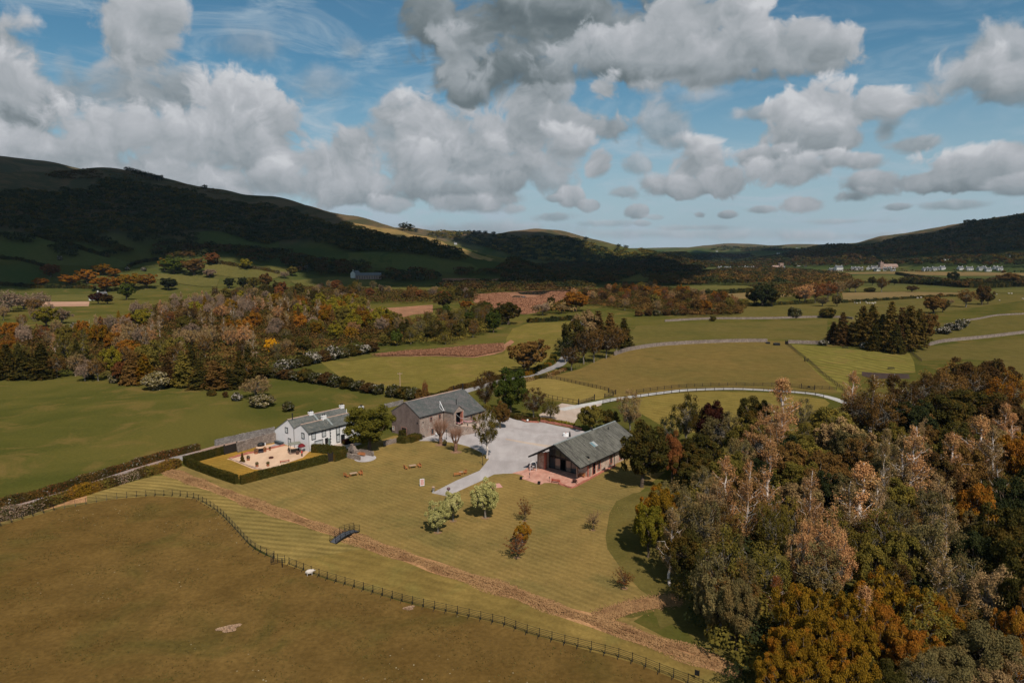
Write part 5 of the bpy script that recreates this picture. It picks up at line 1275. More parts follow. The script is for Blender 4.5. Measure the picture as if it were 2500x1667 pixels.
# semi-circular seating wall with bench
x0, y0 = G(ZS, 1050, 1200)
sw = [G(ZS, 830, 1080), G(ZS, 1200, 1170), G(ZS, 1560, 1240)]
stone_wall('low sandstone wall in front of the sheltered teak bench', sw, h=1.05, w=.45, mat=M_dry, cope=True, rough=.02)
stone_wall('low sandstone wall behind the sheltered teak bench', [G(ZS, 1380, 960), G(ZS, 1560, 930), G(ZS, 1900, 990), G(ZS, 2200, 1050)], h=1.05, w=.45, mat=M_dry, rough=.02)
stone_wall('low sandstone wall joining the stone chimney to the seating terrace', [G(ZS, 1020, 960), G(ZS, 1200, 1000), G(ZS, 1380, 960)], h=.95, w=.4, mat=M_cope, rough=.02, cope=False)
sheet('terrace', [(lambda a: (G(ZS,1800,1150)[0]+2.7*math.cos(a), G(ZS,1800,1150)[1]+3.1*math.sin(a)))(a) for a in np.linspace(0, 2*math.pi, 24)[:-1]], .034, M_gravel, label='round pale paving of the seating terrace')
x, y = G(ZS, 1620, 1040); bench('orange teak bench sheltered by the low stone walls', x, y, -.35, 1.9)
x, y = G(ZS, 1400, 1000); table('small teak table beside the sheltered bench', x, y, .2, .8, .6)
x, y = G(ZS, 1200, 1000); b = thing('stone_chimney', 'rubble stone outdoor fireplace with a tapering chimney', 'fireplace', (x, y, 0), TH - math.pi/2)
q = MB(); bb = len(q.V); q.V += [(-1.2,-.5,0),(1.2,-.5,0),(1.2,.5,0),(-1.2,.5,0),(-1.2,-.5,1.5),(1.2,-.5,1.5),(1.2,.5,1.5),(-1.2,.5,1.5),(-.35,-.35,2.9),(.35,-.35,2.9),(.35,.35,2.9),(-.35,.35,2.9)]
for f in ((3,2,1,0),(0,1,5,4),(1,2,6,5),(2,3,7,6),(3,0,4,7),(4,5,9,8),(5,6,10,9),(6,7,11,10),(7,4,8,11),(8,9,10,11)): q.F.append(tuple(bb+i for i in f))
q.build('chimney_stack', M_dry, b); q = MB(); q.box(-.5,-.53,.2,.5,-.49,1.0); q.build('hearth', M_dark, b); q = MB(); q.box(-.45,-.45,2.9,.45,.45,3.0); q.build('coping', M_cope, b)
# hall patio furniture
x, y = G(ZE, 840, 1395); bench('bright red bench along the front edge of the patio', x, y, -.42 + math.pi, 1.9, M_redwood)
x, y = G(ZE, 1335, 1285); bench('orange teak bench under the hall eaves beside the oak post', x, y, -.62 , 1.6, M_wood)
for lab, c in (('slim brown lantern stand on the left of the patio', (337,1300)), ('slim brown lantern stand behind the red bench', (715,1375))):
    x, y = G(ZE, *c); b = thing('lantern_stand', lab, 'lantern', (x, y, 0)); q = MB(); q.box(-.12,-.12,0,.12,.12,.05); q.tube((0,0,.05),(0,0,.8),.035); q.build('stand', M_fence, b); q = MB(); q.box(-.1,-.1,.8,.1,.1,1.15); q.build('lantern', M_glass, b)
x, y = G(ZE, 1200, 1400); b = thing('fire_basket', 'dark rusty fire bowl with corner legs on the patio', 'fire bowl', (x, y, 0), .5)
q = MB(); q.lathe([(.2,.25),(.55,.5),(.6,.62),(.5,.6)], 12); q.build('bowl', simple('rust_dark', (.06,.02,.015), .8, .3, 6), b)
for sx, sy in ((1,0),(-1,0),(0,1),(0,-1)):
    q = MB(); q.bar((sx*.25,sy*.25,.4),(sx*.85,sy*.85,0),.1,.06); q.build('leg', simple('rust_leg', (.08,.03,.02), .8, .3, 6), b)
x, y = G(ZE, 405, 1175); b = thing('welcome_stand', 'tall white arched welcome stand with a black board by the patio', 'sign', (x, y, 0), .25)
q = MB(); q.tube((-.75,0,0),(-.75,0,1.6),.05); q.tube((.75,0,0),(.75,0,1.6),.05)
for i in range(10):
    a, c = math.pi*i/10, math.pi*(i+1)/10; q.tube((.75*math.cos(a),0,1.6+.75*math.sin(a)),(.75*math.cos(c),0,1.6+.75*math.sin(c)),.05)
q.build('arch', M_whitep, b)
q = MB(); q.box(-.62,-.04,.95,.62,.02,1.55); q.build('board', M_black, b)
q = MB(); q.box(-.36,-.055,1.28,.36,-.042,1.33); q.box(-.26,-.055,1.18,.26,-.042,1.22); q.box(-.32,-.055,1.08,.32,-.042,1.12); q.build('board_lines', M_whitep, b)
q = MB()
for i in range(10):
    a, c = math.pi*i/10, math.pi*(i+1)/10; q.tube((.55*math.cos(a),0,1.6+.5*math.sin(a)),(.55*math.cos(c),0,1.6+.5*math.sin(c)),.06)
q.build('inner_arch', M_black, b)
x, y = G(ZQ, 390, 660); tub('mound of white and pink flowers at the foot of the welcome stand', x, y, .5, True, M_whitep, .25, 'flower_tub', (.70,.52,.50))
x, y = G(ZQ, 320, 600); tub('dark tub behind the white flowers by the patio', x, y, .3, True, M_black, .4, 'flower_tub', (.05,.02,.02))
# figures and table beyond the hall roof
x, y = G(ZE, 1030, 500); b = thing('white_table', 'round white cloth table standing on the gravel behind the hall', 'table', (x, y, 0)); q = MB(); q.lathe([(.95,.0),(.85,.72),(.86,.76),(.0,.765)], 18); q.build('tablecloth', M_whitep, b)
q = MB(); q.lathe([(.12,.77),(.2,.95),(.05,1.05)], 8); q.build('centrepiece', M_pink, b)
x, y = G(ZE, 1105, 560); b = thing('folded_parasol', 'black folded parasol on a stand beside the white table', 'parasol', (x, y, 0)); q = MB(); q.tube((0,0,0),(0,0,2.3),.04); q.lathe([(.3,0),(.3,.08)], 10); q.build('stand', M_iron, b)
q = MB(); q.lathe([(.30,.7),(.26,1.2),(.14,1.9),(.03,2.3)], 8); q.build('canopy', M_black, b)
# garlands over the barn ramp
for lab, pts, mt, r_ in (('white cable swag hanging across the barn porch opening', [(10.3,-4.1,5.9),(11.2,-4.2,5.0),(12.1,-4.3,4.3),(13.2,-4.3,3.9),(14.6,-4.3,3.75)], M_whitep, .035),
                   ('pale pink garland rail low across the barn doorway', [(10.4,-4.15,3.3),(11.3,-4.2,2.95),(12.2,-4.2,2.8),(13.0,-4.15,2.95)], M_garl, .10),
                   ('pink flower garland along the ramp towards the notice board', [(13.4,-4.3,3.2),(14.5,-4.6,2.8),(15.8,-4.8,2.6),(17.2,-5.0,2.7),(18.0,-5.0,2.0)], M_garl, .15)):
    b = thing('garland', lab, 'garland', (-25.63, 184.65, 0), TH); q = MB()
    for i in range(len(pts)-1):
        for k in range(4):
            p0 = Vector(pts[i]).lerp(Vector(pts[i+1]), k/4); p1 = Vector(pts[i]).lerp(Vector(pts[i+1]), (k+1)/4); q.tube(p0, p1, r_*rnd.uniform(.7,1.2), r_*rnd.uniform(.7,1.2), 6)
    q.build('garland_strand', mt, b)
    if r_ > .05:
        q = MB()
        for p in pts[1:]: q.lathe([(r_*1.2,-.12),(r_*1.8,0),(r_*1.1,.14)], 7, p)
        q.build('blooms', M_pink, b)
x, y = G(ZD, 1735, 870); b = thing('arched_trellis', 'dark pink flowered trellis standing on the ramp', 'trellis', (x, y, 0), TH)
q = MB(); q.tube((-.6,0,0),(-.6,0,1.9),.05); q.tube((.6,0,0),(.6,0,1.9),.05); q.bar((-.6,0,1.9),(.6,0,1.9),.1,.1); q.build('trellis_frame', simple('plum_frame', (.12,.03,.035), .8, .3, 5), b)
q = MB()
for k in range(7): q.lathe([(.1,-.1),(.2,0),(.08,.12)], 7, (-.6+k*.2, -.05, 1.9 + .1*math.sin(k)))
q.build('flowers', M_garl, b)
def globe(lab, conv, c, r=.42):
    x, y = G(conv, *c); b = thing('white_globe_light', lab, 'globe', (x, y, 0)); q = MB(); q.tube((0,0,0),(0,0,r*1.0),.05); q.build('stem', M_grey, b)
    bm = bmesh.new(); bmesh.ops.create_icosphere(bm, subdivisions=2, radius=r); me = bpy.data.meshes.new('globe'); bm.to_mesh(me); bm.free(); me.materials.append(M_whitep)
    for p in me.polygons: p.use_smooth = True
    obj('globe', me, b, (0,0,r*1.6))
globe('largest white globe on the gravel beside the first pollard', ZD, (1070,1055), .45)
globe('small white globe between the two pollards', ZD, (1310,1065), .2)
globe('small white globe at the trunk of the first pollard', ZD, (1185,1112), .18)
globe('white globe under the shrubs beyond the gravel yard', ZE, (298,235), .35)
x, y = G(ZD, 810, 1085); table('small dark table against the barn front wall', x, y - .3, TH, .7, .6, M_iron, M_iron)
# utility poles and marker posts
def pole(lab, u, vb, vt, arms=True, name='utility_pole'):
    x, y = P(u, vb); h = hgt(u, vt, x, y) - tz(x, y); b = thing(name, lab, 'pole', (x, y, tz(x, y)))
    q = MB(); q.tube((0,0,0),(0,0,h),.16,.11,8); q.build('pole_shaft', M_woodpale, b)
    if arms:
        q = MB(); q.bar((-.9,0,h-.5),(.9,0,h-.5),.14,.14); q.build('crossarm', M_woodpale, b)
        for s_ in (-.8,0,.8):
            q = MB(); q.tube((s_,0,h-.43),(s_,0,h-.2),.05,.07); q.build('insulator', M_grey, b)
pole('timber utility pole among the blossom bushes behind the barn', 977, 950, 909)
pole('timber utility pole standing at the edge of the left wood', 627, 886, 858)
pole('far timber utility pole behind the clearing in the left wood', 219, 800, 780, False)
# sheep
def sheep_mesh():
    q = MB()
    def ell(c, r, n=10, m=6):
        b0 = len(q.V)
        for j in range(m + 1):
            ph = math.pi * j / m
            for i in range(n):
                a = 2 * math.pi * i / n; k = 1 + rnd.uniform(-.06, .06); q.V.append((c[0]+r[0]*math.sin(ph)*math.cos(a)*k, c[1]+r[1]*math.sin(ph)*math.sin(a)*k, c[2]+r[2]*math.cos(ph)*k))
        for j in range(m):
            for i in range(n): q.F.append((b0+j*n+i, b0+(j+1)*n+i, b0+(j+1)*n+(i+1) % n, b0+j*n+(i+1) % n))
    ell((0,0,.60),(.62,.36,.36)); ell((.50,0,.70),(.24,.20,.22)); ell((.74,0,.66),(.17,.09,.10))
    for sx in (-.34,.34):
        for sy in (-.15,.15): q.tube((sx,sy,.45),(sx,sy,0),.07,.045,6)
    for sy in (-.15,.15): q.tube((.62,sy*.6,.78),(.58,sy*1.5,.76),.03,.02,5)
    q.tube((-.55,0,.65),(-.66,0,.4),.06,.03,5)
    me = q.mesh('fleece', simple('sheep_wool', (.60,.52,.45), .95, .15, 12))
    return me
SHEEP = sheep_mesh()
def sheep(lab, x, y, rz, s=1.0, group=None):
    o = obj('sheep', SHEEP, None, (x, y, tz(x, y))); o.rotation_euler = (0, 0, rz); o.scale = (s,)*3
    md = o.modifiers.new('fuse', 'REMESH'); md.mode = 'VOXEL'; md.voxel_size = .045; md.use_smooth_shade = True
    return tag(o, lab, 'sheep', group)
x, y = P(756, 1404); sheep('white sheep grazing beside the metal fence near the kissing gate', x, y, .35, 1.08)
fs = [(2086,741),(2092,742),(2100,741),(2114,739),(2117,742),(2120,736),(2122,742),(2129,742),(2132,743),(2136,741),(2162,731),(2240,729),(2248,728),(2433,720),(2440,735),(2463,718),(2470,718),(2497,731),(2190,880)]
for i, (u, v) in enumerate(fs[:-1]):
    x, y = P(u, v); g_ = 'sheep scattered over the far right pastures'
    sheep(None, x, y, rnd.uniform(0, 6), 1.5, g_)['auto'] = 'white speck of a sheep on the far right pastures'
# feeders by the wall
for lab, c, s_ in (('black ring cattle feeder by the curved stone wall', (1712,196), 1.0), ('low black trough by the curved stone wall', (1645,184), .6)):
    x, y = P(*Z7(*c)); b = thing('cattle_feeder', lab, 'feeder', (x, y, 0)); q = MB()
    w0 = 3.0 * s_
    q.box(-w0/2,-1.2,0,w0/2,1.2,.9*s_+.2); q.build('trough', M_black, b)
    q = MB()
    for k in range(6): q.box(-w0/2+k*w0/6,-1.25,0,-w0/2+k*w0/6+.12,-1.15,1.6*s_+.2+.2*(k % 2))
    q.build('bars', M_iron, b)
for lab, c in (('dark bench beyond the dug bed in the striped paddock', (1080,790)), ('dark seat under the larch clump', (640,590))):
    x, y = P(*ZH(*c)); bench(lab, x, y, .1, 3.0, M_fence)
# straw heaps on the pasture
def heap(lab, u, v, r, col=(.42,.27,.17)):
    x, y = P(u, v); rs = np.random.RandomState(int(u)); n = 1400; b = thing('straw_heap', lab, 'straw heap', (x, y, 0), .4)
    a = rs.uniform(0, 6.28, n); rr = r * np.sqrt(rs.uniform(0, 1, n)); X = rr*np.cos(a)*1.5; Y = rr*np.sin(a); k_ = 1 + .3*np.sin(3*a + u) + .15*np.sin(5*a); X *= k_; Y *= k_; Z = .5*r*np.exp(-(rr/r)**2*2.2)*rs.uniform(.5,1,n) + .03
    N_ = rs.normal(size=(n,3))*.5 + [0,0,1]; V, F = leaf_quads(np.stack([X,Y,Z],1), N_, np.full(n, .06), rs, 2.2); mesh_np('straw', V, F, [simple('pale_straw', col, .95, .35, 5)], parent=b)
heap('pale straw heap in the brown pasture', *Z5(1195,1035), .85)
heap('small pale heap near the lower metal fence', *Z5(2135,928), .45)
# person in the courtyard
def person(lab, x, y, rz, top, legs, h=1.72):
    b = thing('person', lab, 'person', (x, y, 0), rz); q = MB()
    def ring(c, rx, ry, n=10): return [(c[0]+rx*math.cos(2*math.pi*i/n), c[1]+ry*math.sin(2*math.pi*i/n), c[2]) for i in range(n)]
    def loft(rings):
        b0 = len(q.V); n = len(rings[0])
        for r_ in rings: q.V.extend(r_)
        for j in range(len(rings)-1):
            for i in range(n): q.F.append((b0+j*n+i, b0+j*n+(i+1) % n, b0+(j+1)*n+(i+1) % n, b0+(j+1)*n+i))
        q.F.append(tuple(b0+n-1-i for i in range(n))); q.F.append(tuple(b0+(len(rings)-1)*n+i for i in range(n)))
    loft([ring((0,.02,.88),.15,.11), ring((0,.01,1.05),.14,.10), ring((0,0,1.25),.17,.11), ring((0,0,1.40),.19,.10), ring((0,0,1.46),.08,.07), ring((0,.01,1.52),.055,.055)])
    loft([ring((0,.0,1.50),.05,.05), ring((0,.01,1.56),.075,.085), ring((0,.01,1.63),.082,.10), ring((0,0,1.70),.07,.085), ring((0,0,1.74),.02,.03)])
    for s_ in (-1, 1):
        loft([ring((s_*.09,0,.92),.085,.095,8), ring((s_*.10,.06*s_,.5),.06,.065,8), ring((s_*.10,.10*s_,.08),.04,.045,8), ring((s_*.10,.10*s_+.05,.0),.045,.11,8)])
        loft([ring((s_*.19,0,1.42),.05,.05,8), ring((s_*.24,.0,1.18),.04,.04,8), ring((s_*.23,-.10,.95),.03,.03,8)])
        for k in range(5): q.tube((s_*.23+(k-2)*.016,-.11,.94),(s_*.23+(k-2)*.018,-.13,.85-(.03 if k in (0,4) else 0)),.009,.007,5)
    q.tube((0,.09,1.62),(0,.125,1.60),.015,.01,5)
    m_ = simple('skin', (.45,.25,.18), .7, .1, 8)
    o = q.build('body', m_, b); md = o.modifiers.new('fuse', 'REMESH'); md.mode = 'VOXEL'; md.voxel_size = .022; md.use_smooth_shade = True
    q2 = MB(); V_ = q; q = q2
    loft([ring((0,.02,.86),.17,.13), ring((0,.01,1.05),.16,.12), ring((0,0,1.25),.19,.13), ring((0,0,1.42),.20,.12), ring((0,0,1.47),.09,.08)])
    for s_ in (-1, 1): loft([ring((s_*.19,0,1.44),.065,.065,8), ring((s_*.24,0,1.16),.055,.055,8)])
    q2.build('top', top, b)
    q3 = MB(); q = q3
    for s_ in (-1, 1): loft([ring((s_*.085,0,.93),.10,.12,8), ring((s_*.10,.06*s_,.5),.075,.08,8), ring((s_*.10,.10*s_,.09),.055,.06,8)])
    q3.build('trousers', legs, b)
    q4 = MB(); q = q4; loft([ring((0,-.02,1.58),.088,.10), ring((0,-.02,1.68),.09,.11), ring((0,-.01,1.76),.05,.06)]); q4.build('hair', simple('dark_hair', (.03,.018,.012), .8, .2, 8), b)
x, y = G(ZK, 2085, 520); person('person in a red top and dark trousers standing by the shelter', x, y, 2.6, simple('red_top', (.65,.05,.035), .8, .1, 6), M_black)
# ================================================================== foliage
def foliage(name, c1, c2, c3=None, trans=.25, rv=.5, bloom=None, rough=.7):
    """leaf colour: differs from leaf to leaf, drifts through the crown, and from tree to tree"""
    m, t, out = new_mat(name); g = t.node('ShaderNodeNewGeometry'); oi = t.node('ShaderNodeObjectInfo')
    isl = g.outputs['Random Per Island']
    base = t.mix(isl, c4(c1), c4(c2))
    nz = t.noise(t.vmath('MULTIPLY_ADD', oi.outputs['Random'], (50,50,50), g.outputs['Position']).outputs[0], .28, 3.0, .6).outputs['Fac']
    if c3: base = t.mix(t.maprange(nz, .48, .66, 0, .85), base, c4(c3))
    k = t.maprange(oi.outputs['Random'], 0, 1, 1 - rv*.5, 1 + rv*.4, False)
    base = t.vmath('SCALE', base, scale=k).outputs[0]
    if bloom:
        bn = t.maprange(t.noise(g.outputs['Position'], bloom[1], 3.0, .6).outputs['Fac'], bloom[2], bloom[2] + .08)
        base = t.mix(t.math('MULTIPLY', bn, t.math('GREATER_THAN', t.math('FRACT', t.math('MULTIPLY', isl, 7.31)), .25)), base, c4(bloom[0]))
    d = t.node('ShaderNodeBsdfDiffuse'); t.l.new(base, d.inputs[0])
    tr = t.node('ShaderNodeBsdfTranslucent'); t.l.new(base, tr.inputs[0])
    ms = t.node('ShaderNodeMixShader'); ms.inputs[0].default_value = trans
    t.l.new(d.outputs[0], ms.inputs[1]); t.l.new(tr.outputs[0], ms.inputs[2]); t.l.new(ms.outputs[0], out.inputs[0]); return m
def bark(name, a, b): return simple(name, a, .9, .3, 2.5, col2=b, bump=.3)
BK = bark('brown_bark', (.16,.11,.075), (.07,.05,.035)); BKW = bark('white_birch_bark', (.78,.68,.60), (.45,.36,.30)); BKR = bark('reddish_bark', (.30,.16,.10), (.16,.09,.06)); BKG = bark('grey_bark', (.26,.22,.17), (.14,.115,.09))
FO = {
 'laurel': foliage('laurel_leaves', (.165,.135,.018), (.070,.065,.013), (.11,.10,.016)),
 'russet olive': foliage('russet_olive_leaves', (.175,.108,.026), (.090,.060,.016), (.11,.092,.020)),
 'olive': foliage('olive_leaves', (.190,.145,.028), (.110,.090,.020), (.24,.165,.03)),
 'dark olive': foliage('dark_olive_leaves', (.085,.070,.016), (.048,.042,.012), (.13,.075,.015)),
 'yellow green': foliage('yellow_green_leaves', (.26,.21,.022), (.15,.125,.018), (.33,.24,.02)),
 'golden': foliage('golden_leaves', (.31,.170,.014), (.145,.085,.012), (.34,.125,.014)),
 'bright yellow': foliage('bright_yellow_leaves', (.75,.38,.015), (.55,.25,.012)),
 'orange': foliage('orange_leaves', (.38,.150,.020), (.23,.085,.013), (.32,.165,.02)),
 'rust': foliage('rust_leaves', (.28,.100,.034), (.16,.060,.020), (.22,.11,.028)),
 'brown': foliage('brown_leaves', (.230,.120,.034), (.135,.070,.020), (.19,.115,.028)),
 'dark brown': foliage('dark_brown_leaves', (.120,.062,.020), (.062,.035,.014), (.10,.07,.02)),
 'tan': foliage('tan_leaves', (.42,.265,.120), (.27,.17,.075), (.32,.23,.08)),
 'mauve': foliage('mauve_twigs', (.37,.245,.165), (.25,.165,.11), (.31,.22,.135)),
 'pink brown': foliage('pink_brown_leaves', (.60,.310,.130), (.37,.180,.072), (.42,.25,.095), rv=.6),
 'grey green': foliage('grey_green_leaves', (.205,.160,.062), (.125,.098,.038), (.23,.145,.05)),
 'green': foliage('green_leaves', (.095,.120,.020), (.052,.068,.014), (.13,.13,.02)),
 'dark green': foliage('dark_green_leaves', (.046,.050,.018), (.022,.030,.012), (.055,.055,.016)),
 'pale green': foliage('pale_green_leaves', (.47,.42,.155), (.30,.275,.09), (.52,.46,.19)),
 'burgundy': foliage('burgundy_leaves', (.060,.018,.014), (.030,.010,.010), (.09,.03,.015)),
 'blossom': foliage('blossom_leaves', (.085,.080,.022), (.055,.050,.018), (.14,.09,.03), bloom=((.50,.44,.36), 1.3, .57)),
 'white blossom': foliage('white_blossom_leaves', (.10,.09,.03), (.07,.06,.025), bloom=((.60,.52,.45), 1.0, .49)),
 'cream blossom': foliage('cream_blossom_leaves', (.20,.15,.05), (.12,.10,.035), bloom=((.50,.41,.27), 1.4, .50)),
}
def limb(mb, p0, p1, r0, r1, rs, segs=4, wob_=.12, n=6):
    p0 = Vector(p0); p1 = Vector(p1); L = (p1 - p0).length; prev = p0; pr_ = r0
    for i in range(1, segs + 1):
        f = i / segs; p = p0.lerp(p1, f)
        if i < segs: p = p + Vector(rs.normal(size=3)) * L * wob_ * .5
        r_ = r0 + (r1 - r0) * f; mb.tube(prev, p, pr_, r_, n, cap=False); prev = p; pr_ = r_
    return prev
def lobes_round(rs, n, rx, rz, cz, up=.2, inner=.45):
    out_ = []
    for i in range(n):
        ph = math.acos(1 - 2 * (i + .5) / n); th = math.pi * (1 + 5 ** .5) * i + rs.uniform(-.4, .4)
        d = np.array([math.sin(ph)*math.cos(th), math.sin(ph)*math.sin(th), math.cos(ph)])
        k = rs.uniform(.60, .92) if rs.rand() > .25 else rs.uniform(inner * .6, .7)
        if d[2] < -.5: k *= .8
        out_.append((np.array([d[0]*rx*k, d[1]*rx*k, cz + d[2]*rz*k]), d))
    return out_
def make_crown(kind, seed, dens=1.0, leaf=1.0):
    """returns leaf centres, normals, half sizes, trunk mesh builder. metres, at reference height 10"""
    rs = np.random.RandomState(seed); C_ = []; N_ = []; S_ = []; tk = MB()
    def blob(c, r, n, size, outd=None, flat=1.0, nb=.6, shell=.55):
        d = rs.normal(size=(n, 3)); d /= np.linalg.norm(d, axis=1, keepdims=True)
        if outd is not None:
            m_ = (d @ outd) < -.35; d[m_] *= -1
        rr = r * rs.uniform(shell, 1.12, (n, 1)); C_.append(c + d * rr * [1, 1, flat]); N_.append(d * nb + rs.normal(size=(n, 3)) * .45 + [0, 0, .35]); S_.append(size * rs.uniform(.6, 1.35, n))
    if kind == 'round':
        rx, rz, cz = 4.0, 3.9, 5.9; L = lobes_round(rs, 68, rx, rz, cz)
        limb(tk, (0,0,0), (rs.normal()*.2, rs.normal()*.2, 3.4), .34, .24, rs, 4, .05, 8)
        for c, d in L:
            c = c + rs.normal(size=3) * .45; r = rs.uniform(.5, 1.15); blob(c, r, int(185 * dens * r), .165 * leaf, d, 1.0, .55, .3)
            limb(tk, (0, 0, rs.uniform(2.4, 4.2)), c * .93, .13, .03, rs, 4, .16, 5)
    elif kind == 'oak':      # wide domed, layered clumps with gaps
        rx, rz, cz = 5.4, 3.7, 5.9; L = lobes_round(rs, 84, rx, rz, cz)
        limb(tk, (0,0,0), (0, 0, 2.8), .48, .34, rs, 4, .05, 8)
        for c, d in L:
            if c[2] < 2.3: continue
            c = c + rs.normal(size=3) * .5; r = rs.uniform(.45, 1.1); blob(c, r, int(180 * dens * r), .16 * leaf, d, .75, .5, .3)
            limb(tk, (0, 0, rs.uniform(2.0, 3.6)), c * .93, .16, .03, rs, 5, .18, 5)
    elif kind == 'birch':    # tall, wispy, pale stem showing, ascending limbs with hanging sprays
        lean = rs.normal(size=2) * .3; top = (lean[0], lean[1], 10)
        limb(tk, (0,0,0), top, .21, .03, rs, 8, .02, 7)
        for i in range(52):
            f = rs.uniform(.30, .99); z = 10 * f; env = 1.9 * math.sin(min(1, (1 - f) * 1.7 + .10) * math.pi / 2) * (.6 + .4 * min(1, (f - .25) * 4))
            a = rs.uniform(0, 2 * math.pi); R_ = env * rs.uniform(.35, 1.15); dv = np.array([math.cos(a), math.sin(a), 0])
            p0 = np.array([lean[0]*f*.9, lean[1]*f*.9, max(z - R_ * .9, 1.6)]); tip = np.array([lean[0]*f, lean[1]*f, z]) + dv * R_
            limb(tk, p0, tip, .045, .012, rs, 4, .14, 4); m_ = int(rs.uniform(3, 7))
            for j in range(m_):
                g_ = (j + 1.2) / (m_ + .2); c = p0 + (tip - p0) * g_ + rs.normal(size=3) * .16 - [0, 0, .12]
                blob(c, rs.uniform(.20, .40), int(17 * dens), .066 * leaf, None, 1.9, .45, .1)
    elif kind == 'airy':     # thin, open crown with many fine twigs
        limb(tk, (0,0,0), (.1, .1, 4), .24, .14, rs, 5, .05, 7); L = lobes_round(rs, 54, 3.5, 3.9, 5.9)
        for c, d in L:
            c = c + rs.normal(size=3) * .4; r = rs.uniform(.5, .95); blob(c, r, int(80 * dens), .11 * leaf, None, 1.1, .3, .1)
            limb(tk, (0, 0, rs.uniform(2.2, 5.0)), c * 1.03, .085, .012, rs, 5, .2, 4)
    elif kind == 'conifer':
        limb(tk, (0,0,0), (0,0,9.8), .22, .03, rs, 6, .01, 7); nt = 17
        for i in range(nt):
            f = i / (nt - 1); z = 1.0 + 8.6 * f; R_ = (2.6 * (1 - f) ** .8 + .16) * rs.uniform(.85, 1.1); nb = int(11 - 6 * f)
            for k in range(nb):
                a = 2 * math.pi * k / nb + i * .7 + rs.uniform(-.2, .2); dirv = np.array([math.cos(a), math.sin(a), 0]); Rk = R_ * rs.uniform(.75, 1.12)
                n = int(54 * dens * (Rk / 1.5 + .3)); s = rs.uniform(.12, 1, n); side = rs.normal(size=n) * (.20 + .26 * (1 - s))
                perp = np.array([-dirv[1], dirv[0], 0]); p = dirv * (s * Rk)[:, None] + perp * side[:, None]
                p[:, 2] += z - .26 * Rk * s ** 1.5 - np.abs(rs.normal(size=n)) * .16 + .10
                C_.append(p); N_.append(rs.normal(size=(n, 3)) * .55 + [0, 0, .9] + dirv * .35); S_.append(.125 * leaf * rs.uniform(.6, 1.3, n))
                if k % 2 == 0: tk.tube((0, 0, z), tuple(dirv * Rk * .8 + [0, 0, z - .18 * Rk]), .035, .01, 4, cap=False)
    elif kind == 'larch':
        limb(tk, (0,0,0), (0,0,9.9), .2, .03, rs, 6, .01, 7); nt = 22
        for i in range(nt):
            f = i / (nt - 1); z = 1.0 + 8.8 * f; R_ = (2.2 * (1 - f) ** .62 + .12) * rs.uniform(.7, 1.15); nb = int(8 - 4 * f)
            for k in range(nb):
                a = 2 * math.pi * k / nb + i * 1.1 + rs.uniform(-.4, .4); dirv = np.array([math.cos(a), math.sin(a), 0]); Rk = R_ * rs.uniform(.6, 1.15)
                n = int(60 * dens * (Rk / 1.4 + .2)); s = rs.uniform(.1, 1, n); perp = np.array([-dirv[1], dirv[0], 0])
                p = dirv * (s * Rk)[:, None] + perp * (rs.normal(size=n) * .2)[:, None]; p[:, 2] += z + .12 * Rk * s - np.abs(rs.normal(size=n)) * .24
                C_.append(p); N_.append(rs.normal(size=(n, 3)) * .6 + [0, 0, .6] + dirv * .4); S_.append(.105 * leaf * rs.uniform(.6, 1.3, n))
    elif kind == 'shrub':    # reference height 10 but squat: width ~ 12
        L = lobes_round(rs, 38, 5.6, 5.0, 4.6)
        for c, d in L:
            c = c + rs.normal(size=3) * .5; c[2] = max(c[2], 1.2); r = rs.uniform(1.3, 2.2); blob(c, r, int(120 * dens * r / 1.5), .36 * leaf, d, .9)
        for k in range(5): limb(tk, (rs.normal()*.3, rs.normal()*.3, 0), (rs.normal()*2, rs.normal()*2, 5), .25, .05, rs, 3, .1, 5)
    elif kind == 'sapling':  # thin young tree with few leaves
        limb(tk, (0,0,0), (.2,.1,4), .20, .12, rs, 4, .05, 6)
        for i in range(30):
            ph = math.acos(1 - 1.2 * (i + .5) / 30); a = i * 2.4; d = np.array([math.sin(ph)*math.cos(a), math.sin(ph)*math.sin(a), math.cos(ph)])
            c = np.array([d[0]*3.6, d[1]*3.6, 5.4 + d[2]*4.2]) * rs.uniform(.6, 1.05); e = limb(tk, (0, 0, rs.uniform(2.2, 4.6)), c, .075, .02, rs, 4, .18, 4)
            for g_ in (.6, .8, 1.0): blob(c * g_ + [0, 0, 2.6 * (1 - g_)], .45, int(13 * dens), .13 * leaf, None, 1, .3, .1)
    elif kind == 'bare':     # leafless: fine upswept twigs
        limb(tk, (0,0,0), (0,0,3.6), .26, .18, rs, 4, .04, 7)
        for i in range(46):
            ph = math.acos(1 - 1.35 * (i + .5) / 46); a = i * 2.4; d = np.array([math.sin(ph)*math.cos(a), math.sin(ph)*math.sin(a), math.cos(ph)])
            c = np.array([d[0]*3.3, d[1]*3.3, 5.6 + d[2]*3.9]) * rs.uniform(.8, 1.05); e = limb(tk, (0, 0, rs.uniform(1.8, 4.0)), c, .09, .014, rs, 5, .14, 5)
            n = int(34 * dens)
            for _ in range(n):
                s = c * rs.uniform(.62, 1.0); s[2] = c[2] * rs.uniform(.75, 1.0); q = s + d * rs.uniform(.3, .9) + rs.normal(size=3) * .35 + [0, 0, .35]
                C_.append(((s + q) / 2)[None]); N_.append(rs.normal(size=(1, 3))); S_.append(np.array([.11 * leaf]))
    return np.concatenate(C_), np.concatenate(N_), np.concatenate(S_), tk, rs
PROTO = {}
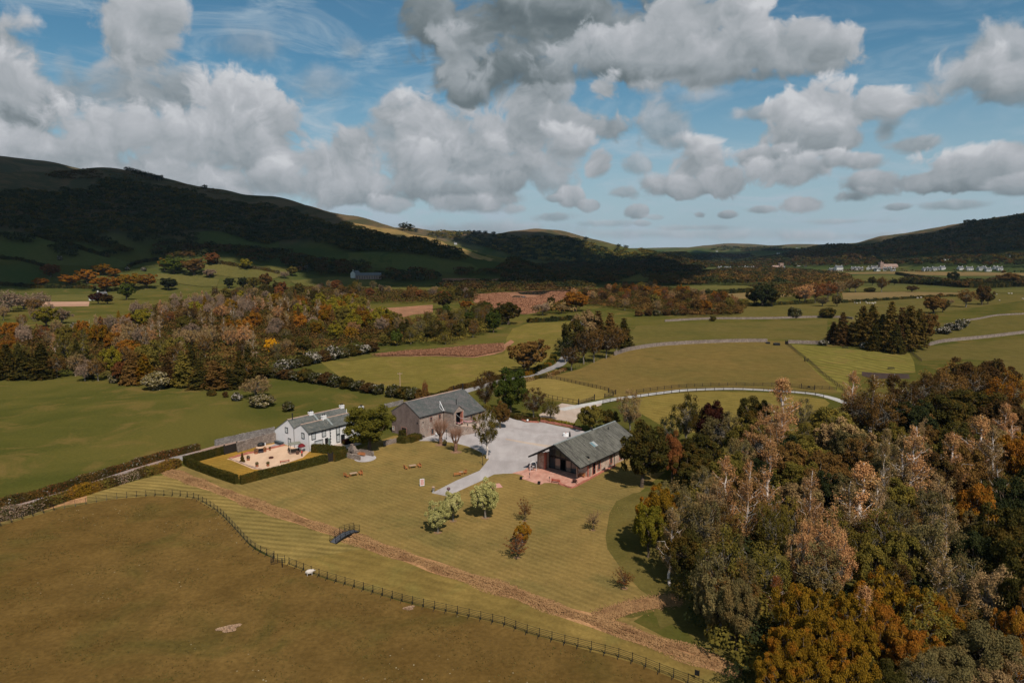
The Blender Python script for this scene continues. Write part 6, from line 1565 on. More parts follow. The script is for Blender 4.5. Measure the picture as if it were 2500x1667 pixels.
def proto(kind, lod, var):
    key = (kind, lod, var)
    if key in PROTO: return PROTO[key]
    dens, leaf = {'near': (3.6, .52), 'hero': (1.8, .76), 'mid': (.85, 1.15), 'far': (.22, 2.1)}[lod]
    C_, N_, S_, tk, rs = make_crown(kind, hash(kind) % 1 + sum(map(ord, kind)) * 7 + var * 101, dens, leaf)
    V, F = leaf_quads(C_, N_, S_, rs, 1.35 if kind != 'bare' else 3.2)
    me = mesh_np('crown', V, F, [FO['olive']], link=False); tm = tk.mesh('trunk', BK)
    for p in tm.polygons: p.use_smooth = True
    me['w'] = float(np.percentile(np.hypot(C_[:, 0], C_[:, 1]), 97) * 2)
    PROTO[key] = (me, tm); return PROTO[key]
TREES = []
NAMES = {'round': 'broadleaf_tree', 'oak': 'spreading_tree', 'birch': 'birch_tree', 'airy': 'open_crowned_tree', 'conifer': 'conifer_tree', 'larch': 'larch_tree', 'shrub': 'shrub', 'bare': 'bare_tree', 'sapling': 'sapling_tree'}
PHR = {'round': 'round tree', 'oak': 'spreading tree', 'birch': 'slender birch', 'airy': 'open tree', 'conifer': 'tiered conifer', 'larch': 'tall larch', 'shrub': 'bush', 'bare': 'leafless tree', 'sapling': 'thin sapling'}
def tree(kind, x, y, h, col, lod='mid', wm=None, label=None, zone=None, bk=None, group=None, name=None, rot=None, tilt=0.0, cat=None):
    me, tm = proto(kind, lod, rnd.randint(0, {'near': 1, 'hero': 2, 'mid': 3, 'far': 2}[lod]))
    s = h / 10.0; wf = 1.0 if wm is None else min(max(wm / (me['w'] * s), .45), 2.6)
    wf *= 1.0 if wm else rnd.uniform(.88, 1.15)
    ctg = cat or ('shrub' if kind == 'shrub' else 'tree')
    b = thing(name or NAMES[kind], label, ctg, (x, y, tz(x, y) - .05), rnd.uniform(0, 6.28) if rot is None else rot, group)
    b.rotation_euler[0] = tilt; b.scale = (s * wf, s * wf, s)
    for nm, m_, mt in (('crown', me, FO[col]), ('trunk', tm, bk or (BKW if kind == 'birch' else BKG if kind in ('bare', 'airy') else BK))):
        o = bpy.data.objects.new(nm, m_); COL.objects.link(o); o.parent = b
        o.material_slots[0].link = 'OBJECT'; o.material_slots[0].material = mt
    if label is None: b['auto'] = (col + ' ' + PHR[kind] + ' ' + (zone or '')).strip()
    TREES.append((x, y, s * wf * me['w'] / 2)); return b
def tpx(kind, u, vb, vt, wpx, col, label=None, lod='mid', **kw):
    """tree whose foot is seen at (u, vb) and whose top at vt"""
    x, y = P(u, vb); h = hgt(u, vt, x, y) - tz(x, y); d = math.hypot(x, y)
    return tree(kind, x, y, max(h, .8), col, lod, wpx * y / FPX * 1.02, label, **kw)
def ttop(kind, u, vt, h, wpx, col, label=None, lod='hero', **kw):
    """tree of height h whose top is seen at (u, vt); its foot is hidden"""
    x, y = P(u, vt, h); return tree(kind, x, y, h, col, lod, wpx * y / FPX if wpx else None, label, **kw)

# ---- trees one can name, round the buildings
tpx('round', 903, 1100, 990, 116, 'laurel', 'dense yellow green tree between the farmhouse and the stone barn', 'hero')
tpx('round', 1245, 1014, 903, 78, 'green', 'tall dense bright green tree beyond the gravel yard', 'hero')
tpx('airy', 1186, 1008, 905, 60, 'dark brown', 'brown loose tree at the far corner of the stone barn', 'hero')
tpx('round', 1222, 1045, 982, 46, 'brown', 'low brown tree between barn end and birch', 'hero')
tpx('airy', 1303, 1024, 946, 62, 'dark brown', 'brown drooping tree right of the tall green tree', 'hero')
tpx('bare', 1344, 1026, 972, 46, 'olive', 'small crooked tree on the kerb beside the gravel yard', 'hero')
tpx('round', 1443, 1054, 985, 62, 'olive', 'olive bushy tree behind the hall roof', 'hero'); tpx('round', 1490, 1050, 1003, 50, 'dark olive', 'darker low tree behind the hall roof beside the olive one', 'hero')
tpx('airy', 1537, 1062, 950, 66, 'tan', 'tan airy birch behind the far end of the hall', 'hero', bk=BKG)
tpx('airy', 1189, 1119, 984, 74, 'olive', 'single leafy birch with pale trunk beside the gravel path', 'hero', bk=BKW, name='birch_tree')
tpx('round', 1570, 1090, 1040, 60, 'olive', 'olive shrubby tree at the far corner of the hall', 'hero')
# pollards: stout stems with upswept rods
def pollard(label, u, vb, vt, wpx):
    x, y = P(u, vb); h = hgt(u, vt, x, y); rs = np.random.RandomState(int(u)); b = thing('pollarded_tree', label, 'tree', (x, y, 0), rnd.uniform(0, 6)); w_ = wpx * y / FPX / 2
    tk = MB(); limb(tk, (0,0,0), (0,0,h*.34), .42, .5, rs, 4, .03, 9); tk.tube((0,0,0),(0,0,.25),.75,.45,9)
    heads = []
    for k in range(6):
        a = k * 1.05; e = (math.cos(a)*w_*.42, math.sin(a)*w_*.42, h*rs.uniform(.44,.52)); limb(tk, (0,0,h*.30), e, .26, .17, rs, 3, .06, 7); heads.append(e)
    tk.build('trunk', BKR, b); tw = MB()
    for e in heads:
        for _ in range(34):
            d = np.array([rs.normal()*.28 + e[0]/w_*.35, rs.normal()*.28 + e[1]/w_*.35, 1]); d /= np.linalg.norm(d); L = h*rs.uniform(.28,.52)
            p0 = np.array(e); tw.tube(tuple(p0), tuple(p0 + d*L), .028, .008, 4, cap=False)
            for f in (.35,.6):
                q0 = p0 + d*L*f; q1 = q0 + (d + rs.normal(size=3)*.3)*L*.35; tw.tube(tuple(q0), tuple(q1), .015, .006, 3, cap=False)
    tw.build('branches', simple('pinkish_twigs', (.30,.155,.095), .9, .25, 3), b)
pollard('left pollarded tree with upswept pink twigs in front of the barn', 1076, 1085, 1018, 48)
pollard('right pollarded tree with dark stem on the lawn before the barn ramp', 1113, 1103, 1040, 40)
# three whitebeams
for lab, u, vb, vt, wp in (('pale green whitebeam nearest the ditch, leftmost of the three', 1069, 1300, 1226, 56), ('pale green whitebeam in the middle of the three', 1106, 1272, 1195, 50), ('pale green whitebeam behind the others beside the pink blanket', 1185, 1264, 1172, 68)):
    tpx('round', u, vb, vt, wp, 'pale green', lab, 'hero', bk=BKG)
tpx('sapling', 1281, 1272, 1212, 40, 'rust', 'thin rusty sapling between the whitebeams and the patio', 'hero')
tpx('round', 1275, 1330, 1274, 44, 'golden', 'small golden domed tree with a pale forked stem', 'hero', bk=BKW)
tpx('sapling', 1262, 1361, 1300, 62, 'rust', 'low rusty spreading sapling in front of the golden domed tree', 'hero')
tpx('sapling', 1448, 1294, 1236, 42, 'tan', 'thin leafless sapling on the lawn by the wood', 'hero')
tpx('sapling', 1524, 1436, 1378, 52, 'rust', 'small leaning rusty tree at the edge of the wood', 'hero', tilt=.0)
tpx('conifer', 592, 1128, 1103, 12, 'dark olive', 'upright evergreen shrub in the courtyard corner', 'mid')
# ---- wood on the right, read off the photograph
WOODR = 'in the wood right of the lawn'
tpx('round', *ZP(340,590), ZP(0,282)[1], 118, 'dark olive', 'big round dark olive tree at the right corner of the hall', 'hero')
tpx('round', *ZP(490,565), ZP(0,318)[1], 56, 'rust', 'rust red tree beside the big round olive tree', 'hero')
for kd, px_, py_, h, wz, co in [
 ('airy',570,122,15,150,'dark olive'),('airy',470,240,11,130,'dark green'),('round',700,168,13,160,'burgundy'),('airy',745,215,12,210,'grey green'),('airy',830,330,12,150,'grey green'),
 ('birch',1040,45,19,150,'pink brown'),('round',905,150,12,170,'dark olive'),('airy',990,180,13,150,'pink brown'),('airy',1150,145,12,110,'grey green'),('round',1290,205,12,250,'olive'),('round',1390,300,11,200,'grey green'),('airy',1190,260,10,150,'olive'),
 ('round',525,345,9,170,'olive'),('round',640,330,11,190,'dark olive'),('round',800,420,10,190,'olive'),('round',610,430,8,170,'dark olive'),('round',900,440,9,200,'dark green'),('round',880,250,12,220,'olive'),('airy',960,270,13,220,'pink brown'),('round',1060,330,10,200,'dark green'),('round',1170,370,9,200,'olive'),
 ('birch',1405,8,17,90,'pink brown'),('birch',1500,30,17,130,'brown'),('birch',1600,26,16,130,'dark brown'),('airy',1450,110,14,180,'dark brown'),('airy',1560,130,14,200,'brown'),('airy',1660,60,15,180,'dark brown'),('airy',1760,20,15,200,'dark brown'),
 ('airy',1850,-20,16,200,'brown'),('round',1930,-40,15,200,'dark brown'),('airy',2010,-10,15,170,'brown'),('round',2110,-40,15,200,'dark brown'),('airy',2180,20,15,180,'orange'),('round',1700,150,13,210,'dark green'),('round',1860,120,13,230,'dark olive'),('round',2050,110,13,240,'dark olive'),('round',2180,150,13,220,'dark brown'),
 ('birch',770,430,16,130,'pink brown'),('birch',870,452,17,140,'pink brown'),('birch',990,355,19,120,'pink brown'),('birch',1195,505,16,110,'pink brown'),('birch',1460,470,17,200,'pink brown'),('birch',1395,560,14,150,'tan'),('birch',1700,285,19,150,'pink brown'),('birch',1655,330,17,130,'tan'),
 ('birch',2050,235,17,150,'pink brown'),('birch',1905,322,15,130,'pink brown'),('birch',2120,300,15,130,'tan'),('birch',1560,350,18,70,'tan'),('round',2195,312,12,170,'orange'),('round',2030,555,13,190,'orange'),
 ('oak',430,570,12,200,'golden'),('round',380,660,10,150,'yellow green'),('airy',560,600,12,180,'grey green'),('airy',650,640,12,200,'grey green'),('airy',700,560,12,180,'tan'),('round',560,780,10,200,'dark olive'),
 ('airy',760,775,15,250,'olive'),('airy',690,860,13,200,'grey green'),('airy',840,860,13,180,'grey green'),('round',720,1010,10,200,'grey green'),('round',830,1060,10,190,'grey green'),
 ('airy',1000,640,12,150,'olive'),('airy',1100,640,11,140,'olive'),('round',1290,500,10,170,'dark green'),('round',1380,520,10,180,'grey green'),('airy',1270,700,13,170,'pink brown'),('airy',1150,750,13,150,'pink brown'),('airy',1340,800,12,150,'pink brown'),
 ('airy',1540,700,11,200,'olive'),('airy',1620,640,12,180,'grey green'),('round',1540,430,11,190,'grey green'),('round',1800,400,11,170,'dark green'),('airy',1800,600,12,220,'grey green'),('airy',1760,740,12,240,'grey green'),('airy',1880,760,11,220,'grey green'),('round',1660,800,10,220,'olive'),('round',1500,860,10,220,'olive'),
 ('round',1950,270,12,200,'dark olive'),('round',2200,560,13,200,'dark green'),('round',2150,700,12,220,'dark olive'),('round',2230,820,12,220,'dark olive'),('round',2010,800,11,220,'dark green'),('airy',2100,975,11,220,'tan'),('round',2230,1010,11,200,'dark olive'),('airy',1960,930,10,220,'grey green'),
 ('birch',1010,1030,7,90,'rust'),('oak',1170,1030,13,280,'golden'),('oak',1090,1230,10,260,'golden'),('oak',1250,1190,11,300,'golden'),('oak',1400,1080,12,240,'golden'),('oak',1180,1400,9,300,'golden'),('oak',1400,1340,10,300,'golden'),('oak',1010,1410,8,220,'golden'),
 ('oak',1560,1000,12,260,'golden'),('oak',1560,1160,10,240,'orange'),('oak',1780,1065,11,280,'golden'),('oak',1700,1240,9,260,'orange'),('oak',1900,1200,9,260,'golden'),('round',2080,1270,10,300,'grey green'),('round',1900,1400,8,280,'grey green'),('oak',2220,1180,11,180,'orange'),('oak',2170,1330,9,200,'orange'),('airy',2220,1420,8,220,'tan'),('airy',1750,1430,8,260,'grey green'),('round',1550,1450,8,240,'dark olive'),('round',2060,1480,7,240,'tan'),
]:
    u, v = ZP(px_, py_); row = 'far side' if v < 1010 else 'middle' if v < 1290 else 'near edge'
    b = ttop(kd, u, v, h, wz / 2.0446 * (1.22 if kd == 'birch' else 1.10), co, lod='near' if v > 1400 and kd in ('oak', 'round', 'airy') else 'hero', zone=row + ' of right wood')
# undergrowth filling the same wood, seen only through the gaps above it
def mass(name, label, pts, hts, wds, cols, per, leaf, seed, kind='stuff', shape='round', spread=1.0, zoff=0.0):
    """many small crowns that read as one body of leaves; pts are world (x, y)"""
    rs = np.random.RandomState(seed); n = len(pts); P_ = np.array(pts, float); Z = terrain(P_[:, 0], P_[:, 1]) + zoff
    H_ = np.asarray(hts, float); Wd = np.asarray(wds, float)
    d = rs.normal(size=(n, per, 3)); d /= np.linalg.norm(d, axis=2, keepdims=True); d[..., 2] = np.where(d[..., 2] < -.25, -d[..., 2], d[..., 2])
    lump = 1 + .22 * np.sin(d[..., 0] * 5 + rs.uniform(0, 6, (n, 1))) * np.cos(d[..., 1] * 5 + rs.uniform(0, 6, (n, 1)))
    r = rs.uniform(.72, 1.05, (n, per)) * lump
    C_ = np.empty((n, per, 3)); 
    if shape == 'cone':
        f = rs.uniform(0, 1, (n, per)) ** .7; a = rs.uniform(0, 2*np.pi, (n, per)); rad = (1 - f) * .5 + .03
        C_[..., 0] = P_[:, None, 0] + np.cos(a) * rad * Wd[:, None]; C_[..., 1] = P_[:, None, 1] + np.sin(a) * rad * Wd[:, None]; C_[..., 2] = Z[:, None] + f * H_[:, None]
        d = np.stack([np.cos(a), np.sin(a), .6 + 0*a], -1)
    else:
        C_[..., 0] = P_[:, None, 0] + d[..., 0] * r * Wd[:, None] / 2; C_[..., 1] = P_[:, None, 1] + d[..., 1] * r * Wd[:, None] / 2
        C_[..., 2] = Z[:, None] + H_[:, None] * (.55 + .45 * d[..., 2] * r)
    N_ = d * 1.0 + rs.normal(size=d.shape) * .35 + [0, 0, .2]
    S_ = (leaf * rs.uniform(.7, 1.3, (n, per)) * np.maximum(Wd, 1)[:, None] / np.mean(Wd))
    V, F = leaf_quads(C_.reshape(-1, 3), N_.reshape(-1, 3), S_.ravel(), rs, 1.15)
    mi = np.repeat(rs.choice(len(cols), n), per) if len(cols) > 1 else None
    o = mesh_np(name, V, F, [FO[c] for c in cols], mi); tag(o, label, None, None, kind); return o
def poly_fill(poly, n, seed, mind=0.0, tries=30):
    rs = np.random.RandomState(seed); p = np.array(poly); lo, hi = p.min(0), p.max(0); out_ = []
    def inside(x, y):
        c = False; j = len(p) - 1
        for i in range(len(p)):
            if (p[i,1] > y) != (p[j,1] > y) and x < (p[j,0]-p[i,0])*(y-p[i,1])/(p[j,1]-p[i,1])+p[i,0]: c = not c
            j = i
        return c
    cell = {}; k = 0; md = max(mind, 1e-3)
    while len(out_) < n and k < n * tries:
        k += 1; x, y = rs.uniform(lo[0], hi[0]), rs.uniform(lo[1], hi[1])
        if not inside(x, y): continue
        if mind:
            ci, cj = int(x // md), int(y // md)
            if any((x-a)**2+(y-b)**2 < md*md for di in (-1,0,1) for dj in (-1,0,1) for a, b in cell.get((ci+di, cj+dj), ())): continue
            cell.setdefault((ci, cj), []).append((x, y))
        out_.append((x, y))
    return out_
WR = W_(ZP, [(540,620),(620,560),(760,540),(900,460),(1060,460),(1280,500),(1400,380),(1700,330),(2000,280),(2400,260)]) + [P(2700,1150), P(2700,1500), (75, 62), (42, 66), (30, 68), (24, 74)] + W_(ZP, [(640,1330),(560,1220),(500,1120),(430,1000),(400,900),(430,800),(520,720)])
pts = poly_fill(WR, 420, 3, 2.6); rs = np.random.RandomState(4)
mass('undergrowth', 'dark undergrowth below the trees of the right hand wood', pts, rs.uniform(2.0, 5.5, len(pts)), rs.uniform(3.5, 6.0, len(pts)), ['dark green', 'dark olive', 'olive'], 420, .16, 11)
nt0 = len(TREES)
for (x, y) in poly_fill(WR, 90, 9, 5.6):
    if any((x-a)**2 + (y-b)**2 < (r*.55)**2 for a, b, r in TREES[nt0-100:nt0]): continue
    far_ = 'far side' if y > 165 else 'middle' if y > 105 else 'near edge'
    kd = rnd.choice(['round','airy','airy','birch']); co = rnd.choice(['grey green','olive','tan','brown','dark brown','brown']) if kd != 'birch' else rnd.choice(['tan','pink brown','brown'])
    tree(kd, x, y, rnd.uniform(8, 11.5) if kd != 'birch' else rnd.uniform(11, 14), co, 'hero', zone=far_ + ' of right wood')

# bare soil rings round the young trees of the lawn, tufts over the rough pasture
for u, v, r_ in ((1069,1300,.75),(1106,1272,.7),(1185,1264,.85),(1281,1272,.5),(1275,1330,.5),(1262,1361,.6),(1448,1294,.5),(1524,1436,.6),(1113,1104,1.5),(1076,1086,1.6)):
    x, y = P(u, v); sheet('soil_ring', [(x + r_*(1+.15*math.sin(a*3))*math.cos(a), y + r_*(1+.15*math.cos(a*2))*math.sin(a)) for a in np.linspace(0, 2*math.pi, 15)[:-1]], .04, simple('ring_soil', (.26,.15,.07), .95, .3, 3))
pf = [P(*p) for p in [(-40,1320),(150,1245),(400,1225),(480,1250),(600,1370),(700,1395),(1000,1490),(1250,1545),(1500,1620),(1700,1700),(1300,1760),(600,1760),(-60,1760)]]
rs = np.random.RandomState(15); pts = np.array(poly_fill(pf, 26000, 16)); gate = wob(pts[:,0], pts[:,1], 9, 17) + .6*wob(pts[:,0], pts[:,1], 3, 18) + rs.normal(size=len(pts))*.25
pts = pts[gate > .3]; n = len(pts); hh = rs.uniform(.03, .13, n)
FO['tuft'] = foliage('pasture_tufts', (.175,.125,.040), (.105,.078,.022), (.12,.10,.026), rv=.05)
V, F = leaf_quads(np.column_stack([pts, hh]), rs.normal(size=(n,3))*.5 + [0,0,.7], rs.uniform(.04, .10, n), rs, 1.5)
tag(mesh_np('grass_tufts', V, F, [FO['tuft']]), 'rough tufts of grass over the brown pasture', None, None, 'stuff')
lf = [P(*p) for p in [(620,1180),(1000,1110),(1120,1130),(1080,1200),(1400,1190),(1560,1200),(1480,1330),(1560,1440),(1300,1440),(900,1290)]]
pts = np.array(poly_fill(lf, 9000, 19)); gate = wob(pts[:,0], pts[:,1], 12, 20) + rs.normal(size=len(pts))*.4; pts = pts[gate > .35]; n = len(pts)
V, F = leaf_quads(np.column_stack([pts, rs.uniform(.015,.05,n)]), rs.normal(size=(n,3))*.3 + [0,0,1], rs.uniform(.04, .09, n), rs, 1.3)
tag(mesh_np('fallen_leaves', V, F, [FO['tan']]), 'scattered pale leaf litter on the lawn', None, None, 'stuff')
# ================================================================== left wood and the valley trees
def band(y): return 'front rows' if y < 290 else 'middle rows' if y < 335 else 'deep rows' if y < 400 else 'back rows'
PAL = [('airy','tan'),('airy','brown'),('round','olive'),('airy','pink brown'),('round','dark brown'),('round','golden'),('airy','tan'),('birch','tan'),('round','yellow green'),('airy','mauve'),('round','orange'),('bare','mauve'),('round','brown'),('round','dark olive'),('airy','rust'),('conifer','dark brown')]
W1 = W_(ident, [(-140,935),(0,932),(140,922),(210,914),(330,936),(520,946),(600,938),(650,905),(700,882),(760,862),(900,846),(960,846),(1000,838),(960,795),(900,765),(870,738),(700,742),(560,732),(440,742),(330,768),(300,800),(180,822),(0,812),(-140,800)])
W2 = W_(ident, [(960,845),(1100,842),(1180,818),(1225,792),(1238,772),(1200,762),(1080,778),(960,800)])
W3 = W_(ident, [(560,742),(700,752),(860,752),(900,742),(1060,742),(1160,738),(1160,722),(1000,716),(880,708),(760,706),(620,712),(520,722)])
W4 = W_(ident, [(1400,742),(1550,762),(1700,775),(1800,770),(1820,752),(1790,735),(1700,722),(1600,702),(1480,708),(1400,722)])
# front edge, dark conifers and named shrubs
for (u, vb, vt, wp, kd, co) in [(20,925,838,60,'conifer','dark olive'),(62,925,850,60,'larch','dark olive'),(105,924,835,60,'conifer','dark olive'),(140,922,862,50,'airy','brown'),(-30,930,845,60,'conifer','dark olive'),
   (240,930,868,46,'airy','brown'),(275,925,845,50,'round','yellow green'),(300,935,880,44,'round','rust'),(322,938,856,52,'conifer','brown'),(355,938,862,44,'larch','golden'),(410,942,870,50,'conifer','dark brown'),(448,945,855,54,'larch','olive'),(490,948,880,60,'conifer','dark olive'),(530,950,882,64,'larch','brown'),(560,948,900,56,'conifer','dark olive'),(597,935,880,50,'airy','brown'),(185,918,860,44,'airy','tan'),(210,915,870,40,'bare','mauve'),
   (640,925,892,44,'round','dark olive'),(620,912,870,44,'round','dark olive')]:
    tpx(kd, u, vb, vt, wp, co, zone='front edge of left wood')
tpx('bare', 208, 930, 885, 44, 'mauve', 'gnarled leafless tree at the front edge of the left wood')
tpx('round', 665, 870, 826, 30, 'bright yellow', 'bright yellow tree glowing in the left wood')
tpx('shrub', 380, 950, 908, 62, 'cream blossom', 'large cream blossom bush at the front edge of the left wood')
tpx('shrub', 279, 935, 912, 30, 'cream blossom', 'small cream blossom bush at the front edge of the left wood')
tpx('shrub', 84, 925, 910, 34, 'cream blossom', 'low blossom bush under the dark conifers at the left')
tpx('shrub', 218, 925, 908, 26, 'blossom', 'low blossom bush beside the gnarled leafless tree')
pts = poly_fill(W1, 262, 21, 8.6)
for (x, y) in pts:
    u, v = pix(x, y, 0); g_ = float(wob(np.array([x]), np.array([y]), 70, 12)[0]) + rnd.uniform(-.12, .12); h = rnd.uniform(9, 13.5); wf_ = None
    if g_ > .22: kd, co = rnd.choice([('round','golden'),('round','yellow green'),('airy','olive'),('larch','golden'),('round','olive'),('birch','tan')])
    elif g_ > .0: kd, co = rnd.choice([('larch','brown'),('airy','brown'),('round','orange'),('birch','tan'),('larch','golden'),('airy','pink brown')])
    elif g_ > -.22: kd, co = rnd.choice([('birch','tan'),('airy','tan'),('birch','pink brown'),('airy','tan'),('airy','brown'),('birch','tan'),('airy','rust')])
    else: kd, co = rnd.choice([('airy','tan'),('bare','mauve'),('airy','mauve'),('birch','tan'),('airy','dark brown'),('birch','pink brown')])
    if kd in ('birch', 'larch'): h = rnd.uniform(11.5, 15)
    if u < 290 and y < 330 and rnd.random() < .65: kd, co = rnd.choice([('larch','dark olive'),('conifer','dark olive'),('larch','brown'),('airy','olive')]); h = rnd.uniform(12, 15)
    if 290 < u < 620 and y < 285 and rnd.random() < .7: kd, co = rnd.choice([('larch','olive'),('airy','brown'),('larch','golden'),('conifer','dark olive'),('larch','brown')]); h = rnd.uniform(12, 15)
    if 620 < u < 960 and v > 835: kd, co = rnd.choice([('round','dark olive'),('airy','grey green'),('airy','dark brown'),('airy','tan')]); h *= .7
    if 340 < u < 640 and v < 772 and rnd.random() < .7: kd, co, h = rnd.choice(['bare','birch','airy']), rnd.choice(['mauve','tan','mauve']), rnd.uniform(10, 13)
    if 760 < u < 960 and v < 850 and rnd.random() < .5: kd, co = 'round', rnd.choice(['yellow green','olive','golden'])
    tree(kd, x, y, h, co, 'mid', None, zone=band(y) + ' of left wood')
for (x, y) in poly_fill(W2, 52, 22, 6.5):
    tree(*((lambda k: (k[0], x, y, rnd.uniform(8, 11), k[1]))(rnd.choice([('airy','grey green'),('round','dark olive'),('airy','olive'),('airy','brown'),('round','green')]))), 'mid', zone='green corner above the reeds')
for (x, y) in poly_fill(W3, 62, 23, 15):
    k = rnd.choice([('airy','tan'),('round','brown'),('airy','dark brown'),('round','dark olive'),('airy','grey green'),('round','rust'),('round','olive'),('airy','mauve')])
    tree(k[0], x, y, rnd.uniform(10, 15), k[1], 'mid', zone='strip behind left wood')
for (x, y) in poly_fill(W4, 84, 24, 7.5):
    k = rnd.choice([('airy','pink brown'),('round','brown'),('airy','tan'),('round','orange'),('round','olive'),('round','dark brown'),('airy','rust')])
    tree(k[0], x, y, rnd.uniform(8, 12), k[1], 'mid', zone='long copse beyond road')
W5 = W_(ident, [(-120,822),(0,806),(160,812),(170,785),(120,765),(60,752),(-120,745)])
for (x, y) in poly_fill(W5, 34, 25, 9):
    k = rnd.choice([('bare','mauve'),('airy','mauve'),('airy','tan'),('bare','tan'),('airy','brown')]); tree(k[0], x, y, rnd.uniform(8, 11), k[1], 'mid', zone='pale thicket at far left')
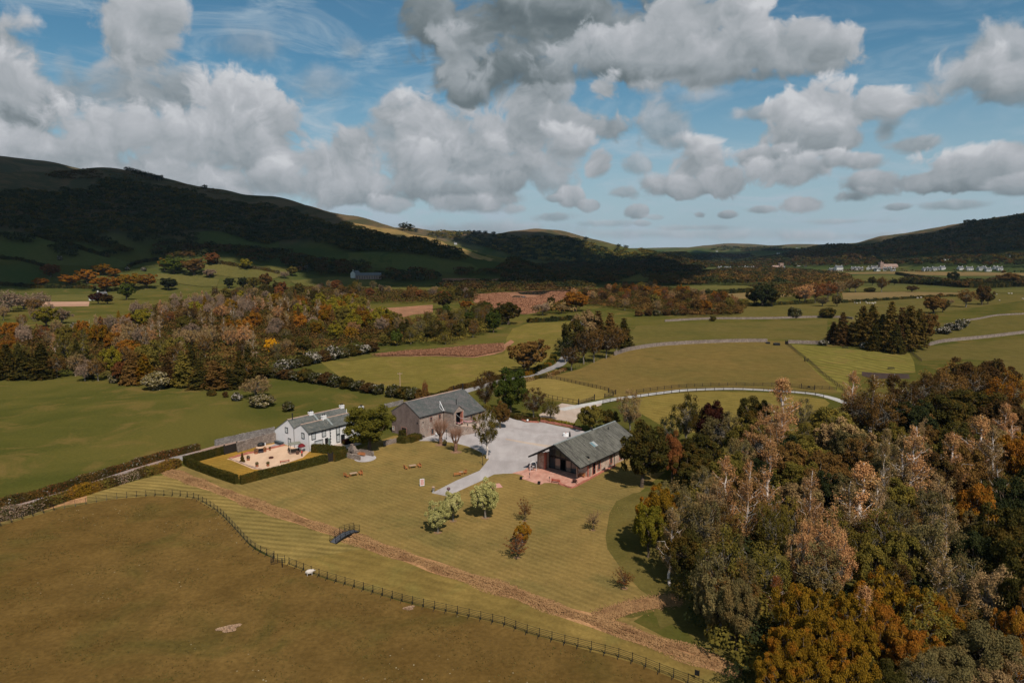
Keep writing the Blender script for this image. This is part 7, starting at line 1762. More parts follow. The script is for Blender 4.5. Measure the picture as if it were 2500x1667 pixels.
# individual trees of the middle distance
IND = [
 ('oak',1289,912,825,104,'brown','wide brown spreading oak standing alone by the road bend'),
 ('round',1240,792,737,66,'dark olive','dark round tree at the end of the left wood near the marsh'),
 ('round',1205,812,757,36,'green','bright green tree at the corner of the left wood'),
 ('oak',1083,756,712,56,'dark olive','domed dark tree on the bank of the reed marsh'),('round',1137,757,734,34,'orange','low orange tree beside the reed marsh'),('airy',1180,758,733,46,'brown','low brown tree on the reed marsh bank'),
 ('round',1345,748,723,20,'dark olive','small upright dark tree beyond the reed marsh'),('airy',1325,770,738,44,'mauve','mauve twiggy tree beyond the reed marsh'),('airy',1371,765,742,40,'tan','tan twiggy tree beyond the reed marsh'),
 ('round',1405,760,712,60,'orange','orange green tree at the left end of the long copse'),
 ('conifer',1458,850,757,56,'dark brown','tallest dark conifer of the clump above the lane'),('conifer',1488,848,762,50,'brown','brown conifer of the clump above the lane, second from the right'),('conifer',1522,850,775,50,'dark olive','rightmost dark conifer of the clump above the lane'),
 ('round',1400,872,785,64,'dark olive','dark ivy clad tree at the left end of the clump above the lane'),('airy',1425,888,800,56,'dark brown','bare stemmed birch leftmost below the clump above the lane'),('airy',1450,885,795,56,'brown','brown birch in the middle below the clump above the lane'),('airy',1480,875,800,56,'dark brown','dark birch below the clump above the lane'),('airy',1505,866,790,50,'brown','rightmost brown birch below the clump above the lane'),('round',1430,850,760,60,'tan','tan tree behind the clump above the lane'),('airy',1380,885,820,56,'dark green','low dark green tree overhanging the lane'),('airy',1395,905,840,50,'dark brown','brown tree overhanging the lane nearest the bend'),
 ('conifer',2033,838,784,40,'dark brown','leftmost dark larch of the big clump'),('conifer',2054,842,760,46,'dark brown','slim dark larch second in the big clump'),('larch',2078,838,785,40,'russet olive','short brown larch inside the big clump'),('larch',2102,846,745,54,'russet olive','tall brown larch at the left centre of the big clump'),('larch',2125,846,742,52,'russet olive','tall rusty larch beside the centre of the big clump'),
 ('conifer',2150,850,765,50,'dark olive','dark green larch in the middle of the big clump'),('conifer',2170,853,733,56,'russet olive','tallest brown larch of the big clump'),('conifer',2196,855,748,54,'dark brown','dark tall larch right of the tallest'),('larch',2216,856,744,56,'russet olive','broad rusty larch at the right of the big clump'),('larch',2238,852,752,50,'russet olive','rounded rusty larch near the right end of the big clump'),('round',2258,840,762,46,'brown','last brown tree on the right of the big clump'),('conifer',2135,856,790,40,'dark olive','low dark larch at the front of the big clump'),('conifer',2185,862,790,46,'dark olive','low dark larch at the front right of the big clump'),
 ('round',2279,765,720,50,'brown','dark brown round tree right of the larch clump'),('round',2302,762,730,26,'dark olive','small dark tree beside the brown round tree'),('airy',2358,750,704,46,'brown','pyramid shaped brown tree on the right pasture'),('round',2397,744,697,40,'dark brown','tall dark tree beside the pyramid shaped tree'),('round',2412,742,716,26,'dark olive','small dark tree at the end of the right pasture row'),('bare',2322,742,730,14,'tan','tiny bare tree on the right pasture'),
 ('round',1862,748,690,64,'dark green','big dark green tree group standing in the sheep field'),('round',1840,745,705,40,'dark olive','dark tree at the left of the big green group'),('round',1884,748,706,40,'dark olive','dark tree at the right of the big green group'),
 ('airy',1965,742,690,52,'pink brown','large pinkish twiggy tree in the sheep field'),('airy',1990,740,688,46,'rust','rusty twiggy tree in the sheep field'),('airy',2020,735,685,50,'rust','broad rusty tree above the sheep field'),('round',1952,735,712,28,'dark olive','low dark bush left of the pinkish tree'),('airy',2008,748,722,36,'grey green','low grey bush below the rusty trees'),('round',2043,748,718,24,'grey green','small grey green tree at the end of the rusty row'),('airy',2045,722,684,34,'tan','tan tree behind the rusty row'),
 ('airy',2088,714,676,36,'brown','brown tree on the tan strip field'),('bare',2074,712,680,24,'tan','thin tree beside the brown tree on the strip field'),('airy',2152,714,674,30,'brown','upright brown tree right of the strip field bush'),('shrub',2123,713,702,26,'dark olive','low bush between two upright trees on the strip'),('oak',2226,713,697,30,'dark brown','low spreading brown tree alone on the far field'),
 ('round',2129,697,676,20,'dark olive','dark round tree in the village hedge'),('round',2183,696,680,16,'dark green','small dark tree in the village hedge'),('round',2326,690,664,28,'dark green','dark round tree at the right of the village'),('round',2462,700,664,46,'brown','broad brown tree at the far right below the village'),
 ('shrub',1939,776,750,32,'blossom','round blossoming thorn bush on the far stone wall'),('shrub',2020,776,751,38,'dark olive','round dark green bush on the far stone wall'),('shrub',1740,784,772,16,'dark olive','small dark bush at the near end of the far wall'),('shrub',1750,762,750,20,'blossom','small blossoming bush above the far wall'),
 ('shrub',2010,843,829,22,'white blossom','white blossom bush at the left foot of the larch clump'),('shrub',2112,852,834,26,'white blossom','white blossom bush under the middle of the larch clump'),
 ('shrub',2302,815,797,40,'white blossom','fallen white blossom bush lowest of the row'),('shrub',2328,806,788,38,'white blossom','white blossom bush in the middle of the fallen row'),('shrub',2348,800,778,30,'white blossom','white blossom bush topmost of the fallen row'),
 # hillside foreground, left
 ('oak',100,700,678,36,'orange','orange tree at the left end of the hill foot row'),('oak',170,698,668,50,'orange','broad golden orange tree on the hill foot'),('oak',214,692,657,54,'orange','tallest orange tree of the hill foot row'),('oak',250,672,642,42,'golden','golden tree highest on the hill foot'),('oak',279,676,655,34,'orange','small orange tree behind the hill foot row'),('oak',257,712,673,60,'orange','large brown orange tree at the front of the hill foot row'),('oak',318,708,667,58,'golden','large golden tree in the middle of the hill foot row'),('oak',358,704,668,50,'orange','orange tree at the right of the hill foot row'),('round',310,732,690,40,'green','round green tree in front of the orange row'),('round',413,708,678,40,'dark green','dark green tree right of the orange row'),
 ('round',425,668,627,56,'green','large green tree on the hill foot below the dark wood'),('oak',474,672,628,56,'brown','large brown tree beside the green one on the hill foot'),('round',402,660,632,26,'golden','golden topped tree behind the large green tree'),('round',512,678,657,26,'mauve','mauve round tree by the thorn hedge'),('round',124,676,644,40,'rust','dark rusty tree on the shaded slope'),('round',520,646,616,36,'rust','rusty tree at the edge of the cloud shadow'),('round',598,658,631,30,'yellow green','bright green conical tree in the thorn hedge'),('round',714,674,651,26,'olive','olive round tree at the end of the thorn hedge'),('airy',694,680,662,26,'mauve','mauve bush at the end of the thorn hedge'),
 ('round',560,704,678,24,'dark green','clipped dark green tree by the lane'),('round',594,706,676,28,'dark green','dark green conifer by the farm track'),('round',620,706,676,34,'olive','olive tree beside the farm track'),('round',650,704,668,34,'brown','brown tree beside the farm track'),
 ('shrub',352,662,652,14,'white blossom','white blossom tree on the hill foot'),('shrub',310,660,652,12,'white blossom','small white blossom by the hill foot trees'),('shrub',147,636,623,12,'white blossom','tiny white blossom tree on the dark slope'),('bare',100,752,712,46,'mauve','leafless pale tree in the meadow corner'),('bare',20,762,706,66,'mauve','large leafless pale tree at the left meadow'),('bare',58,755,716,50,'mauve','leafless tree second in the left meadow'),('airy',85,760,728,46,'brown','low brown tree in the left meadow'),
 ('oak',113,798,748,60,'yellow green','yellow topped tree above the left wood'),('airy',150,790,752,50,'mauve','mauve twiggy tree beside the yellow topped tree'),('round',240,742,715,34,'burgundy','dark burgundy tree by the stubble strip'),('round',262,742,718,34,'dark brown','dark brown tree by the stubble strip'),('shrub',181,802,787,20,'white blossom','small white blossom bush in the clearing'),
 # field behind the farmhouse
 ('bare',626,972,915,72,'tan','bare spreading tree in the field behind the farmhouse'),('shrub',640,992,964,62,'cream blossom','flowering bush mound at the foot of the bare tree'),('shrub',704,1004,980,28,'blossom','lone blossom bush behind the farmhouse'),('shrub',578,978,958,26,'white blossom','white thorn bush left of the bare tree'),('shrub',551,970,955,14,'dark brown','tiny brown bush left of the white thorn'),('shrub',517,966,951,22,'dark olive','small dark bush near the front of the wood'),
 ('bare',1038,972,925,14,'rust','thin bare sapling behind the barn'),
 ('airy',1195,925,905,40,'dark brown','brown bush on the lane hedge behind the barn'),
]
for kd, u, vb, vt, wp, co, lab in IND: tpx(kd, u, vb, vt, wp, co, lab)
# thorn hedges, bush by bush
HB = [(655,925,22),(680,930,20),(705,935,22),(735,938,24),(760,945,22),(785,948,24),(812,955,22),(835,958,24),(862,962,20),(890,965,24),(915,968,24),(940,972,20)]
HB = [(652,920),(676,922),(700,925),(724,928),(748,932),(772,935),(796,939),(820,944),(846,948),(872,953),(898,958),(922,962)]
for i, (u, v) in enumerate(HB):
    tpx('shrub', u, v, v - rnd.uniform(22, 32), rnd.uniform(36, 44), ['dark olive', 'blossom', 'dark brown', 'blossom'][i % 4], zone='thorn hedge behind farm')
for i, (u, v) in enumerate([(962,968),(985,972),(1010,975),(1030,980)]):
    tpx('shrub', u, v, v - 30, 40, ['blossom', 'dark olive', 'blossom', 'brown'][i], zone='by utility pole behind barn')
for i, (u, v) in enumerate([(692,905),(716,898),(740,893),(764,888),(788,882),(812,878),(836,873),(860,868),(884,864),(906,860)]):
    tpx('shrub', u, v, v - rnd.uniform(22, 34), rnd.uniform(36, 44), ['white blossom', 'blossom', 'dark olive', 'white blossom', 'dark brown'][i % 5], zone='upper hedge at wood edge')
for i in range(12):
    u = 1560 + i * 22; tpx('shrub', u, 772 - i * .6, 757 - i * .6, 22, rnd.choice(['blossom', 'dark brown', 'brown']), zone='foot of long copse')
# ---- continuous hedges
def hedge(label, pts, h, w_, cols, seed=1, dens=60, leaf=.12, drape=False, name='hedge', ragged=.08, cat='hedge'):
    at, L = along(pts); rs = np.random.RandomState(seed); o0, _ = at(0); zb = tz(*o0) if drape else 0
    root = thing(name, label, cat, (float(o0[0]), float(o0[1]), zb)); n = max(2, int(L / .8)); V = []; F = []
    for i in range(n + 1):
        q, t_ = at(L * i / n); s_ = np.array([-t_[1], t_[0]]); z = (tz(*q) if drape else 0) - zb; q = q - o0
        for a, b in ((-.44, -.05), (-.42, h*.9), (.42, h*.9), (.44, -.05)): V.append((q[0]+s_[0]*w_*a, q[1]+s_[1]*w_*a, z + b))
    for i in range(n):
        for j in range(3): F.append((4*i+j, 4*i+j+1, 4*i+4+j+1, 4*i+4+j)[::-1])
    F.append((0,1,2,3)); F.append((4*n+3,4*n+2,4*n+1,4*n))
    me = bpy.data.meshes.new('inner_growth'); me.from_pydata(V, [], F); me.materials.append(FO['dark olive']); me.update(); obj('inner_growth', me, root)
    N = int(L * (2*h + w_) * dens); s = rs.uniform(0, L, N); g_ = rs.uniform(0, 2*h + w_, N); C_ = np.empty((N, 3)); NN = np.empty((N, 3)); mi = np.zeros(N, int)
    wob1 = np.sin(s * .9 + seed) * ragged + np.sin(s * .37) * ragged
    zt_ = None
    if drape:
        g400 = np.linspace(0, L, 500); qq = np.array([at(v)[0] for v in g400]); zt_ = np.interp(s, g400, terrain(qq[:,0], qq[:,1]))
    for k in range(N):
        q, t_ = at(s[k]); sd_ = np.array([-t_[1], t_[0]]); hh = h * (1 + wob1[k]); z0 = (zt_[k] if drape else 0) - zb
        if g_[k] < h: a, z, nn = -.5, g_[k], (-sd_[0], -sd_[1], .2)
        elif g_[k] < h + w_: a, z, nn = (g_[k]-h)/w_ - .5, hh, (0, 0, 1)
        else: a, z, nn = .5, g_[k] - h - w_, (sd_[0], sd_[1], .2)
        C_[k] = (q[0]-o0[0]+sd_[0]*w_*a*(1+wob1[k]), q[1]-o0[1]+sd_[1]*w_*a*(1+wob1[k]), z0 + z); NN[k] = nn
    C_ += rs.normal(size=C_.shape) * (.05 + ragged * .5); NN += rs.normal(size=NN.shape) * .45
    if len(cols) > 1:
        seg = (wob(s * 1.0, s * 0.3, 26, seed) + rs.normal(size=N) * .12); edges = np.quantile(seg, np.linspace(0, 1, len(cols) + 1)[1:-1]); mi = np.searchsorted(edges, seg)
    VV_, FF = leaf_quads(C_, NN, leaf * rs.uniform(.6, 1.4, N), rs, 1.3)
    mesh_np('leaves', VV_, FF, [FO[c] for c in cols], mi, parent=root); return root
HG = [ZA(583,812), ZA(400,862), ZA(230,905)], [ZA(205,905), ZA(260,945), ZA(490,1030), ZA(700,1100)], [ZA(735,1105), ZA(1000,1035), ZA(1300,960), ZA(1560,895)]
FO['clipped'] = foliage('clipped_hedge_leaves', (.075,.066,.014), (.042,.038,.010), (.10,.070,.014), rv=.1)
FO['clipped_lit'] = foliage('lit_hedge_leaves', (.095,.082,.018), (.055,.050,.013), (.13,.08,.016), rv=.1)  # brighter copy of the clipped leaves, sunlight put into the colour
hedge('clipped dark hedge on the lane side of the garden', [P(*p) for p in HG[0]], 1.9, 1.0, ['clipped'], 1, 110, .09, name='clipped_hedge', ragged=.02)
hedge('clipped dark hedge between the garden and the ditch', [P(*p) for p in HG[1]], 1.9, 1.0, ['clipped'], 2, 110, .09, name='clipped_hedge', ragged=.02)
hedge('clipped dark hedge between the garden and the lawn', [P(*p) for p in HG[2]], 1.9, 1.0, ['clipped_lit'], 3, 110, .09, name='clipped_hedge', ragged=.02)
hedge('clipped dark hedge right of the black garden gate', W_(ZA, [(1622,885),(1735,845)]), 2.0, 1.4, ['clipped_lit'], 4, 110, .09, name='clipped_hedge', ragged=.02)
hedge('taller clipped hedge running from the house corner to the garden gate', W_(ZA, [(1420,795),(1500,800),(1640,815),(1730,825)]), 2.0, 1.3, ['clipped_lit'], 5, 110, .09, name='clipped_hedge', ragged=.03)
hedge('square clipped hedge with a pale top in front of the barn gable', W_(ZB, [(285,700),(370,705),(480,668)]), 1.5, 2.6, ['clipped_lit'], 6, 90, .09, name='clipped_hedge', ragged=.02)
hedge('low border of shrubs under the farmhouse windows', W_(ZC, [(1480,1140),(1700,1080),(1850,1050)]), 1.1, 1.2, ['dark olive', 'burgundy'], 7, 90, .10, ragged=.1)
tpx('shrub', *ZD(425,1050), ZD(0,925)[1], 24, 'dark olive', 'dark bush beside the barn gable door')
hedge('long flowering lane hedge on the field side with white blossom', spline(W_(ZN, [(-260,925),(-60,872),(0,852),(330,770),(660,672),(1000,562),(1300,465),(1600,372),(1900,288),(2200,215)]), 3), 1.6, 1.25, ['brown', 'blossom', 'dark brown', 'dark olive', 'rust', 'blossom'], 8, 110, .10, ragged=.10)
hedge('long flowering lane hedge on the verge side with orange and mauve stretches', spline(W_(ZN, [(-260,1060),(-60,1012),(0,990),(300,925),(620,810),(900,715),(1200,625),(1500,535),(1700,480),(1900,420),(1960,390)]), 3), 1.7, 2.1, ['mauve', 'blossom', 'dark brown', 'olive', 'brown', 'golden'], 9, 90, .11, ragged=.14)
hedge('hedge along the road behind the barn', spline(W_(ZR, [(-900,1420),(-500,1290),(-200,1180),(100,1110),(300,1040),(500,990),(640,965)]), 3), 1.6, 1.8, ['dark brown', 'brown', 'dark olive'], 10, 45, .16, ragged=.12)
hedge('rough low hedge between the road and the big field', spline(W_(ZR, [(980,1040),(1160,1000),(1300,960),(1500,930),(1650,870),(1800,810)]), 3), 1.0, 1.8, ['brown', 'tan', 'dark olive'], 11, 50, .16, ragged=.15)
hedge('rough bank hedge under the wide oak by the road', spline(W_(ZR, [(860,905),(1000,920),(1160,880),(1300,800),(1450,740),(1560,650),(1580,560)]), 3), 1.3, 2.4, ['dark olive', 'green', 'golden'], 12, 45, .17, ragged=.15)
hedge('low dark border hedge between the two gravel yards', W_(ZE, [(545,215),(700,225),(850,262),(1000,285),(1180,320)]), .8, 1.6, ['yellow green', 'brown'], 13, 90, .10, ragged=.1)
hedge('dark planting along the far edge of the gravel yard', W_(ZE, [(-130,95),(0,140),(150,185),(330,215),(480,215)]), .9, 2.0, ['dark brown', 'dark olive'], 14, 80, .11, ragged=.15)
for lab, conv, pts, hh in (('hedge with blossom crossing the sunlit hill pasture', Z1, [(1330,765),(1450,775),(1560,795),(1700,815),(1780,835)], 5), ('hedge between the left meadow and the dark slope', Z9, [(0,430),(200,440),(360,460),(700,462),(1040,470)], 4), ('low hedge under the long copse on the pale pasture', Z2, [(1150,752),(1280,745),(1440,732)], 3), ('far hedge running along the village fields', Z3, [(1560,372),(1750,380),(1950,395),(2100,400),(2352,388)], 9), ('hedge at the far side of the bright strip field', Z3, [(220,435),(420,438),(640,425)], 5), ('dark hedge line below the village', Z3, [(1540,312),(1700,340),(1860,358)], 5)):
    hedge(lab, spline(W_(conv, pts), 12), hh * .8, hh * 1.1, ['dark olive', 'dark brown', 'blossom'] if 'blossom' in lab else ['dark olive', 'dark green'], 20, 3 if hh > 4 else 5, .55, True, ragged=.2)

# ---- masses of far woodland
def px_fill(poly_px, spacing, seed, cap=9000):
    """world points filling the patch of hillside seen inside a photo polygon"""
    w_ = [P(*p) for p in poly_px]; a = 0
    for i in range(len(w_)): x0, y0 = w_[i]; x1, y1 = w_[(i+1) % len(w_)]; a += x0*y1 - x1*y0
    n = int(min(cap, abs(a) / 2 / (spacing ** 2) * 1.25)); return poly_fill(w_, n, seed, spacing * .72, 12)
def Zl(conv, pts): return [conv(*p) for p in pts]
rs = np.random.RandomState(77)
def wood(label, poly, spacing, h, cols, per, leaf, seed, shape='round'):
    pts = px_fill(poly, spacing, seed)
    if len(pts) < 3: return
    n = len(pts); mass('woodland', label, pts, rs.uniform(h*.75, h*1.2, n), rs.uniform(spacing*.95, spacing*1.5, n), cols, per, leaf, seed, shape=shape)
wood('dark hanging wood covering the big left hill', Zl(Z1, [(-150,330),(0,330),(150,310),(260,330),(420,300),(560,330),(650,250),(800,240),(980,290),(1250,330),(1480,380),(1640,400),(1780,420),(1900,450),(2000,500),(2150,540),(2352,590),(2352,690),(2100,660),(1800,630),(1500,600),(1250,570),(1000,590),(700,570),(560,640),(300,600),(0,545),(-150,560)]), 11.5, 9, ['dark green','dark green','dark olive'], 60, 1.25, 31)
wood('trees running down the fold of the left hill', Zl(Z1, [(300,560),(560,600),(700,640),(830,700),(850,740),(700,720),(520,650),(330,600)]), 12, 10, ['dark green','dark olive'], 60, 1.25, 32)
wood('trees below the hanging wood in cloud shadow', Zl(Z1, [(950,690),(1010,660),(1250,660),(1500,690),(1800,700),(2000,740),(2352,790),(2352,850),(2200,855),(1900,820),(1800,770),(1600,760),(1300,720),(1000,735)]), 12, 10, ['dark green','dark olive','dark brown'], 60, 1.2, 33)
wood('scattered field trees on the shaded slope', Zl(Z1, [(820,590),(1050,570),(1240,600),(1230,660),(1000,650),(850,640)]), 16, 10, ['dark green'], 60, 1.4, 34)
wood('row of dark trees on the left slope', Zl(Z1, [(20,570),(200,610),(200,650),(60,640),(0,610)]), 14, 10, ['dark green'], 60, 1.3, 35)
wood('pair of dark field trees on the left slope', Zl(Z1, [(310,660),(390,645),(490,690),(480,735),(360,715)]), 12, 9, ['dark green'], 70, 1.2, 36)
wood('dark wood along the foot of the golden spur', Zl(Z2, [(-50,130),(60,150),(200,190),(330,230),(430,225),(560,260),(700,300),(770,350),(700,370),(500,330),(250,310),(0,300),(-50,290)]), 12, 9, ['dark green','dark olive'], 60, 1.3, 37)
wood('valley trees at the foot of the hill', Zl(Z2, [(700,420),(850,440),(1000,400),(1250,400),(1500,420),(1620,460),(1900,430),(1700,500),(1500,520),(1250,520),(980,520),(1000,460),(700,470)]), 13, 10, ['dark green','dark olive','dark brown'], 60, 1.3, 38)
wood('dark trees left of the valley reed beds', Zl(Z2, [(180,440),(400,430),(600,450),(560,490),(400,500),(200,480)]), 13, 10, ['dark green','dark brown'], 60, 1.3, 39)
wood('dark belt of trees between the reed beds', Zl(Z2, [(600,520),(800,515),(1150,505),(1250,520),(1500,520),(1560,545),(1300,548),(1050,552),(820,565),(640,560)]), 12, 9, ['dark brown','dark olive','dark green'], 60, 1.1, 40)
wood('wooded knoll behind the spur', Zl(Z2, [(360,160),(520,180),(800,190),(960,200),(1100,215),(1250,215),(1400,215),(1560,260),(1700,290),(1820,310),(2000,370),(1800,380),(1600,390),(1300,370),(1100,350),(960,300),(760,250),(560,210)]), 17, 11, ['dark green','dark green','dark olive','olive'], 34, 2.2, 41)
wood('wooded foot of the knoll', Zl(Z2, [(1500,380),(1700,370),(1900,345),(2200,375),(2300,400),(2200,435),(1800,435),(1560,430),(1250,410),(1200,395)]), 15, 11, ['dark green','dark olive','dark brown'], 40, 1.8, 42)
wood('trees on the lit shoulder beyond the spur', Zl(Z2, [(1850,300),(2000,310),(2200,345),(2260,370),(2100,355),(1900,325)]), 16, 10, ['olive','dark olive'], 34, 1.9, 43)
wood('conifer plantation on the right hill', Zl(Z3, [(1480,105),(1600,85),(1800,50),(1950,18),(2100,-20),(2352,-60),(2500,-80),(2500,90),(2352,100),(2100,95),(1950,85),(1800,110),(1600,125),(1400,135),(1300,140)]), 13, 9, ['dark olive','dark green'], 20, 2.4, 44)
wood('mixed woods below the plantation', Zl(Z3, [(1250,155),(1450,140),(1700,130),(1850,120),(1980,100),(2200,105),(2500,100),(2500,165),(2352,165),(2200,180),(2000,190),(1900,200),(1650,205),(1450,220),(1250,205)]), 19, 13, ['dark green','dark brown','dark olive'], 30, 2.6, 45)
wood('brown wood in the middle of the far valley', Zl(Z3, [(830,190),(1000,175),(1250,175),(1420,195),(1440,230),(1200,240),(900,232)]), 20, 13, ['dark brown','dark olive'], 30, 2.6, 46)
wood('trees left of the village', Zl(Z3, [(0,235),(200,225),(330,245),(560,250),(740,245),(800,270),(650,282),(520,270),(300,270),(60,300),(0,310)]), 15, 11, ['dark green','dark olive','dark brown'], 44, 1.8, 47)
wood('trees around the village houses', Zl(Z3, [(800,255),(1000,245),(1250,240),(1400,245),(1560,240),(1800,232),(2100,225),(2500,215),(2500,262),(2100,262),(1900,262),(1700,262),(1540,262),(1300,262),(1100,262),(850,272)]), 17, 12, ['dark green','dark brown','dark olive'], 44, 1.9, 48)
wood('copse between village and near fields', Zl(Z3, [(210,380),(330,320),(520,300),(700,300),(900,310),(960,330),(930,375),(700,385),(450,385)]), 13, 11, ['dark olive','brown','dark green','dark brown'], 70, 1.1, 49)
wood('long thin wood at the left of the copse', Zl(Z3, [(-20,350),(200,345),(330,340),(300,385),(100,385),(-20,385)]), 13, 9, ['dark olive','dark brown'], 60, 1.2, 50)
wood('hedgerow trees below the village at the right', Zl(Z3, [(1560,360),(1800,360),(1960,380),(2200,370),(2352,350),(2500,350),(2500,392),(2200,395),(1950,398),(1700,380)]), 15, 9, ['dark olive','dark brown','dark green'], 60, 1.3, 51)
wood('far woods on the skyline hills', Zl(Z3, [(330,165),(560,160),(700,168),(900,165),(1150,165),(1240,170),(1240,150),(1120,140),(800,142),(600,150),(330,150)]), 48, 15, ['dark green','dark olive'], 26, 5.0, 52)
wood('scattered far hedgerow trees', Zl(Z3, [(-60,190),(260,185),(420,215),(800,215),(850,240),(400,235),(0,215)]), 30, 12, ['dark green'], 30, 3.0, 53)
wood('dark belt below the far hills', Zl(Z3, [(300,195),(600,192),(850,200),(900,215),(700,222),(500,215),(330,212)]), 22, 12, ['dark green','dark brown'], 30, 2.6, 71)
wood('dark belt beyond the village', Zl(Z3, [(600,232),(900,236),(1200,238),(1500,232),(1800,222),(2150,212),(2500,205),(2500,222),(2100,232),(1800,240),(1200,250),(800,252)]), 17, 12, ['dark green','dark brown','dark olive'], 36, 2.1, 72)
wood('belt of trees across the flat valley', Zl(Z3, [(-60,330),(200,318),(500,290),(780,288),(960,300),(1150,318),(1150,328),(900,318),(500,302),(250,330),(-60,345)]), 13, 9, ['dark green','dark brown','dark olive'], 44, 1.4, 73)
wood('belt of trees behind the strip fields', Zl(Z3, [(960,330),(1190,332),(1240,355),(1200,400),(1000,395),(900,380)]), 14, 9, ['dark olive','brown','dark brown'], 50, 1.2, 74)
wood('scrub across the marsh edge', Zl(Z2, [(820,560),(1000,548),(1200,548),(1450,540),(1560,545),(1500,556),(1300,556),(1000,562),(830,580)]), 11, 6, ['dark brown','dark olive'], 50, 1.0, 75)
wood('scrub between marsh and clump', Zl(Z2, [(1200,680),(1330,650),(1420,620),(1480,640),(1440,690),(1300,700),(1200,710)]), 9, 6, ['brown','tan','dark olive'], 60, .7, 76)
wood('trees on the dark crag of the left hill', Zl(Z1, [(320,215),(420,180),(560,180),(640,200),(650,235),(520,230),(380,235)]), 14, 5, ['dark brown','dark olive'], 40, 1.3, 54)
wood('undergrowth beneath the left wood', [pix(*p, 0) for p in W1], 6.5, 4.5, ['dark olive','dark brown','brown'], 60, .42, 55)
wood('undergrowth of the green corner', [pix(*p, 0) for p in W2], 5, 4, ['dark olive','olive'], 60, .35, 57)
wood('undergrowth of the long copse', [pix(*p, 0) for p in W4], 6, 4.5, ['dark brown','brown','dark olive'], 60, .45, 58)
wood('undergrowth beneath the strip behind the left wood', [pix(*p, 0) for p in W3], 9, 5, ['dark brown','dark olive'], 50, .6, 56)
wood('trees standing in front of the village', Zl(Z3, [(280,292),(600,290),(1000,292),(1400,290),(1900,292),(2500,292),(2500,300),(1900,302),(1400,300),(1000,302),(600,300),(280,302)]), 38, 6, ['dark green','dark brown','dark olive'], 44, 1.3, 81)
wood('scattered scrub over the right valley fields', Zl(Z3, [(640,400),(900,385),(1190,410),(1180,440),(900,470),(660,450)]), 17, 6, ['dark brown','brown','dark olive'], 50, .9, 82)
wood('crags and scrub on the high moor of the left hill', Zl(Z1, [(650,200),(820,180),(1000,215),(1100,260),(1300,290),(1480,330),(1700,350),(1500,350),(1200,290),(950,250),(760,225)]), 22, 3.5, ['dark brown','dark olive'], 40, 1.2, 83)
for k_, (conv, pts, hh) in enumerate(((Z1, [(0,735),(120,745),(260,780),(300,800)], 4), (Z1, [(230,590),(400,640),(560,690),(700,730)], 5), (Z1, [(1240,660),(1500,665),(1780,700)], 5), (Z1, [(1000,745),(900,760),(820,790)], 4), (Z3, [(400,520),(620,515),(860,505),(1000,500)], 3), (Z3, [(1190,495),(1450,480),(1720,462),(1980,452)], 2.4), (Z3, [(1250,370),(1500,368),(1560,372)], 3))):
    hedge(['dark hedge at the left end of the shaded slope', 'dark hedge stepping down the left hill fields', 'dark hedge dividing the shaded hill pastures', 'short hedge above the orange oaks', 'low hedge along the near edge of the sheep field', 'low hedge between the tan strip and the sheep', 'low hedge below the strip field by the village'][k_], spline(W_(conv, pts), 12), hh * .8, hh * 1.1, ['dark olive', 'dark green'], 30 + k_, 4, .5, True, ragged=.25)
# pines on the crest of the hill
for i, (u, v, hpx) in enumerate([(312,418,10),(325,421,12),(337,425,11),(350,429,11),(362,432,10),(378,436,12),(388,440,8)]):
    x, y = P(u, v + 4); tree('airy', x, y, 13, 'dark green', 'mid', 15, zone='left hill skyline')
for i, (u, v) in enumerate([(985,560),(1000,562),(1015,564),(1158,569),(1170,569),(1185,570),(1205,572),(1430,585),(1510,603),(1528,606),(392,440),(500,463)]):
    x, y = P(u, v + 3); tree('airy', x, y, 13 if u < 900 else 16, 'dark green', 'mid', 15 if u < 900 else 20, zone='skyline behind golden spur' if u > 900 else 'left hill skyline')
# ditch grasses: tufts nobody could count
at, L = along(dl); rs2 = np.random.RandomState(5); N = 80000; s = rs2.uniform(0, L, N); Pd = np.array([at(v)[0] for v in np.linspace(0, L, 3000)]); Td = np.array([at(v)[1] for v in np.linspace(0, L, 3000)])
ii = np.clip((s / L * 2999).astype(int), 0, 2999); q = Pd[ii]; nrm = np.stack([-Td[ii][:,1], Td[ii][:,0]], 1); wd = 1.25 + .3*np.sin(s*.21) + .25*np.sin(s*.6)
o_ = rs2.normal(size=N) * .55; o_ = np.clip(o_, -1.3, 1.3); xy = q + nrm * (o_ * wd)[:, None]
keep = (np.abs(o_) > .10 + .06*np.sin(s*.8)) & ~((np.abs(xy[:,0] - (fbA[0]+fbB[0])/2) < 1.2) & (np.abs(xy[:,1] - (fbA[1]+fbB[1])/2) < 2.2) & (np.abs(o_) < .8)); xy = xy[keep]; o2 = o_[keep]; n = len(xy)
hh = (.10 + .22*np.exp(-((np.abs(o2)-.45)/.35)**2)) * rs2.uniform(.5, 1.4, n)
C_ = np.stack([xy[:,0], xy[:,1], hh*rs2.uniform(.3,1,n)], 1); N_ = rs2.normal(size=(n,3))*.32 + [0,-.25,.9]
FO['reedgrass'] = foliage('ditch_grass', (.44,.255,.12), (.34,.19,.085), (.28,.15,.07), rv=.1)
V, F = leaf_quads(C_, N_, rs2.uniform(.05,.11,n), rs2, 1.9); tag(mesh_np('rough_grass', V, F, [FO['reedgrass']]), 'orange rough grass growing in the ditch', None, None, 'stuff')
ribbon('ditch', dl, 4.2, .020, M_ditch, wv=lambda f: 3.0 + .4*math.sin(f*60) + .35*math.sin(f*23))
ribbon('ditch_bottom', [(p[0]+.1*math.sin(i*.7), p[1]) for i, p in enumerate(dl)], .34, .030, M_soil, wv=lambda f: .30 + .22*math.sin(f*90))
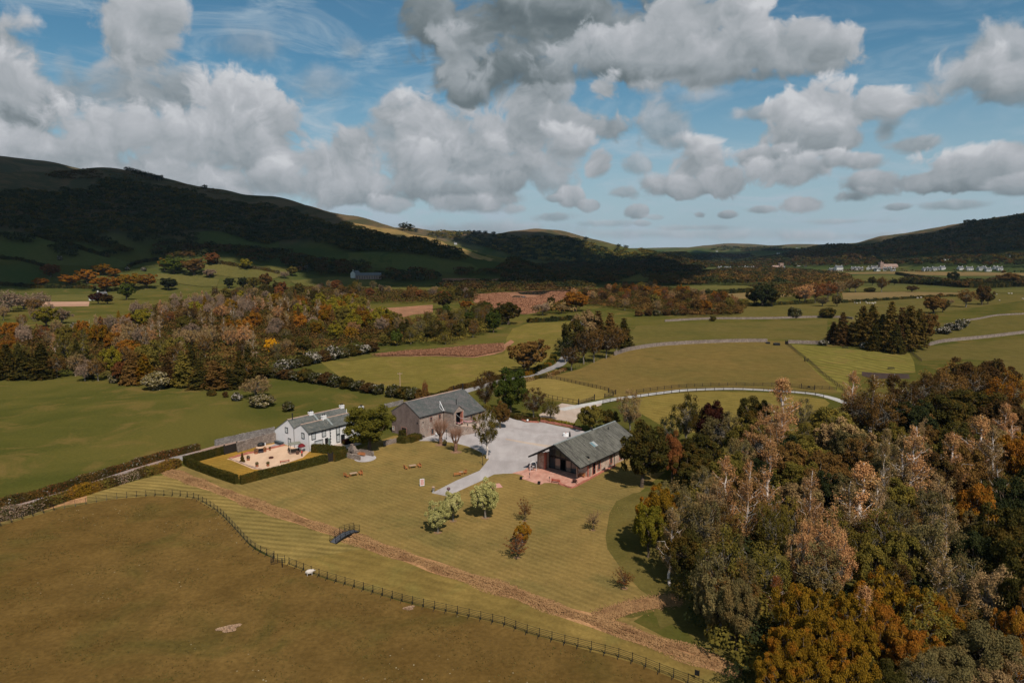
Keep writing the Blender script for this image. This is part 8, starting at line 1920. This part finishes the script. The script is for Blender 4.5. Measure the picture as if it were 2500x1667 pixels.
br2 = spline(W_(Z6, [(750,1010),(830,975),(900,945),(1030,905),(1150,880),(1350,850),(1450,840)]), 1.5); ribbon('ditch', br2, 2.6, .026, M_ditch, wv=lambda f: 3.0)
pp = np.array(br2); k = rs2.randint(0, len(pp)-1, 9000); xy = pp[k] + (pp[k+1]-pp[k])*rs2.rand(9000,1) + rs2.normal(size=(9000,2))*[.5,.75]
V, F = leaf_quads(np.concatenate([xy, rs2.uniform(.03,.26,(9000,1))],1), rs2.normal(size=(9000,3))*.32+[0,-.25,.9], rs2.uniform(.05,.10,9000), rs2, 1.7); tag(mesh_np('rough_grass', V, F, [FO['reedgrass']]), 'orange rough grass in the side ditch by the wood', None, None, 'stuff')
# marsh reeds
for lab, poly, sp_, hh_ in (('russet reeds of the strip along the wood', Zl(Z2, [(150,968),(380,942),(560,932),(860,902),(985,895),(985,932),(800,972),(560,962),(400,965)]), 1.5, 1.5), ('russet reeds of the big marsh', Zl(Z2, [(820,580),(1000,565),(1040,600),(1200,600),(1300,560),(1400,560),(1390,600),(1240,650),(1120,700),(900,655)]), 4.0, 1.8)):
    w_ = [P(*p) for p in poly]; pts = poly_fill(w_, 2600, 61, sp_*.6, 8); n = len(pts)
    FO['reeds'] = foliage('reed_stems', (.46,.23,.13), (.30,.14,.08), rv=.1)
    mass('reeds', lab, pts, np.full(n, hh_), np.full(n, sp_*1.5), ['reeds'], 30, sp_*.13, 62)
# ================================================================== village and far farms
M_vill = simple('village_render', (.60,.58,.54), .9, .15, .05); M_vroof = simple('village_slate', (.13,.13,.135), .8, .2, .1); M_vstone = simple('village_stone', (.30,.20,.16), .9, .2, .2)
def far_house(label, u, v, w_=14, d=8, h=4.6, rh=3.0, rz=0.0, mat=None, chim=2, group=None, name='village_house', auto=None, cat='house'):
    x, y = P(u, v); b = thing(name, label, cat, (x, y, tz(x, y) - .3), rz, group)
    if auto: b['auto'] = auto
    q = MB(); gable_shell(q, -w_/2, w_/2, -d/2, d/2, h, h, 0, h+rh); q.build('wall', mat or M_vill, b)
    q = MB(); roof_slab(q, -w_/2-.3, w_/2+.3, -d/2-.4, h-.1, 0, h+rh+.05, .25); roof_slab(q, -w_/2-.3, w_/2+.3, d/2+.4, h-.1, 0, h+rh+.05, .25); rf = q.build('roof', M_vroof, b)
    for i in range(chim):
        q = MB(); cx_ = -w_/2+.8 + i*(w_-1.6); q.box(cx_-.6,-.5,h+rh-1,cx_+.6,.5,h+rh+1.6); q.build('chimney', mat or M_vill, rf)
    for i in range(max(2, int(w_/3.5))):
        for z in ((.9, 2.4), (3.4, 4.8)) if h > 4.5 else ((.9, 2.4),):
            xx = -w_/2 + (i+.7)*w_/max(2, int(w_/3.5)+.4); q = MB(); q.box(xx-.6,-d/2-.06,z[0],xx+.6,-d/2,z[1]); q.build('window', M_glass, b)
    return b
V_ = [(1757,660,12,.2),(1771,659,8,-.4),(1780,660,12,.1),(1808,659,13,-.2),(1819,658,12,.3),(1830,660,14,0),(1842,660,12,.2),(1851,661,10,-.3),(1913,657,9,.2),(1948,651,14,0),(1966,651,11,.3),
 (2028,662,12,.1),(2040,661,13,-.1),(2083,661,12,.05),(2092,661,12,.05),(2101,661,12,.05),(2120,661,10,.3),(2134,658,18,0),(2142,661,16,.1),(2160,660,9,-.2),(2172,661,11,.3),(2180,661,10,0),
 (2258,661,14,.1),(2270,661,12,-.3),(2284,661,18,0),(2300,661,14,.2),(2344,662,14,.1),(2366,662,16,-.1),(2392,661,14,.2),(2402,661,14,.1),(2412,661,12,-.2),(2430,661,12,.2),(2440,661,12,0),(2300,637,18,.1),(2318,634,12,.4),(1946,609,16,0),(2002,608,16,.2),(1900,622,16,.1),(1750,616,18,0),(2460,630,14,0)]
for u, v, w_, rz in V_: far_house(None, u, v + rnd.uniform(-3, 1.5), w_ * .8, rz=rz * 2.2 + rnd.uniform(-.4, .4), auto='white slate roofed house ' + ('of the far village' if v > 645 else 'on the far hillsides'), group='white houses of the far village' if v > 645 else 'white houses on the far hillsides')
b = far_house('tall white gabled house at the middle of the village', 2047, 662, 17, 11, 9, 4.5, .15)
b = far_house('long white terrace in the middle of the village', 2068, 661, 30, 10, 7, 4, 0.02, chim=3) if False else None
x, y = P(1906, 659); b = thing('church_tower', 'brown stone church tower beside its nave among the village trees', 'church', (x, y, tz(x, y)), .1)
q = MB(); q.box(-5,-5,0,5,5,17)
for sx in (-4.2,-1.4,1.4,4.2):
    for sy in (-4.6,4.6): q.box(sx-.8,sy-.4,17,sx+.8,sy+.4,18.4)
q.build('tower', M_vstone, b); q = MB(); gable_shell(q, -24, -5.02, -5, 5, 7, 7, 0, 12); q.build('nave', M_vstone, b); q = MB(); q.box(-1.2,-5.08,8,1.2,-5.0,12); q.build('belfry_window', M_dark, b)
x, y = P(2150, 658); b = thing('church_tower', 'grey stone hall tower rising above the village terrace', 'tower', (x, y, tz(x, y)), .1)
q = MB(); q.box(-4,-4,0,4,4,17); q.box(-.8,-.8,17,.8,.8,20); q.build('tower', M_vstone, b); q = MB(); gable_shell(q, 4.02, 40, -5, 5, 8, 8, 0, 13); q.build('nave', M_vstone, b)
far_house('long grey stone barn of the dark farm on the hill foot', 900, 681, 38, 12, 6, 3.5, .15, M_vstone, 0, name='farm_building', cat='barn')
far_house('white farmhouse beside the long grey barn', 868, 678, 12, 9, 7, 4, 1.1, None, 1, name='farmhouse')
far_house('pale green roofed farm shed at the valley foot', 1340, 661, 34, 16, 5, 3, .05, None, 0, name='farm_building', cat='shed')
far_house('small white farmhouse left of the valley shed', 1322, 662, 12, 9, 5, 3, .2, None, 1, name='farmhouse')
far_house('tiny dark stone barn on the hill pasture', 742, 658, 14, 9, 5, 3, .4, M_vstone, 0, name='farm_building', cat='barn')
far_house('small white cottage on the golden spur', 1112, 597, 10, 7, 4, 3, .2, None, 1, name='cottage')
far_house('white gabled cottage by the hill foot hedge', 249, 729, 9, 7, 4.5, 3, .9, None, 1, name='cottage')
far_house('small white shed by the left meadow lane', 238, 733, 14, 6, 2.5, 1.2, .1, None, 0, name='farm_shed', cat='shed')
# ================================================================== unseen clouds overhead, outlined and placed to shade the hills
def shade_cloud(px_poly, alt, seed, grow=0.0, thick=150):
    g_ = [P(u, v) for u, v in px_poly]; k = 1 / math.tan(SUN_EL)
    w_ = []
    for x, y in g_:
        dz = alt - tz(x, y); w_.append((x + SUN_DIR.x * dz * k, y + SUN_DIR.y * dz * k))
    p = np.array(w_); lo, hi = p.min(0) - 60, p.max(0) + 60; step = 22.0
    X, Y = np.meshgrid(np.arange(lo[0], hi[0], step), np.arange(lo[1], hi[1], step), indexing='ij')
    D_ = np.full(X.shape, 1e9); ins = np.zeros(X.shape, bool)
    for i in range(len(p)):
        a, b = p[i], p[(i+1) % len(p)]; ab = b - a; t_ = np.clip(((X-a[0])*ab[0]+(Y-a[1])*ab[1])/(ab@ab), 0, 1); D_ = np.minimum(D_, np.hypot(X-a[0]-t_*ab[0], Y-a[1]-t_*ab[1]))
        c = ((a[1] > Y) != (b[1] > Y)); xx = (b[0]-a[0])*(Y-a[1])/np.where(b[1]-a[1] == 0, 1e-9, b[1]-a[1])+a[0]; ins ^= c & (X < xx)
    sd_ = np.where(ins, D_, -D_) + 26*wob(X, Y, 120, seed) + 14*wob(X, Y, 48, seed+1) + grow
    m_ = sd_ > 0; h_ = np.sqrt(np.clip(sd_, 0, 260) / 260) * thick * (1 + .4*wob(X, Y, 150, seed+2) + .25*wob(X, Y, 60, seed+3))
    V = []; idx = -np.ones(X.shape, int)
    I, J = np.nonzero(m_)
    idx[I, J] = np.arange(len(I)); nv = len(I); top = np.stack([X[I,J], Y[I,J], alt + h_[I,J]], 1); bot = np.stack([X[I,J], Y[I,J], alt - 8 - 10*np.abs(wob(X[I,J], Y[I,J], 90, seed))], 1)
    F = []
    q = m_[:-1,:-1] & m_[1:,:-1] & m_[1:,1:] & m_[:-1,1:]
    for i, j in zip(*np.nonzero(q)):
        a, b, c, d = idx[i,j], idx[i+1,j], idx[i+1,j+1], idx[i,j+1]; F.append((a,b,c,d)); F.append((a+nv,d+nv,c+nv,b+nv))
    me = bpy.data.meshes.new('cloud'); me.from_pydata(np.concatenate([top, bot]).tolist(), [], F)
    bm = bmesh.new(); bm.from_mesh(me); ed = [e for e in bm.edges if len(e.link_faces) == 1]
    emap = {}
    for e in ed:
        a, b = e.verts[0].index, e.verts[1].index
        if a < nv: emap[(min(a,b), max(a,b))] = 1
    bm.verts.ensure_lookup_table()
    for (a, b) in emap:
        try: bm.faces.new((bm.verts[a], bm.verts[b], bm.verts[b+nv], bm.verts[a+nv]))
        except ValueError: pass
    bmesh.ops.recalc_face_normals(bm, faces=bm.faces); bm.to_mesh(me); bm.free()
    for p_ in me.polygons: p_.use_smooth = True
    me.materials.append(CLOUDM); o = obj('cloud', me); return tag(o, 'broad cloud out of view whose shadow darkens the hills', None, None, 'structure')
CLOUDM, t, out = new_mat('cloud_white'); d = t.node('ShaderNodeBsdfDiffuse'); d.inputs[0].default_value = (.85,.86,.88,1); t.l.new(d.outputs[0], out.inputs[0])
shade_cloud([(-500,640),(-100,655),(0,678),(90,668),(150,636),(240,618),(330,602),(420,598),(500,600),(580,608),(640,622),(760,650),(860,690),(950,690),(1050,690),(1180,690),(1100,650),(1040,622),(1000,612),(930,598),(820,583),(770,552),(710,505),(600,480),(400,445),(260,418),(175,420),(100,400),(0,388),(-500,380)], 1100, 3, 70)
shade_cloud([(1160,696),(1300,700),(1420,690),(1550,705),(1650,690),(1700,660),(1620,645),(1500,640),(1420,618),(1400,590),(1300,572),(1180,572),(1130,590),(1210,625),(1180,655)], 1250, 8, 45)
shade_cloud([(2020,606),(2100,600),(2200,584),(2300,566),(2500,530),(2800,500),(2800,600),(2500,618),(2350,622),(2150,620)], 2700, 14, 60)  # added out of view to mute the right hill
shade_cloud([(1640,640),(1760,628),(1950,632),(2150,636),(2250,628),(2100,618),(1900,612),(1700,612),(1600,620)], 2500, 19, 20)
# ================================================================== air between the camera and the far hills
hz_ = MB(); hz_.box(-9000, -1200, -8.0, 9500, 9900, 420); m, t, out = new_mat('haze_air')
v = t.node('ShaderNodeVolumePrincipled'); v.inputs['Color'].default_value = (.55,.75,.95,1); v.inputs['Density'].default_value = 2.4e-5; v.inputs['Anisotropy'].default_value = .2
t.l.new(v.outputs[0], out.inputs[1]); HAZE = hz_.build('haze', m); tag(HAZE, kind='stuff')
# ================================================================== labels of everything still known only by its look
ORD = ['', 'first', 'second', 'third', 'fourth', 'fifth', 'sixth', 'seventh', 'eighth', 'ninth', 'tenth', 'eleventh', 'twelfth', 'thirteenth', 'fourteenth', 'fifteenth', 'sixteenth', 'seventeenth', 'eighteenth', 'nineteenth', 'twentieth'] + ['twenty ' + w_ for w_ in ('first','second','third','fourth','fifth','sixth','seventh','eighth','ninth')] + ['thirtieth'] + ['thirty ' + w_ for w_ in ('first','second','third','fourth','fifth','sixth','seventh','eighth','ninth')] + ['fortieth']
cls = {}
for o in list(bpy.data.objects):
    if o.parent is None and 'auto' in o: cls.setdefault(o['auto'], []).append(o)
for k, v_ in cls.items():
    v_.sort(key=lambda o: pix(o.location.x, max(o.location.y, 20), o.location.z)[0])
    for i, o in enumerate(v_):
        if len(v_) == 1: lab = k
        elif i == 0: lab = 'leftmost ' + k
        elif i == len(v_) - 1: lab = 'rightmost ' + k
        else: lab = ORD[min(i + 1, 40)] + ' ' + k + ' from the left'
        o['label'] = lab
        if 'category' not in o: o['category'] = 'tree'
        if 'group' not in o: o['group'] = {'tree': 'trees ', 'shrub': 'shrubs '}.get(o['category'], o['category'] + ' ') + ' '.join(k.split(' ')[-6:])
        del o['auto']
print('OBJS', len(bpy.data.objects), 'faces', sum(len(m.polygons) for m in bpy.data.meshes))
